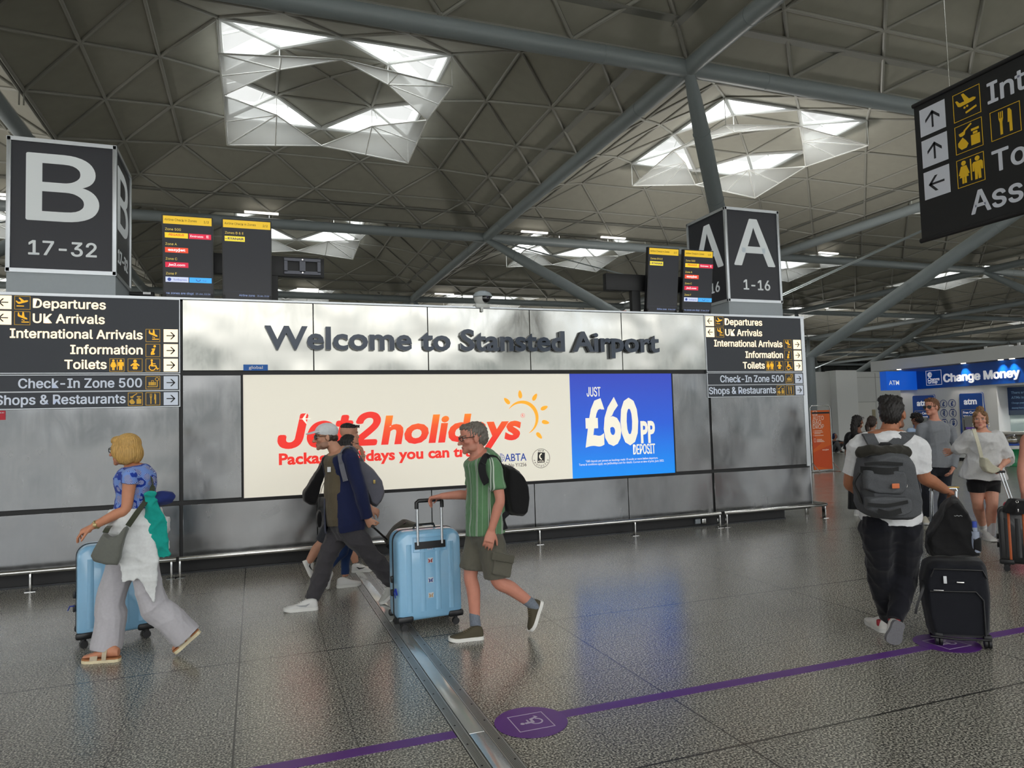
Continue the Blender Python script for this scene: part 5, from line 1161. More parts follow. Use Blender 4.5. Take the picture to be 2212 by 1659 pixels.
BLD = hairmat('hair_blond', (198, 158, 92)); hair(B, P1, BLD, [(.05, -.03, -.03, .044, .082, .085), (-.05, -.03, -.03, .044, .082, .085), (0, -.07, -.03, .07, .055, .085), (.045, .03, .0, .04, .05, .07), (-.045, .03, .0, .04, .05, .07), (0, .05, .075, .06, .045, .035)],
     rough=.0005, strand=lambda q: .0025*np.sin(np.arctan2(q[:, 0], q[:, 1]+.02)*40+1.2*np.sin(q[:, 2]*25))*np.clip((.1-q[:, 2])/.05, 0, 1), voxel=.005)
GLF = mat('glasses_black', (20, 20, 22), .3); specs(B, P1, GLF, None)
SOLE_C = mat('sole_cream', (222, 210, 176), .6); CORK = mat('cork', (168, 112, 70), .7); STRP = mat('strap_gold', (186, 172, 148), .5, .2, var=.1)
def sandal(o, heel, toe, up=Z_):
    d = nrm(toe-heel); L = np.linalg.norm(toe-heel); up = nrm(A(*up)-d*(A(*up)@d)); lt = np.cross(d, up)
    out = [(-.02, .012), (.0, .026), (.08, .036), (.3, .036), (.5, .04), (.7, .047), (.85, .044), (.96, .03), (1.02, .01)]
    P = np.array([heel+d*L*t+lt*h for t, h in out]+[heel+d*L*t-lt*h for t, h in reversed(out)])
    mb = MB(); mb.loft([P-up*.003, P+up*.02], smooth=False); s = mb.build('sandal', SOLE_C, o)
    mb = MB(); mb.loft([P+up*.02, (P-P.mean(0))*.98+P.mean(0)+up*.031], smooth=False); mb.build('footbed', CORK, s)
    mb = MB()
    for t, h, w in ((.62, .066, .05), (.34, .1, .03)):
        secs = []
        for a in np.linspace(0, math.pi, 11): p = heel+d*L*t+lt*math.cos(a)*.047+up*(.022+math.sin(a)*(h-.022)); nn_ = lt*math.cos(a)+up*math.sin(a); secs.append([p-d*w/2, p+d*w/2, p+d*w/2+nn_*.004, p-d*w/2+nn_*.004])
        mb.loft(secs, smooth=False)
    mb.build('strap', STRP, s)
sandal(P1, fr_h, fr_t); sandal(P1, fl_h, fl_t, A(-.68, 0, .73))
mb = MB(); d = nrm(J['wl']-J['el']); c = J['wl']-d*.025; u = nrm(np.cross(d, Z_)); w_ = np.cross(d, u)
mb.tube([c+u*.031*math.cos(a)+w_*.029*math.sin(a) for a in np.linspace(0, 2*math.pi, 20)[:-1]], (.004, .008), 6, closed=True); mb.box(c-u*.033, (.022, .012, .022), .003); mb.build('watch', mat('watch', (176, 158, 112), .35, .6), P1)
# her grey shoulder bag with a navy jacket and teal scarf tucked through its strap
BAGG = cloth('bag_grey', (104, 106, 100), .7, bump=.05); yb = Y0-.29
bag = pillow([cw(*p, yb) for p in ((372, 738), (300, 840), (275, 888), (300, 925), (375, 945), (465, 955), (488, 905), (508, 800), (532, 715), (515, 690), (465, 752), (415, 772))], Y_, .13, 'shoulder_bag', BAGG, None, .01, 5, .006, 6)
tag(bag, 'grey shoulder bag hanging at the hip of the blond woman', 'bag')
STG = cloth('strap_olive', (62, 66, 52), .8); strap([cw(522, 700, yb), cw(585, 610, yb-.0), cw(650, 520, Y0-.2), cw(682, 440, Y0-.16), cw(650, 330, Y0-.02), cw(590, 318, Y0+.09)], .036, .006, [X_, X_, X_+Y_*.5, Y_, X_, X_], 'strap', STG, bag)
strap([cw(378, 742, yb), cw(392, 715, yb+.03), cw(405, 700, yb+.1)], .036, .006, X_, 'strap', STG, bag)
NAVY = cloth('jacket_navy', (34, 48, 110), .85); mb = MB(); c = cw(715, 525, Y0-.15)
for p, r in (((700, 532), (.1, .085, .06)), ((750, 515), (.095, .08, .062)), ((672, 545), (.075, .07, .045)), ((772, 535), (.06, .06, .045))): mb.ball(cw(*p, Y0-.15), r)
tag(fuse(mb, 'jacket', NAVY, None, .01, 5, .012, 30, 11), 'navy jacket bundled over the bag strap of the blond woman', 'jacket')
TEAL = cloth('scarf_teal', (22, 158, 146), .85); mb = MB(); limb(mb, [cw(650, 495, Y0-.22), cw(672, 560, Y0-.22), cw(695, 680, Y0-.21), cw(720, 800, Y0-.2), cw(752, 905, Y0-.2)], [(.03, .02), (.05, .03), (.085, .03), (.075, .028), (.045, .014)], ref=X_)
mb.ball(cw(665, 492, Y0-.23), (.05, .03, .035)); tag(fuse(mb, 'scarf', TEAL, None, .008, 3, .012, 34, 12), 'teal scarf hanging down behind the blond woman', 'scarf')
# ================================================================== man in a white cap and navy blazer (walks to the left)
def cc(x, y, Y): return onY(580+x/3.456, 880+y/3.456, Y)
def ccz(x, y, z=0.): return onZ(580+x/3.456, 880+y/3.456, z)
Y0 = 6.60
J = dict(H=cc(428, 222, Y0), N=cc(510, 314, Y0), C=cc(548, 490, Y0), P=cc(570, 870, Y0), sl=cc(610, 372, Y0-.18), sr=cc(505, 372, Y0+.18), el=cc(684, 610, Y0-.24), wl=cc(735, 828, Y0-.2),
         er=cc(520, 620, Y0+.24), wr=cc(470, 800, Y0+.26), hl=cc(600, 905, Y0-.09), hr=cc(535, 905, Y0+.09), kr=cc(430, 1140, Y0+.09), ar=cc(325, 1425, Y0+.08), kl=cc(765, 1105, Y0-.09), al=cc(930, 1318, Y0-.08))
B = Body(J, (-1, -.04, -.06), 1.0, False, (196, 146, 120), 1.05, 1.05, 1.08); BC = B; JC = J
P2 = person('man in a white cap, navy blazer and charcoal trousers striding past', B, {'l': dict(d=cc(775, 893, Y0-.2)-J['wl'], palm=A(.6, .5, -.3), curl=(1.0, 1.05, 1.1, 1.15), bend=.9, thumb=(.4, .8)), 'r': dict(d=A(-.3, 0, -1), palm=A(.3, -.8, 0))}, paint=dict(beard=(96, 84, 78), stub=.45))
OLIVE = cloth('tee_olive', (96, 86, 68)); shirt(B, P2, OLIVE, 'shirt', -.02, .02, 0, 0, .012, 0, .006, 14, belly=.03)
BLZ = cloth('blazer', (24, 32, 68), .85); lat, fw_, _ = B.frame(.5); Cc = B.spine(.5)
def cutb(v):
    q = v-Cc; f = q@fw_; l = q@lat; z = q[:, 2]; rel = np.clip((z+.35)/.65, 0, 1)
    return (f > .035+.055*rel) & (l > -.135) & (l < .05) & (z < .31)
shirt(B, P2, BLZ, 'blazer', -.11, .034, 1.0, .02, .03, .012, .007, 15, voxel=.009, cut=cutb, t1=.955)
CHAR = cloth('trousers_charcoal', (66, 64, 68), .9); trousers(B, P2, CHAR, 'trousers', .16, .016, [.02, .02, .024, .03, .03, .032], {'l': 1.03, 'r': 1.03}, .009, 5, ff=26)
WSH = mat('shoe_white', (214, 214, 212), .5, var=.03); WSO = mat('sole_white', (226, 226, 222), .55, var=.02); LACE = mat('lace_white', (230, 230, 228), .7); GSH = mat('shoe_grey', (176, 176, 172), .55)
h, tt = ccz(372, 1508), ccz(112, 1528); shoe(P2, h, tt, Z_, WSH, WSO, lace=LACE, swoosh=mat('swoosh_grey', (160, 162, 166), .5))
h, tt = cc(955, 1375, Y0-.09), ccz(838, 1478); shoe(P2, h, tt, A(-.5, 0, .86), GSH, WSO, lace=LACE)
CAPM = cloth('cap', (214, 217, 220), .8); mb = MB(); c = B.sc
mb.ball(B.hp(0, -.012, .052), (.088, .106, .078), B.R); brim = []
for s_, (y, w, z) in enumerate(((.06, .074, .062), (.1, .07, .058), (.135, .058, .05), (.16, .038, .044), (.172, .012, .042))):
    a = np.linspace(0, 2*math.pi, 17)[:-1]; brim.append([B.hp(w*math.cos(q), y, z-.014*(math.cos(q)**2)*w/.07+.006*math.sin(q)) for q in a])
mb.loft(brim); R_, Hc = B.R, J['H']
fuse(mb, 'cap', CAPM, P2, .005, 2, cut=lambda v: (((v-Hc)@R_)[:, 2] < .028+.02*np.clip(((v-Hc)@R_)[:, 1]/.1, -1, 1)-.012)); 
hair(B, P2, hairmat('hair_brown_dark', (62, 50, 44)), [(0, -.06, -.012, .066, .05, .045), (.062, -.02, -.0, .018, .035, .04), (-.062, -.02, 0, .018, .035, .04)], base=False)
SGL = mat('sunglass_black', (12, 12, 14), .15, coat=.5); specs(B, P2, SGL, SGL, 'sunglasses', 1.0, .019)
mb = MB(); q = cc(452, 462, Y0); mb.box(cc(452, 464, Y0-.12), (.03, .02, .045), .002); mb.build('badge', mat('badge', (222, 226, 230), .4), P2)
PACKG = cloth('pack_grey', (96, 96, 106), .75); yb = Y0-.03
bp = pillow([cc(*p, yb) for p in ((640, 345), (700, 385), (775, 450), (845, 540), (860, 640), (832, 705), (795, 748), (750, 720), (700, 600), (660, 470))], Y_, .30, 'backpack', PACKG, None, .012, 5, .006, 7)
tag(bp, 'grey backpack on the back of the man in the white cap', 'backpack')
strap([cc(705, 400, Y0-.15), cc(640, 300, Y0-.16), cc(575, 295, Y0-.18), cc(536, 350, Y0-.2), cc(545, 430, Y0-.215), cc(575, 550, Y0-.24)], .045, .008, [Y_, Y_, Y_, X_+Y_*.6, X_+Y_*.3, X_, X_], 'strap', cloth('strap_grey', (112, 112, 120)), bp)
mb = MB(); mb.box(cc(790, 555, yb-.155), (.02, .012, .035), .003); mb.build('zip_tab', mat('zip_gold', (170, 146, 84), .4, .5), bp)
# ================================================================== couple behind him (walking to the right)
Y0 = 8.05
J = dict(H=cc(602, 200, Y0), N=cc(572, 305, Y0), C=cc(545, 440, Y0), P=cc(535, 750, Y0), sr=cc(560, 350, Y0-.18), sl=cc(565, 345, Y0+.18), er=cc(640, 600, Y0-.24), wr=cc(765, 755, Y0-.25), el=cc(580, 560, Y0+.23), wl=cc(660, 650, Y0+.2),
         hr=cc(530, 770, Y0-.09), hl=cc(545, 770, Y0+.09), kl=cc(620, 985, Y0+.08), al=cc(650, 1160, Y0+.05), kr=cc(400, 1010, Y0-.08), ar=cc(295, 1165, Y0-.08))
B = Body(J, (.95, .22, -.08), 1.0, False, (190, 140, 116), 1., 1., 1.)
P3 = person('man with sunglasses on his cropped head half hidden behind the capped man', B, {'r': dict(d=A(.8, 0, -.5), palm=A(-.3, .8, -.4), curl=(.6, .65, .7, .8)), 'l': dict(d=A(.8, 0, .2), palm=A(0, -1, 0))}, voxel=.007)
shirt(B, P3, cloth('tee_white', (218, 219, 222)), 'shirt', -.06, .018, .3, .016, .01, 0, .006, 24); trousers(B, P3, cloth('shorts_dark', (52, 54, 60)), 'shorts', .16, .014, [.016, .018, .022, .03, .03, .03], .5, .006, 9)
h, tt = ccz(618, 1235), ccz(785, 1222); shoe(P3, h, tt, Z_, WSH, WSO, lace=LACE, swoosh=BLACK)
h, tt = cc(252, 1150, Y0-.08), cc(312, 1282, Y0-.08); shoe(P3, h, tt, A(.86, 0, .45), WSH, WSO, lace=LACE, swoosh=BLACK)
hair(B, P3, hairmat('hair_black', (30, 27, 26)), [(0, .03, .085, .06, .05, .03), (0, -.02, .08, .07, .085, .045)], base=False); specs(B, P3, SGL, SGL, 'sunglasses', up=.085)
bp = pillow([cc(*p, Y0-.02) for p in ((430, 340), (370, 440), (300, 560), (250, 640), (252, 700), (300, 728), (350, 735), (390, 600), (440, 450))], Y_, .28, 'backpack', cloth('pack_black', (17, 17, 19), .8), None, .014, 5, .006, 8); tag(bp, 'black backpack seen left of the navy blazer, on the hidden man', 'backpack')
Y0 = 7.38
J = dict(H=cc(610, 285, Y0), N=cc(585, 395, Y0), C=cc(565, 520, Y0), P=cc(555, 800, Y0), sr=cc(580, 430, Y0-.15), sl=cc(585, 428, Y0+.15), er=cc(650, 560, Y0-.2), wr=cc(706, 362, Y0-.12), el=cc(590, 620, Y0+.2), wl=cc(600, 750, Y0+.2),
         hr=cc(550, 830, Y0-.08), hl=cc(562, 830, Y0+.08), kl=cc(592, 1060, Y0+.06), al=cc(572, 1262, Y0+.05), kr=cc(560, 1070, Y0-.06), ar=cc(425, 1225, Y0-.05))
B = Body(J, (.9, -.3, -.05), .93, True, (186, 134, 108), .95, .85, .9)
P4 = person('dark-haired woman in blue jeans half hidden behind the capped man', B, {'r': dict(d=cc(690, 300, Y0-.13)-J['wr'], palm=A(-.7, .3, .1), curl=(.6, .7, .8, .9)), 'l': dict(d=A(0, 0, -1), palm=A(-.5, 0, 0))}, voxel=.007)
shirt(B, P4, cloth('top_black', (24, 24, 27)), 'top', -.05, .014, .3, .012, .01, 0, .005, 25, bust=.9); trousers(B, P4, cloth('jeans_blue', (38, 60, 104), .9), 'jeans', .16, .008, [.012, .012, .01, .01, .008, .014], .97, .005, 10)
h, tt = ccz(508, 1348), ccz(690, 1326); shoe(P4, h, tt, Z_, WSH, WSO, lace=None); h, tt = cc(400, 1225, Y0-.05), cc(428, 1362, Y0-.05); shoe(P4, h, tt, A(.95, 0, .25), WSH, WSO)
hair(B, P4, hairmat('hair_black', (30, 27, 26)), [(0, -.07, -.02, .06, .06, .07), (.055, -.02, 0, .03, .06, .05), (-.055, -.02, 0, .03, .06, .05), (0, -.115, .01, .045, .045, .045)])
mb = MB(); c = J['wr']+A(0, 0, .0); mb.tube([c+A(.03*math.cos(a), .028*math.sin(a), .0) for a in np.linspace(0, 2*math.pi, 18)[:-1]], .005, 6, closed=True); mb.build('bracelet', mat('bracelet', (206, 196, 176), .3, .6), P4)
hb = pillow([cc(*p, Y0-.12) for p in ((372, 765), (392, 770), (398, 830), (388, 890), (366, 898), (356, 850), (358, 800))], Y_, .16, 'handbag', cloth('bag_black', (20, 20, 22)), None, .008, 4); tag(hb, 'small black handbag just left of the charcoal trousers', 'bag')
strap([cc(372, 765, Y0-.14), cc(400, 600, Y0-.16), cc(470, 470, Y0-.16), cc(560, 405, Y0-.05)], .016, .004, Y_, 'strap', cloth('bag_black', (20, 20, 22)), hb)
# ================================================================== man in a green striped tee pushing a suitcase (walks to the left)
def cg(x, y, Y): return onY(820+x/3.0725, 880+y/3.0725, Y)
def cgz(x, y, z=0.): return onZ(820+x/3.0725, 880+y/3.0725, z)
Y0 = 5.15; YC = 5.5
J = dict(H=cg(617, 205, Y0), N=cg(653, 302, Y0), C=cg(690, 470, Y0), P=cg(700, 835, Y0), sl=cg(757, 392, Y0-.18), sr=cg(640, 385, Y0+.18), el=cg(800, 612, Y0-.24), wl=cg(742, 815, Y0-.21),
         er=cg(595, 575, Y0+.26), wr=cg(405, 590, Y0+.32), hl=cg(735, 860, Y0-.09), hr=cg(655, 860, Y0+.09), kl=cg(785, 1150, Y0-.08), al=cg(1012, 1305, Y0-.07), kr=cg(603, 1115, Y0+.07), ar=cg(634, 1425, Y0+.05))
B = Body(J, (-1, .0, -.1), 1.0, False, (202, 138, 118), .95, .92, .95)
P5 = person('grey-haired man in a green striped tee and cargo shorts pushing a suitcase', B, {'l': dict(d=cg(726, 890, Y0-.22)-J['wl'], palm=A(.25, .9, .0), curl=(.35, .4, .45, .5), bend=.7, spread=.04, thumb=(.55, .5)), 'r': dict(d=cg(345, 600, Y0+.37)-J['wr'], palm=A(-.15, .1, -1), curl=(.9, 1.0, 1.05, 1.1), bend=1.0, spread=.05, thumb=(.5, .9))},
            voxel=.005, paint=dict(beard=(150, 120, 104), stub=.25, brow=(110, 96, 84)))
TEE = cloth('tee_green', (96, 136, 98)); t, b = nodes_of(TEE); tc = nd('ShaderNodeTexCoord', t); se = nd('ShaderNodeSeparateXYZ', t); t.links.new(tc.outputs['Object'], se.inputs[0])
an_ = nd('ShaderNodeMath', t, operation='ARCTAN2'); cx_ = nd('ShaderNodeMath', t, operation='SUBTRACT'); cx_.inputs[1].default_value = J['C'][0]; t.links.new(se.outputs[0], cx_.inputs[0]); cy_ = nd('ShaderNodeMath', t, operation='SUBTRACT'); cy_.inputs[1].default_value = J['C'][1]; t.links.new(se.outputs[1], cy_.inputs[0]); t.links.new(cy_.outputs[0], an_.inputs[0]); t.links.new(cx_.outputs[0], an_.inputs[1]); am = nd('ShaderNodeMath', t, operation='MULTIPLY'); am.inputs[1].default_value = .15; t.links.new(an_.outputs[0], am.inputs[0])
wob = nd('ShaderNodeMath', t, operation='MULTIPLY_ADD'); wob.inputs[1].default_value = -.03; t.links.new(se.outputs[2], wob.inputs[0]); t.links.new(am.outputs[0], wob.inputs[2])
prev = b.inputs['Base Color'].links[0].from_socket
def stripe(per, off, w, col, fac):
    global prev
    s_ = nd('ShaderNodeMath', t, operation='ADD'); s_.inputs[1].default_value = 10*per+off; t.links.new(wob.outputs[0], s_.inputs[0]); q = nd('ShaderNodeMath', t, operation='MODULO'); q.inputs[1].default_value = per; t.links.new(s_.outputs[0], q.inputs[0])
    c_ = nd('ShaderNodeMath', t, operation='LESS_THAN'); c_.inputs[1].default_value = w; t.links.new(q.outputs[0], c_.inputs[0]); k = nd('ShaderNodeMath', t, operation='MULTIPLY'); k.inputs[1].default_value = fac; t.links.new(c_.outputs[0], k.inputs[0])
    x = nd('ShaderNodeMix', t, data_type='RGBA'); x.inputs[7].default_value = (*lin(col), 1); t.links.new(k.outputs[0], x.inputs[0]); t.links.new(prev, x.inputs[6]); prev = x.outputs[2]
stripe(.092, 0, .0055, (206, 214, 206), .8); stripe(.092, .010, .0045, (206, 214, 206), .8); stripe(.092, .0055, .0045, (58, 76, 66), .7); stripe(.092, .05, .003, (186, 200, 186), .45)
t.links.new(prev, b.inputs['Base Color'])
shirt(B, P5, TEE, 'shirt', -.03, .02, .36, .02, .012, .012, .007, 33)
SHO = cloth('shorts_olive', (96, 94, 84), .9)
def pk(mb): mb.box((J['hl']*.42+J['kl']*.58)+A(.03, -.105, 0), (.16, .03, .18), .012, np.stack([nrm(A(.96, 0, -.25)), Y_, nrm(A(.25, 0, .96))], 1))
trousers(B, P5, SHO, 'shorts', .12, .016, [.018, .02, .035, .05, .05, .05], {'l': .46, 'r': .43}, .008, 36, extra=pk)
mb = MB(); mb.box((J['hl']*.55+J['kl']*.45)+A(.03, -.128, .01), (.175, .012, .055), .005, np.stack([nrm(A(.96, 0, -.25)), Y_, nrm(A(.25, 0, .96))], 1)); mb.build('pocket_flap', cloth('shorts_flap', (90, 88, 78), .9), bpy.data.objects[[o.name for o in P5.children if o.name.startswith('shorts')][0]])
SOCK = cloth('sock', (116, 124, 136), .95, var=.2, vscale=90)
for sd, d in (('l', None), ('r', None)):
    mb = MB(); a, k = J['a'+sd], J['k'+sd]; u = nrm(k-a); limb(mb, [a-u*.035, a+u*.02, a+u*.06], [.042, .041, .041]); fuse(mb, 'sock', SOCK, P5, .006, 2)
OSH = mat('shoe_olive', (72, 66, 50), .8, var=.05); OLC = mat('lace_olive', (110, 98, 74), .7)
h, tt = cgz(692, 1535), cgz(458, 1556); shoe(P5, h, tt, Z_, OSH, WSO, lace=OLC)
h, tt = cg(1082, 1285, Y0-.07), cg(1010, 1492, Y0-.07); shoe(P5, h, tt, A(-.9, 0, .35), OSH, WSO, lace=OLC)
GRH = hairmat('hair_grey', (112, 106, 98)); hair(B, P5, GRH, [(0, .045, .085, .055, .045, .03)], rough=.008, fade=.97); specs(B, P5, GLF, None, 'glasses', 1., .015)
bp = pillow([cg(*p, Y0-.02) for p in ((800, 375), (860, 380), (920, 430), (955, 510), (968, 600), (955, 700), (930, 722), (870, 715), (830, 690), (805, 560))], Y_, .30, 'backpack', cloth('pack_black', (17, 17, 19), .8), None, .011, 5, .005, 37); tag(bp, 'black backpack on the back of the man in the green tee', 'backpack')
strap([cg(812, 390, Y0-.13), cg(765, 328, Y0-.15), cg(710, 325, Y0-.18), cg(680, 380, Y0-.2), cg(686, 450, Y0-.205), cg(712, 505, Y0-.2)], .055, .012, [Y_, Y_, X_+Y_*.5, X_, X_, X_], 'strap', cloth('strap_black', (26, 26, 29), .8), bp)
strap([cg(700, 330, Y0+.12), cg(625, 335, Y0+.16), cg(580, 390, Y0+.17)], .05, .012, [Y_, Y_, X_], 'strap', cloth('strap_black', (26, 26, 29), .8), bp)
strap([cg(850, 700, Y0-.14), cg(815, 740, Y0-.15), cg(835, 810, Y0-.15)], .04, .006, X_, 'hip_belt', cloth('strap_black', (26, 26, 29), .8), bp)
# ================================================================== hard pale blue suitcases
CASE = mat('case_blue', (138, 190, 226), .22, var=.015, coat=.5); CBLK = mat('case_black', (22, 23, 26), .4); CHR = mat('case_chrome', (196, 200, 204), .2, .9)
def rrect(w, h, r, n=7, rt=None):
    out = []
    for sx, sy, b0 in ((1, 1, 0), (-1, 1, 90), (-1, -1, 180), (1, -1, 270)):
        q = (rt or r) if sy > 0 else r
        for k in range(n): a = math.radians(b0+90*k/(n-1)); out.append((sx*(w/2-q)+q*math.cos(a), sy*(h/2-q)+q*math.sin(a)))
    return out
def hardcase(fr, w, h, dp, lab, grp=None, handle=0., m=CASE, mblk=CBLK, stickers=True, ribs=True, rt=.09, band=None, wheel=.055):
    """fr: frame at the middle of the bottom edge of the front face (n towards the viewer); the shell stands on four wheels"""
    c0 = fr.p(0, 0, -dp/2); t = thing('suitcase', lab, 'suitcase', (c0[0], c0[1], 0), grp); wh = .075
    def shell(z0, z1, front):
        mb = MB(); secs = []; nst = [(0, 1.), (.55, 1.), (.8, .985), (.93, .95), (1., .87)]
        for s_, k in nst: secs.append([fr.p(x*(1-(1-k)*.5*.35/w), wh+h/2+y*(1-(1-k)*.3/h), z0+(z1-z0)*s_) for x, y in rrect(w-(1-k)*.12, h-(1-k)*.12, .05, rt=rt)])
        mb.loft(secs)
        if ribs:
            for x in (-.33, -.12, .12, .33): mb.tube([fr.p(x*w, wh+.07, z1), fr.p(x*w, wh+h-.10, z1)], (.022, .006) if front else .004, 10, ref=fr.u)
            for x in (-.46, .46): mb.tube([fr.p(x*w, wh+.09, z1*.6+z0*.4), fr.p(x*w, wh+h-.12, z1*.6+z0*.4)], .006, 8)
        return mb.build('shell', m, t)
    sh = shell(-dp/2+.008, 0, True); shell(-dp/2-.008, -dp, False)
    mb = MB(); mb.loft([[fr.p(x, wh+h/2+y, -dp/2+z) for x, y in rrect(w+.008, h+.008, .05, rt=rt)] for z in (.012, -.012)]); mb.build('zip_band', mblk, t)
    for sx in (-1, 1):
        for z in (-.012, -dp+.012):
            mb = MB(); mb.box(fr.p(sx*(w/2-.055), wh+.02, z), (.125, .05, .05), .015, np.stack([fr.u, fr.v, fr.n], 1)); mb.build('corner_guard', mblk, t)
    for sx in (-1, 1):
        for z in (-.035, -dp+.035):
            mb = MB(); c = fr.p(sx*(w/2-.05), wheel/2, z)
            for o_ in (-.011, .011): mb.disc(c+fr.n*o_-fr.n*.007, wheel/2, 18, fr.n, .014)
            mb.box(c+fr.v*.035, (.03, .05, .03), .006, np.stack([fr.u, fr.v, fr.n], 1)); mb.build('wheel', mblk, t)
    mb = MB(); mb.tube([fr.p(-.09, wh+h, -dp*.5), fr.p(-.08, wh+h+.03, -dp*.5), fr.p(.08, wh+h+.03, -dp*.5), fr.p(.09, wh+h, -dp*.5)], (.012, .009), 8); mb.build('grip', mblk, t)
    mb = MB()
    for z in (.3, .45): mb.box(fr.p(-w/2-.012, wh+h*z, -dp/2), (.02, .05, .04), .006, np.stack([fr.u, fr.v, fr.n], 1))
    mb.build('latch', mblk, t)
    if handle:
        mb = MB(); f = fr
        f.poly(mb, [(-.125, wh+h-.14), (.125, wh+h-.14), (.125, wh+h-.085), (-.125, wh+h-.085)], -.004, .012); mb.build('handle_plate', mblk, t)
        mb = MB(); f.ring(mb, -.14, wh+h-.165, .14, wh+h-.045, .008, -.004, .006); mb.build('handle_recess', m, t)
        for x in (-.1, .1):
            mb = MB(); mb.tube([f.p(x, wh+h-.11, .005), f.p(x, wh+h+handle-.02, .005)], .011, 10); mb.build('handle_tube', CHR, t)
        mb = MB(); mb.tube([f.p(-.105, wh+h+handle-.05, .005), f.p(-.105, wh+h+handle, .005), f.p(-.09, wh+h+handle+.012, .005), f.p(.09, wh+h+handle+.012, .005), f.p(.105, wh+h+handle, .005), f.p(.105, wh+h+handle-.05, .005)], .016, 10); mb.build('handle_grip', mblk, t)
    if stickers:
        for k, (z, c_) in enumerate(((.81, (120, 150, 210)), (.66, (150, 60, 60)), (.44, (70, 80, 140)), (.27, (190, 160, 120)))):
            mb = MB(); zz = wh+h*z
            for sx in (-1, 1): fr.poly(mb, [(sx*.002, zz-.012), (sx*.016, zz-.018), (sx*.013, zz-.002), (sx*.02, zz+.016), (sx*.003, zz+.005)], .0015, .004)
            mb.build('butterfly_sticker', mat('butterfly%d' % k, c_, .4, var=.3, vscale=60), t)
            mb = MB(); fr.poly(mb, [(-.022, zz-.02), (.022, zz-.02), (.022, zz+.02), (-.022, zz+.02)], .0002, .0012); mb.build('sticker_backing', mat('sticker_clear', (206, 216, 226), .3), t)
    return t
g0, g1 = cgz(165, 1500), cgz(545, 1442); d = nrm(g1-g0); mid = (cgz(125, 1500)+cgz(560, 1440))/2
W1 = np.linalg.norm(cgz(560, 1440)-cgz(125, 1500)); fr = Fr((mid[0], mid[1], 0), d, Z_, np.cross(d, Z_)); topz = cg(330, 815, mid[1])[2]; hz = cg(340, 612, mid[1])[2]
C1 = hardcase(fr, W1*.985, topz-.075, .30, 'pale blue hard suitcase pushed by the man in the green tee', 'pale blue hard suitcases', hz-topz-.015)
mb = MB(); p = cg(105, 1205, mid[1]-.02); mb.tube([p, p+A(-.012, 0, -.03), p+A(.0, 0, -.07)], (.012, .004), 8); mb.tube([p, p+A(.01, 0, -.05)], .008, 6); mb.build('ribbon', mat('ribbon_blue', (24, 50, 160), .6), C1)
g0, g1 = cz(228, 1520), cz(662, 1445); d = nrm(g1-g0); mid = (cz(182, 1515)+cz(675, 1440))/2; mid = mid+Y_*.1
fr = Fr((mid[0], mid[1], 0), d, Z_, np.cross(d, Z_)); topz = cw(300, 822, mid[1])[2]
C2 = hardcase(fr, W1*.985, topz-.075, .30, 'pale blue hard suitcase beside the blond woman', 'pale blue hard suitcases', 0., stickers=False)
mb = MB(); p = cw(150, 1215, mid[1]-.15); mb.tube([p+A(.03, 0, .0), p, p+A(-.012, 0, -.03)], (.012, .004), 8); mb.build('ribbon', mat('ribbon_blue', (24, 50, 160), .6), C2)
# olive rolling bag pulled by the capped man
yb = 6.8; KH = cloth('bag_khaki', (62, 60, 50), .8)
rb = pillow([cg(*p, yb) for p in ((20, 885), (95, 785), (165, 735), (250, 765), (420, 830), (480, 1000), (470, 1330), (180, 1350), (120, 1150), (60, 930))], Y_, .32, 'rolling_bag', KH, None, .016, 5, .005, 41); tag(rb, 'olive rolling bag pulled behind the capped man, mostly hidden by the blue suitcase', 'bag')
mb = MB()
for o_ in (-.07, .07): mb.tube([cc(775, 885, JC['wl'][1]-.0)+Y_*(o_*.0+.02), cg(40, 870, yb)+Y_*o_], .009, 8)
mb.build('handle_tube', BLACK, rb); mb = MB(); mb.tube([cg(50, 885, yb)+Y_*-.1, cg(95, 930, yb)+Y_*-.1], .05, 10); mb.build('corner_guard', BLACK, rb); mb = MB(); mb.tube([cg(165, 765, yb-.1), cg(180, 790, yb-.1), cg(245, 800, yb-.1)], .02, 8); mb.build('flap', BLACK, rb)
mb = MB(); mb.tube([cc(775, 885, JC['wl'][1])+A(0, -.04, 0), cc(775, 885, JC['wl'][1])+A(0, .08, 0)], .015, 10); mb.build('handle_grip', BLACK, rb)
for x in (.3, .6):
    mb = MB(); g = cg(200, 1350, yb); mb.disc((g[0]+x*.3, yb-.1, .05), .05, 16, Y_, .03); mb.build('wheel', BLACK, rb)
# ================================================================== people and luggage on the right
def q4(x, y, d): return Q(1740+x/2.72, 830+y/2.72, d)
def g4(x, y, z=0.): return onZ(1740+x/2.72, 830+y/2.72, z)
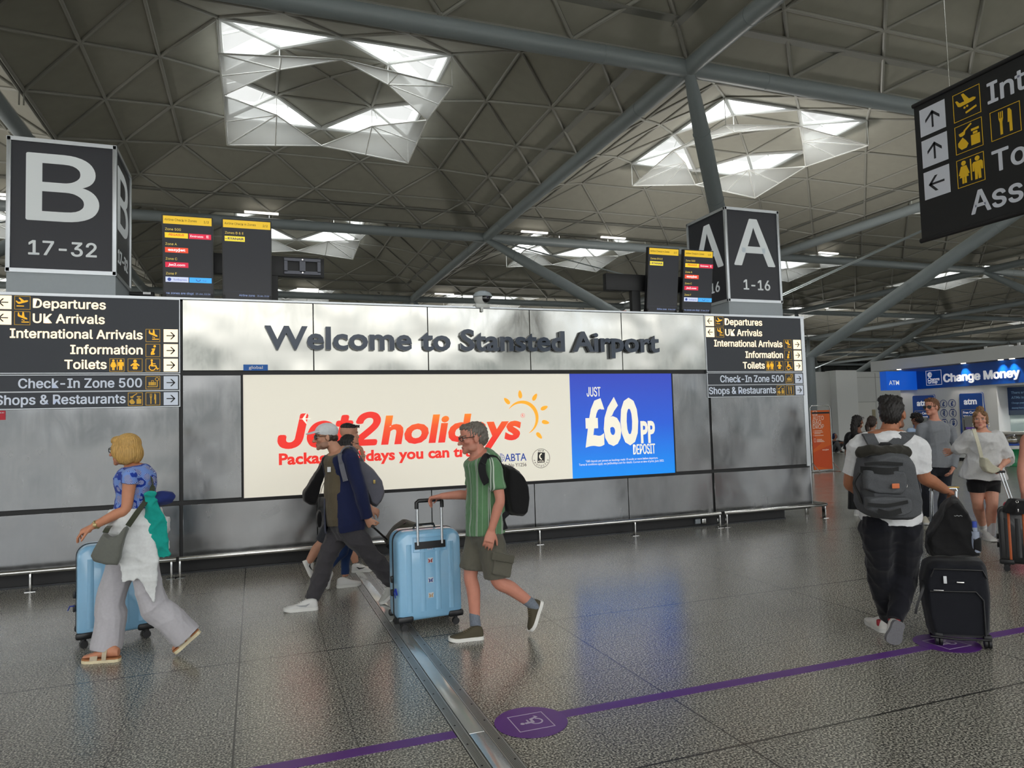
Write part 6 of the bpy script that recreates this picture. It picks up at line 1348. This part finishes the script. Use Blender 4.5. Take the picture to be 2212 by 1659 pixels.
# ------------------------------------------------------------------ man with the grey roll-top backpack, seen from behind
toe_r = g4(512, 1548); D0 = depth(toe_r)+.1
J = dict(H=q4(512, 178, D0+.03), N=q4(490, 266, D0), C=q4(482, 450, D0), P=q4(500, 800, D0+.02), sl=q4(322, 362, D0), sr=q4(652, 372, D0), el=q4(262, 575, D0+.05), wl=q4(345, 660, D0+.30), er=q4(698, 545, D0+.02), wr=q4(822, 622, D0+.16),
         hl=q4(425, 840, D0), hr=q4(580, 840, D0), kl=q4(445, 1100, D0+.13), al=q4(478, 1375, D0+.27), kr=q4(580, 1115, D0+.12), ar=q4(535, 1352, D0+.0))
B = Body(J, HFW*.72+HRT*.68-UP*.02, 1.0, False, (168, 112, 84), 1.08, 1.16, 1.12)
P6 = person('dark-haired man in a white tee and navy trousers seen from behind', B, {'r': dict(d=q4(872, 645, D0+.2)-J['wr'], palm=-UP*.9-HRT*.2, curl=(.9, 1., 1.05, 1.1), bend=1., spread=.03, thumb=(.3, .9)), 'l': dict(d=HFW+HRT*.3, palm=HRT)}, voxel=.0055, paint=dict(beard=(60, 46, 40), stub=.6, brow=(30, 24, 22)))
shirt(B, P6, cloth('tee_white', (218, 219, 222)), 'shirt', -.02, .02, .42, .022, .014, .014, .010, 51, ff=24)
NVY = cloth('trousers_navy', (17, 18, 26), .9); trousers(B, P6, NVY, 'trousers', .16, .016, [.02, .022, .028, .032, .026, .018], {'l': 1.02, 'r': 1.08}, .010, 53, ff=24)
BLH = hairmat('hair_black', (30, 27, 26)); hair(B, P6, BLH, [(0, .03, .1, .06, .06, .035), (0, .07, .1, .045, .035, .03), (-.02, -.03, .1, .06, .07, .04), (.0, -.085, .03, .05, .03, .05)], fade=.98, rough=.007, voxel=.006)
STR = mat('shoe_red', (150, 32, 46), .6); mw = mat('shoe_mix', (206, 204, 200), .6)
h, tt = g4(466, 1462), g4(466, 1462)+HFW*.28+HRT*.02; s1 = shoe(P6, h, tt, UP, mw, mat('sole_mix', (196, 196, 194), .6)); mb = MB(); mb.box(h+UP*.065+HFW*.035, (.075, .03, .05), .012, np.stack([HRT, HFW, UP], 1)); mb.build('heel_patch', STR, s1)
hr_ = q4(556, 1395, D0-.10); tt = toe_r+UP*.02; upx = nrm(np.cross(np.cross(nrm(tt-hr_), HFW), nrm(tt-hr_))); s1 = shoe(P6, hr_, tt, HFW, mw, mat('sole_grey', (104, 104, 108), .7, var=.15, vscale=120), w=1.12); mb = MB(); d = nrm(tt-hr_); mb.box(hr_+d*.01+HFW*.07, (.07, .02, .05), .01, np.stack([HRT, d, HFW], 1)); mb.build('heel_patch', STR, s1)
PK = mat('pack_melange', (78, 80, 84), .85, var=.22, vscale=220, bump=.2, bscale=300); PKD = cloth('pack_trim', (32, 33, 34), .8)
db = D0-.20
bp = pillow([q4(*p, db) for p in ((345, 410), (318, 500), (312, 600), (322, 700), (350, 765), (400, 792), (500, 800), (590, 795), (640, 765), (640, 690), (610, 560), (590, 440), (560, 400), (450, 385))], HFW, .30, 'backpack', PK, None, .011, 5, .006, 55); tag(bp, 'grey roll-top backpack on the man in the white tee', 'backpack')
mb = MB(); limb(mb, [q4(325, 405, db-.03), q4(380, 388, db-.06), q4(450, 395, db-.07), q4(530, 388, db-.06), q4(590, 405, db-.03)], [.045, .05, .05, .05, .045]); fuse(mb, 'roll_top', cloth('pack_olive', (44, 42, 36), .8), bp, .009, 4, .008, 40, 56)
for (a, b_) in (((410, 375), (370, 300)), ((515, 360), (600, 292))): strap([q4(*a, db), q4((a[0]+b_[0])/2, (a[1]+b_[1])/2, D0-.14), q4(*b_, D0-.10), q4(b_[0]+(10 if b_[0] > 500 else -10), b_[1]-4, D0+.04)], .075, .016, HRT, 'strap', PK, bp)
mb = MB(); mb.tube([q4(430, 372, db), q4(445, 352, db), q4(490, 352, db), q4(510, 372, db)], .014, 8); mb.build('carry_loop', PKD, bp)
fz = db-.165
strap([q4(325, 500, fz+.06), q4(400, 505, fz), q4(500, 510, fz), q4(590, 495, fz+.06)], .042, .012, UP, 'compression_strap', PKD, bp)
pillow([q4(*p, fz+.02) for p in ((345, 660), (345, 740), (400, 775), (560, 778), (625, 750), (622, 672), (590, 652), (450, 655))], HFW, .10, 'front_pocket', PK, bp, .01, 4, .006, 57)
pillow([q4(*p, fz+.03) for p in ((335, 500), (335, 620), (400, 648), (560, 650), (592, 610), (590, 510), (480, 490))], HFW, .08, 'upper_pocket', PK, bp, .01, 4, .006, 58)
strap([q4(365, 705, fz-.04), q4(480, 712, fz-.05), q4(600, 690, fz-.03)], .022, .008, UP, 'zip', PKD, bp); strap([q4(345, 470, fz+.0), q4(440, 462, fz-.02), q4(570, 470, fz)], .02, .008, UP, 'zip', PKD, bp)
strap([q4(425, 745, fz-.05), q4(490, 760, fz-.065), q4(560, 742, fz-.05)], .035, .012, UP, 'grab_handle', PKD, bp)
mb = MB(); mb.box(q4(530, 598, fz-.03), (.048, .008, .032), .004, np.stack([HRT, HFW, UP], 1)); mb.build('leather_patch', mat('patch_orange', (206, 112, 66), .6), bp); mb = MB(); mb.tube([q4(582, 592, fz), q4(598, 592, fz), q4(598, 604, fz), q4(582, 604, fz)], .003, 6, closed=True); mb.build('ring', POL, bp)
strap([q4(640, 650, db-.05), q4(668, 690, db-.06), q4(660, 730, db-.05), q4(632, 745, db-.04)], .02, .006, HFW, 'side_strap', PKD, bp); strap([q4(318, 520, db-.05), q4(285, 580, db-.04), q4(310, 640, db-.03), q4(330, 700, db)], .03, .006, HFW, 'side_strap', PKD, bp)
# ------------------------------------------------------------------ dark soft suitcase with a black rucksack standing on it
wl_, wr_ = g4(790, 1540), g4(1080, 1562); dS = (depth(wl_)+depth(wr_))/2; d = nrm(wr_-wl_); n_ = np.cross(d, UP)
def qs(x, y, off=0.): # point on the case front plane
    r_ = ray(1740+x/2.72, 830+y/2.72); t_ = ((wl_-EYE)@n_)/(r_@n_); return EYE+r_*t_+n_*off
NV2 = cloth('case_navy', (17, 19, 27), .8, bump=.25)
sc_ = pillow([qs(*p) for p in ((712, 1060), (690, 1160), (700, 1300), (735, 1470), (760, 1505), (1090, 1518), (1108, 1480), (1112, 1250), (1085, 1080), (1060, 1040), (760, 1035))], n_, .30, 'soft_suitcase', NV2, None, .012, 4, .003, 61)
sc_.matrix_basis = Matrix.Translation(Vector(-n_*.15)) @ sc_.matrix_basis
tag(sc_, 'large dark navy soft suitcase standing on the purple disc', 'suitcase')
TRM = mat('case_trim', (16, 17, 20), .5); fo = .012
def loop(P, w, nm, m, off=fo): mb = MB(); mb.tube([qs(*p, off) for p in P], w, 8); return mb.build(nm, m, sc_)
loop(((735, 1130), (755, 1085), (1040, 1095), (1065, 1140)), .006, 'piping', TRM, .002); loop(((730, 1215), (1000, 1220), (1045, 1270), (1060, 1480)), .006, 'piping', TRM, .004); loop(((735, 1480), (900, 1500), (1085, 1505)), .007, 'piping', TRM, .0)
mb = MB(); mb.box(qs(818, 1147, .012), (.02, .006, .05), .002, np.stack([d, n_, UP], 1)); mb.build('tag_strip', mat('tag_white', (220, 224, 228), .5), sc_); mb = MB(); mb.box(qs(908, 1163, .012), (.045, .006, .01), .002, np.stack([d, n_, UP], 1)); mb.build('badge', POL, sc_); mb = MB(); mb.box(qs(780, 1208, .012), (.06, .006, .005), .001, np.stack([d, n_, UP], 1)); mb.build('zip_pull', POL, sc_)
for x, y in ((790, 1530), (1080, 1550)):
    for o_ in (0, -.24):
        mb = MB(); g = wl_ if x < 900 else wr_; c = g+n_*(o_-.03); c[2] = .035
        for s_ in (-.012, .012): mb.disc(c+d*s_-d*.008, .034, 16, d, .016)
        mb.box(c+UP*.035, (.05, .05, .04), .008, np.stack([d, n_, UP], 1)); mb.build('wheel', TRM, sc_)
strap([qs(695, 1160, -.05), qs(690, 1200, .0), qs(655, 1290, .02), qs(643, 1345, .02)], .016, .004, d, 'loose_strap', TRM, sc_)
for x in (785, 935):
    mb = MB(); mb.tube([qs(x, 1040, -.27), qs(x, 645, -.27)], .012, 10); mb.build('handle_tube', CHR, sc_)
mb = MB(); mb.tube([qs(780, 650, -.27), qs(785, 632, -.27), qs(935, 632, -.27), qs(940, 650, -.27)], .015, 10); mb.build('handle_grip', CHR, sc_); mb = MB(); mb.box(qs(908, 626, -.26), (.09, .03, .006), .002, np.stack([d, n_, UP], 1)); mb.build('handle_button', mat('button_yellow', (206, 164, 40), .5), sc_)
RK = cloth('rucksack_black', (14, 14, 16), .8); top_ = [(870, 665), (820, 700), (770, 790), (715, 890), (705, 950), (722, 1005), (740, 1030), (900, 1034), (1046, 1030), (1045, 990), (1020, 900), (990, 800), (940, 700), (905, 662)]
rk = pillow([qs(*p, -.10) for p in top_], n_, .26, 'rucksack', RK, None, .012, 5, .010, 63); tag(rk, 'black rucksack standing on top of the dark navy suitcase', 'backpack')
mb = MB(); mb.tube([qs(858+k*9, 774-(k%2)*5-k*.6, .012+.006*k) for k in range(7)], .0025, 6); mb.build('stitched_mark', mat('tx_silver', (170, 172, 174), .4), rk)
pillow([qs(*p, -.02) for p in ((975, 890), (975, 985), (1035, 985), (1030, 895))], n_, .1, 'side_pocket', RK, rk, .01, 3)
mb = MB(); c = qs(992, 880, .0)
for a_, b_, r_ in ((-.12, .02, .03), (.02, .045, .02)): mb.tube([c+UP*a_, c+UP*b_], r_, 14)
bt = mb.build('water_bottle', mat('bottle_clear', (120, 130, 150), .15, spec=.8)); tag(bt, 'small plastic bottle with a blue cap in the pocket of the black rucksack', 'bottle'); mb = MB(); mb.tube([c+UP*.045, c+UP*.085], .019, 14); mb.build('cap', mat('cap_blue', (40, 66, 160), .4), bt)
# ------------------------------------------------------------------ man in the grey jumper and sunglasses
gf = g4(716, 816); D0 = depth(gf)
J = dict(H=q4(740, 135, D0), N=q4(760, 208, D0), C=q4(768, 330, D0), P=q4(775, 480, D0), sr=q4(682, 258, D0-.02), sl=q4(852, 262, D0+.05), el=q4(890, 392, D0-.04), wl=q4(866, 498, D0-.17), er=q4(655, 380, D0), wr=q4(680, 490, D0-.1),
         hr=q4(735, 500, D0), hl=q4(825, 500, D0+.02), kr=q4(715, 640, D0-.03), ar=q4(713, 775, D0+.05), kl=q4(815, 640, D0-.12), al=q4(800, 800, D0-.2))
B = Body(J, -HFW*.42-HRT*.9-UP*.03, 1.02, False, (206, 146, 124), 1.0, 1., 1.0)
P7 = person('man in a grey jumper and sunglasses walking beside the bun-haired woman', B, {'l': dict(d=q4(842, 545, D0-.2)-J['wl'], palm=HRT*-.8+HFW*.2, curl=(.4, .5, .55, .6), spread=.06), 'r': dict(d=-UP, palm=HRT)}, voxel=.007, paint=dict(lips=(184, 110, 104), brow=(110, 78, 56)))
shirt(B, P7, cloth('jumper_grey', (128, 131, 137), .9), 'jumper', -.03, .022, .97, .02, .01, .0, .008, 71, voxel=.01); trousers(B, P7, cloth('jeans_dark', (30, 32, 40), .9), 'jeans', .14, .014, [.016, .016, .018, .02, .02, .02], 1.0, .008, 72, voxel=.01)
hair(B, P7, hairmat('hair_auburn', (112, 76, 52)), [(0, .05, .095, .055, .04, .03), (0, .0, .105, .06, .07, .03)], rough=.012); specs(B, P7, SGL, SGL, 'sunglasses', 1.05, .019)
shoe(P7, gf+HFW*.06, gf-HFW*.2-HRT*.12, UP, mat('shoe_cream', (212, 204, 186), .6), WSO); h = q4(800, 815, D0-.2); h[2] = 0; shoe(P7, h, h-HFW*.22-HRT*.1, UP, mat('shoe_cream', (212, 204, 186), .6), WSO)
# ------------------------------------------------------------------ woman with a bun in an oversized white tee
gl = g4(1085, 918); D0 = depth(gl)+.05
J = dict(H=q4(1028, 208, D0), N=q4(1043, 268, D0), C=q4(1045, 390, D0+.02), P=q4(1045, 545, D0+.05), sr=q4(960, 308, D0+.03), sl=q4(1122, 315, D0), el=q4(1186, 440, D0), wl=q4(1150, 482, D0-.14), er=q4(905, 372, D0+.12), wr=q4(862, 395, D0+.36),
         hr=q4(1005, 585, D0+.05), hl=q4(1088, 585, D0+.05), kr=q4(1012, 700, D0+.06), ar=q4(1045, 838, D0+.42), kl=q4(1096, 715, D0-.03), al=q4(1092, 850, D0+.02))
B = Body(J, -HFW*.8-HRT*.6-UP*.02, .97, True, (212, 156, 132), 1.12, 1.05, 1.14)
P8 = person('woman with a hair bun in an oversized white tee and black shorts', B, {'l': dict(d=q4(1135, 510, D0-.2)-J['wl'], palm=-UP*.4-HRT*.8, curl=(.9, 1., 1.1, 1.1), bend=1., thumb=(.4, .9)), 'r': dict(d=HFW, palm=-HRT)}, voxel=.006, paint=dict(lips=(178, 88, 92), brow=(110, 80, 56), eye=(80, 90, 96)))
TW = cloth('tee_ecru', (206, 206, 206), .9); shirt(B, P8, TW, 'shirt', -.02, .034, .56, .042, .05, .02, .014, 81, bust=1.0, ff=20, voxel=.01)
trousers(B, P8, cloth('shorts_black', (20, 20, 23), .85), 'shorts', .2, .010, [.012, .012, .012, .012, .01, .01], .2, .003, 82, voxel=.008)
BUN = hairmat('hair_dark_blond', (132, 100, 68)); hair(B, P8, BUN, [(0, -.02, .135, .045, .045, .036), (.068, .015, -.01, .016, .03, .05), (-.068, .015, -.01, .016, .03, .05), (.04, .062, .075, .035, .025, .03), (-.04, .062, .075, .035, .025, .03), (.055, -.05, -.06, .025, .03, .06)], rough=.009, voxel=.006)
mb = MB()
for x in (-1, 1): mb.ball(B.hp(x*.082, .0, -.055), (.009, .009, .016)); mb.ball(B.hp(x*.082, .0, -.085), (.011, .011, .012))
mb.build('earring', mat('earring', (216, 210, 200), .25, .7), P8)
h = g4(1092, 888); h = gl+HFW*.10; shoe(P8, h, gl-HFW*.13-HRT*.03, UP, WSH, WSO, lace=LACE); h2 = g4(1048, 876); shoe(P8, h2+HFW*.05+UP*.05, h2-HFW*.17-HRT*.05, nrm(UP-HFW*.25), WSH, WSO, lace=LACE)
for sd in 'lr': mb = MB(); a_, k_ = J['a'+sd], J['k'+sd]; u = nrm(k_-a_); limb(mb, [a_-u*.05, a_+u*.05, a_+u*.09], [.046, .045, .046]); fuse(mb, 'sock', cloth('sock_white', (206, 206, 208), .95), P8, .007, 2)
CRM = cloth('bag_cream', (206, 202, 180), .7, bump=.05); cb = pillow([q4(*p, D0-.24) for p in ((1028, 425), (1030, 480), (1050, 515), (1090, 530), (1130, 515), (1140, 495), (1090, 470), (1050, 430))], HFW, .11, 'crossbody_bag', CRM, None, .009, 4, .004, 83); tag(cb, 'cream crossbody bag on the front of the bun-haired woman', 'bag')
strap([q4(1035, 430, D0-.25), q4(1015, 350, D0-.24), q4(992, 275, D0-.14), q4(990, 262, D0-.02)], .042, .008, HRT, 'strap', CRM, cb)
# her slim wheeled case, mostly hidden behind the black one
hp_ = q4(1140, 515, D0-.24); cp = q4(1192, 690, D0-.3); base = g4(1225, 930); PNK = mat('case_pink', (206, 62, 96), .4); dd = depth(cp)
pc = pillow([q4(*p, dd) for p in ((1185, 700), (1190, 690), (1290, 690), (1300, 720), (1300, 905), (1190, 905))], HFW, .2, 'trolley_case', PNK, None, .012, 4); tag(pc, 'pink trolley case of the bun-haired woman, almost hidden by the black bag', 'suitcase')
for o_ in (-.0, .035): mb = MB(); mb.tube([hp_+HRT*o_, cp+HRT*(o_+.02)+UP*.0], .009, 8); mb.build('handle_tube', CHR, pc)
mb = MB(); mb.tube([hp_-HRT*.03, hp_+HRT*.06], .016, 10); mb.build('handle_grip', TRM, pc)
for x in (1200, 1290): mb = MB(); c = q4(x, 925, dd); c[2] = .035; mb.disc(c, .035, 14, HRT, .03); mb.build('wheel', TRM, pc)
# ------------------------------------------------------------------ black suitcase with orange stripes, black handbag on it, its owner at the picture edge
g = g4(1203, 1113); dB = depth(g); ORS = mat('stripe_orange', (176, 84, 34), .5); rd = nrm(A(*(q4(1300, 1000, dB)-EYE)[:2], 0)); rr_ = nrm(np.cross(rd, UP)); fr = Fr(q4(1303, 1113, dB), rr_, UP, -rd); fr.o[2] = 0
hc = hardcase(fr, .42, .55, .26, 'black hard suitcase with orange stripes cut by the right picture edge', None, 0., mat('case_black_shell', (27, 28, 31), .35, coat=.2), TRM, False, True, .06)
for x in (-.12, .0, .12): mb = MB(); mb.tube([fr.p(x, .12, .005), fr.p(x, .585, .006), fr.p(x, .615, -.02)], (.011, .004), 8, ref=rr_); mb.build('stripe', ORS, hc)
hb = pillow([q4(*p, dB+.08) for p in ((1168, 762), (1190, 700), (1220, 668), (1290, 665), (1330, 700), (1345, 762), (1250, 764))], HFW, .2, 'handbag', cloth('bag_black', (20, 20, 22)), None, .012, 5, .008, 91); tag(hb, 'soft black handbag lying on the black suitcase with orange stripes', 'bag')
mb = MB(); c = q4(1243, 690, dB-.03); mb.tube([c+HRT*.012*math.cos(a)+UP*.012*math.sin(a) for a in np.linspace(0, 6.28, 14)[:-1]], .003, 6, closed=True); mb.box(q4(1250, 742, dB-.035), (.012, .006, .03), .002); mb.build('buckle', POL, hb)
D0 = dB+.58
J = dict(H=q4(1400, 170, D0), N=q4(1395, 270, D0), C=q4(1400, 420, D0), P=q4(1405, 640, D0), sr=q4(1300, 325, D0), sl=q4(1500, 325, D0), er=q4(1268, 500, D0-.05), wr=q4(1282, 640, D0-.15), el=q4(1535, 500, D0), wl=q4(1540, 640, D0), hr=q4(1355, 670, D0), hl=q4(1455, 670, D0), kr=q4(1355, 860, D0-.03), ar=q4(1355, 1040, D0), kl=q4(1455, 860, D0-.03), al=q4(1455, 1040, D0))
B = Body(J, -HFW*.8-HRT*.6, .95, True, (196, 136, 116), 1.0, 1.05, 1.0)
P9 = person('person at the right picture edge of whom only a bare arm shows', B, {'r': dict(d=-UP, palm=HRT), 'l': dict(d=-UP, palm=-HRT)}, voxel=.008); shirt(B, P9, cloth('top_black', (24, 24, 27)), 'top', -.05, .015, 0, 0, .01); trousers(B, P9, cloth('jeans_dark', (30, 32, 40), .9), 'jeans', .15, .012); hair(B, P9, hairmat('hair_brown_dark', (62, 50, 44)), [(0, -.08, -.06, .06, .05, .1)], limbs=[([(-.06, -.02, -.05), (-.09, .0, -.14), (-.1, .02, -.2)], [.04, .035, .02])])
for k in (1355, 1455): h = q4(k, 1075, D0); h[2] = 0; shoe(P9, h, h-HFW*.25, UP, WSH, WSO)
# ------------------------------------------------------------------ two women in black, waiting beyond the wall end
def stander(lab, Hx, Hy, gx, gy, face, skin, sc, top, bot, hairf, fem=True, bare=True, y_hip=None, dress=False, lean=0.):
    g = g4(gx, gy); D0 = depth(g); f = nrm(face); r = nrm(np.cross(f, UP)); Hh = q4(Hx, Hy, D0); b0 = A(Hh[0], Hh[1], 0); z = Hh[2]; k = z/1.62
    o = lambda x, y, zz: b0+r*x*k+f*y*k+UP*zz*k
    J = dict(H=Hh, N=o(0, -.02, 1.45), C=o(0, -.01, 1.25), P=o(0, 0, .93), sl=o(-.165, -.01, 1.37), sr=o(.165, -.01, 1.37), el=o(-.22, -.02, 1.08), wl=o(-.2, .12, .88), er=o(.22, -.02, 1.08), wr=o(.19, .14, .92), hl=o(-.085, 0, .9), hr=o(.085, 0, .9), kl=o(-.09, .03, .5), al=o(-.09, -.02, .09), kr=o(.09, .02, .5), ar=o(.09, -.04, .09))
    B = Body(J, face, sc*k, fem, skin, 1.05, 1., 1.); P_ = person(lab, B, {'l': dict(d=f*.6-UP*.8, palm=r), 'r': dict(d=f*.6-UP*.8, palm=-r)}, voxel=.009, paint=dict(lips=(120, 70, 66), brow=(30, 24, 22)))
    shirt(B, P_, top, 'top', -.08, .02, .4, .03, .02, .03, .008, 5, voxel=.012, bust=.9 if fem else 0); trousers(B, P_, bot, 'trousers', .15, .014, [.016]*6, .98, .006, 6, voxel=.012)
    for sd in 'lr': a_ = J['a'+sd].copy(); a_[2] = 0; shoe(P_, a_-f*.06, a_+f*.19, UP, WSH, WSO)
    hairf(B, P_); return B, P_
BT2 = cloth('top_black', (24, 24, 27)); HB = hairmat('hair_black', (30, 27, 26))
def h1(B, P_): hair(B, P_, HB, [(0, -.06, -.02, .075, .06, .08)], limbs=[([(0, -.1, .02), (0, -.13, -.1), (.0, -.12, -.24), (.0, -.11, -.34)], [.05, .055, .045, .02])], rough=.01); specs(B, P_, SGL, None, 'sunglasses', up=.06); mb = MB(); [mb.tube([B.hp(x*.085, -.005+.02*math.cos(a), -.055+.022*math.sin(a)) for a in np.linspace(0, 6.28, 16)[:-1]], .003, 6, closed=True) for x in (-1, 1)]; mb.build('hoop_earring', mat('hoop', (216, 206, 180), .3, .7), P_)
B, _ = stander('woman in black with a long dark ponytail and hoop earrings by the metal wall end', 308, 222, 312, 770, HFW*.55+HRT*.84, (128, 84, 64), 1.0, BT2, cloth('trousers_black', (22, 22, 25), .9), h1)
hb = pillow([q4(*p, depth(B.J['P'])-.24) for p in ((255, 610), (252, 735), (330, 738), (335, 615))], HFW, .1, 'tote_bag', cloth('bag_black', (20, 20, 22)), None, .01, 3); tag(hb, 'black tote bag hanging left of the grey roll-top backpack', 'bag')
strap([q4(262, 612, depth(B.J['P'])-.24), q4(275, 560, depth(B.J['P'])-.24), q4(300, 560, depth(B.J['P'])-.24), q4(320, 615, depth(B.J['P'])-.24)], .02, .005, HFW, 'strap', TRM, hb)
def h2(B, P_): hair(B, P_, hairmat('hair_brown_dark', (62, 50, 44)), [(0, -.07, -.01, .07, .055, .075)], limbs=[([(-.05, -.08, .0), (-.07, -.1, -.08), (-.06, -.11, -.17)], [.04, .035, .02])], rough=.01)
stander('woman in black with brown plaited hair behind the white-shirted man', 392, 225, 415, 760, HFW*.8+HRT*.6, (176, 124, 98), .97, BT2, cloth('trousers_black', (22, 22, 25), .9), h2)
def h3(B, P_):
    hair(B, P_, HB, [(.06, 0, .05, .04, .06, .05), (-.06, 0, .05, .04, .06, .05), (0, -.08, -.01, .07, .05, .06), (0, .05, .09, .06, .04, .03)], rough=.018)
    mb = MB(); limb(mb, [B.J['N']+UP*.03-B.f*.09, B.J['N']-B.f*.12-UP*.05, B.J['N']-B.f*.1-UP*.12], [.06, .08, .06]); fuse(mb, 'hood', cloth('hoodie_sky', (164, 186, 216), .9), P_, .01, 3)
stander('curly black-haired person in a light blue hoodie facing the cash machine', 652, 205, 655, 720, HFW*.95-HRT*.25, (150, 104, 84), .97, cloth('hoodie_sky', (164, 186, 216), .9), cloth('jeans_dark', (30, 32, 40), .9), h3, fem=False)
# ------------------------------------------------------------------ person sitting on the floor by the far wall
g = g4(175, 402); D0 = depth(g); hx = q4(172, 305, D0); b0 = A(hx[0], hx[1], 0); f = -HFW*.9+HRT*.2; f = nrm(f); r = nrm(np.cross(f, UP)); o = lambda x, y, z: b0+r*x+f*y+UP*z
J = dict(H=o(0, 0, hx[2]), N=o(0, -.03, hx[2]-.17), C=o(0, -.06, hx[2]-.4), P=o(0, -.1, .16), sl=o(-.18, -.03, hx[2]-.25), sr=o(.18, -.03, hx[2]-.25), el=o(-.24, .12, .42), wl=o(-.08, .3, .42), er=o(.24, .12, .42), wr=o(.08, .3, .42), hl=o(-.1, -.06, .13), hr=o(.1, -.06, .13), kl=o(-.16, .34, .42), al=o(-.12, .5, .08), kr=o(.16, .34, .42), ar=o(.12, .5, .08))
B = Body(J, f, 1.0, False, (160, 112, 90)); P_ = person('person in a dark hooded jacket sitting on the floor by the far white wall', B, {'l': dict(d=f, palm=r), 'r': dict(d=f, palm=-r)}, voxel=.011)
JK = cloth('jacket_dark', (24, 26, 34), .8); shirt(B, P_, JK, 'jacket', -.1, .04, .98, .03, .02, voxel=.014); trousers(B, P_, cloth('trousers_grey', (92, 94, 98), .9), 'trousers', .15, .014, [.016]*6, .98, voxel=.014)
hair(B, P_, cloth('hood_navy', (34, 44, 84), .9), [(.06, 0, -.02, .04, .08, .08), (-.06, 0, -.02, .04, .08, .08), (0, -.05, -.08, .09, .07, .08)], name='hood', voxel=.01)
mb = MB(); mb.box(o(.05, .18, hx[2]-.32), (.3, .02, .05), .01, np.stack([nrm(r+UP*.3), f, nrm(UP-r*.3)], 1)); mb.build('stripe', WTX, P_)
for x in (-.12, .12): shoe(P_, o(x, .46, 0), o(x, .72, 0), UP, BLACK, WSO)
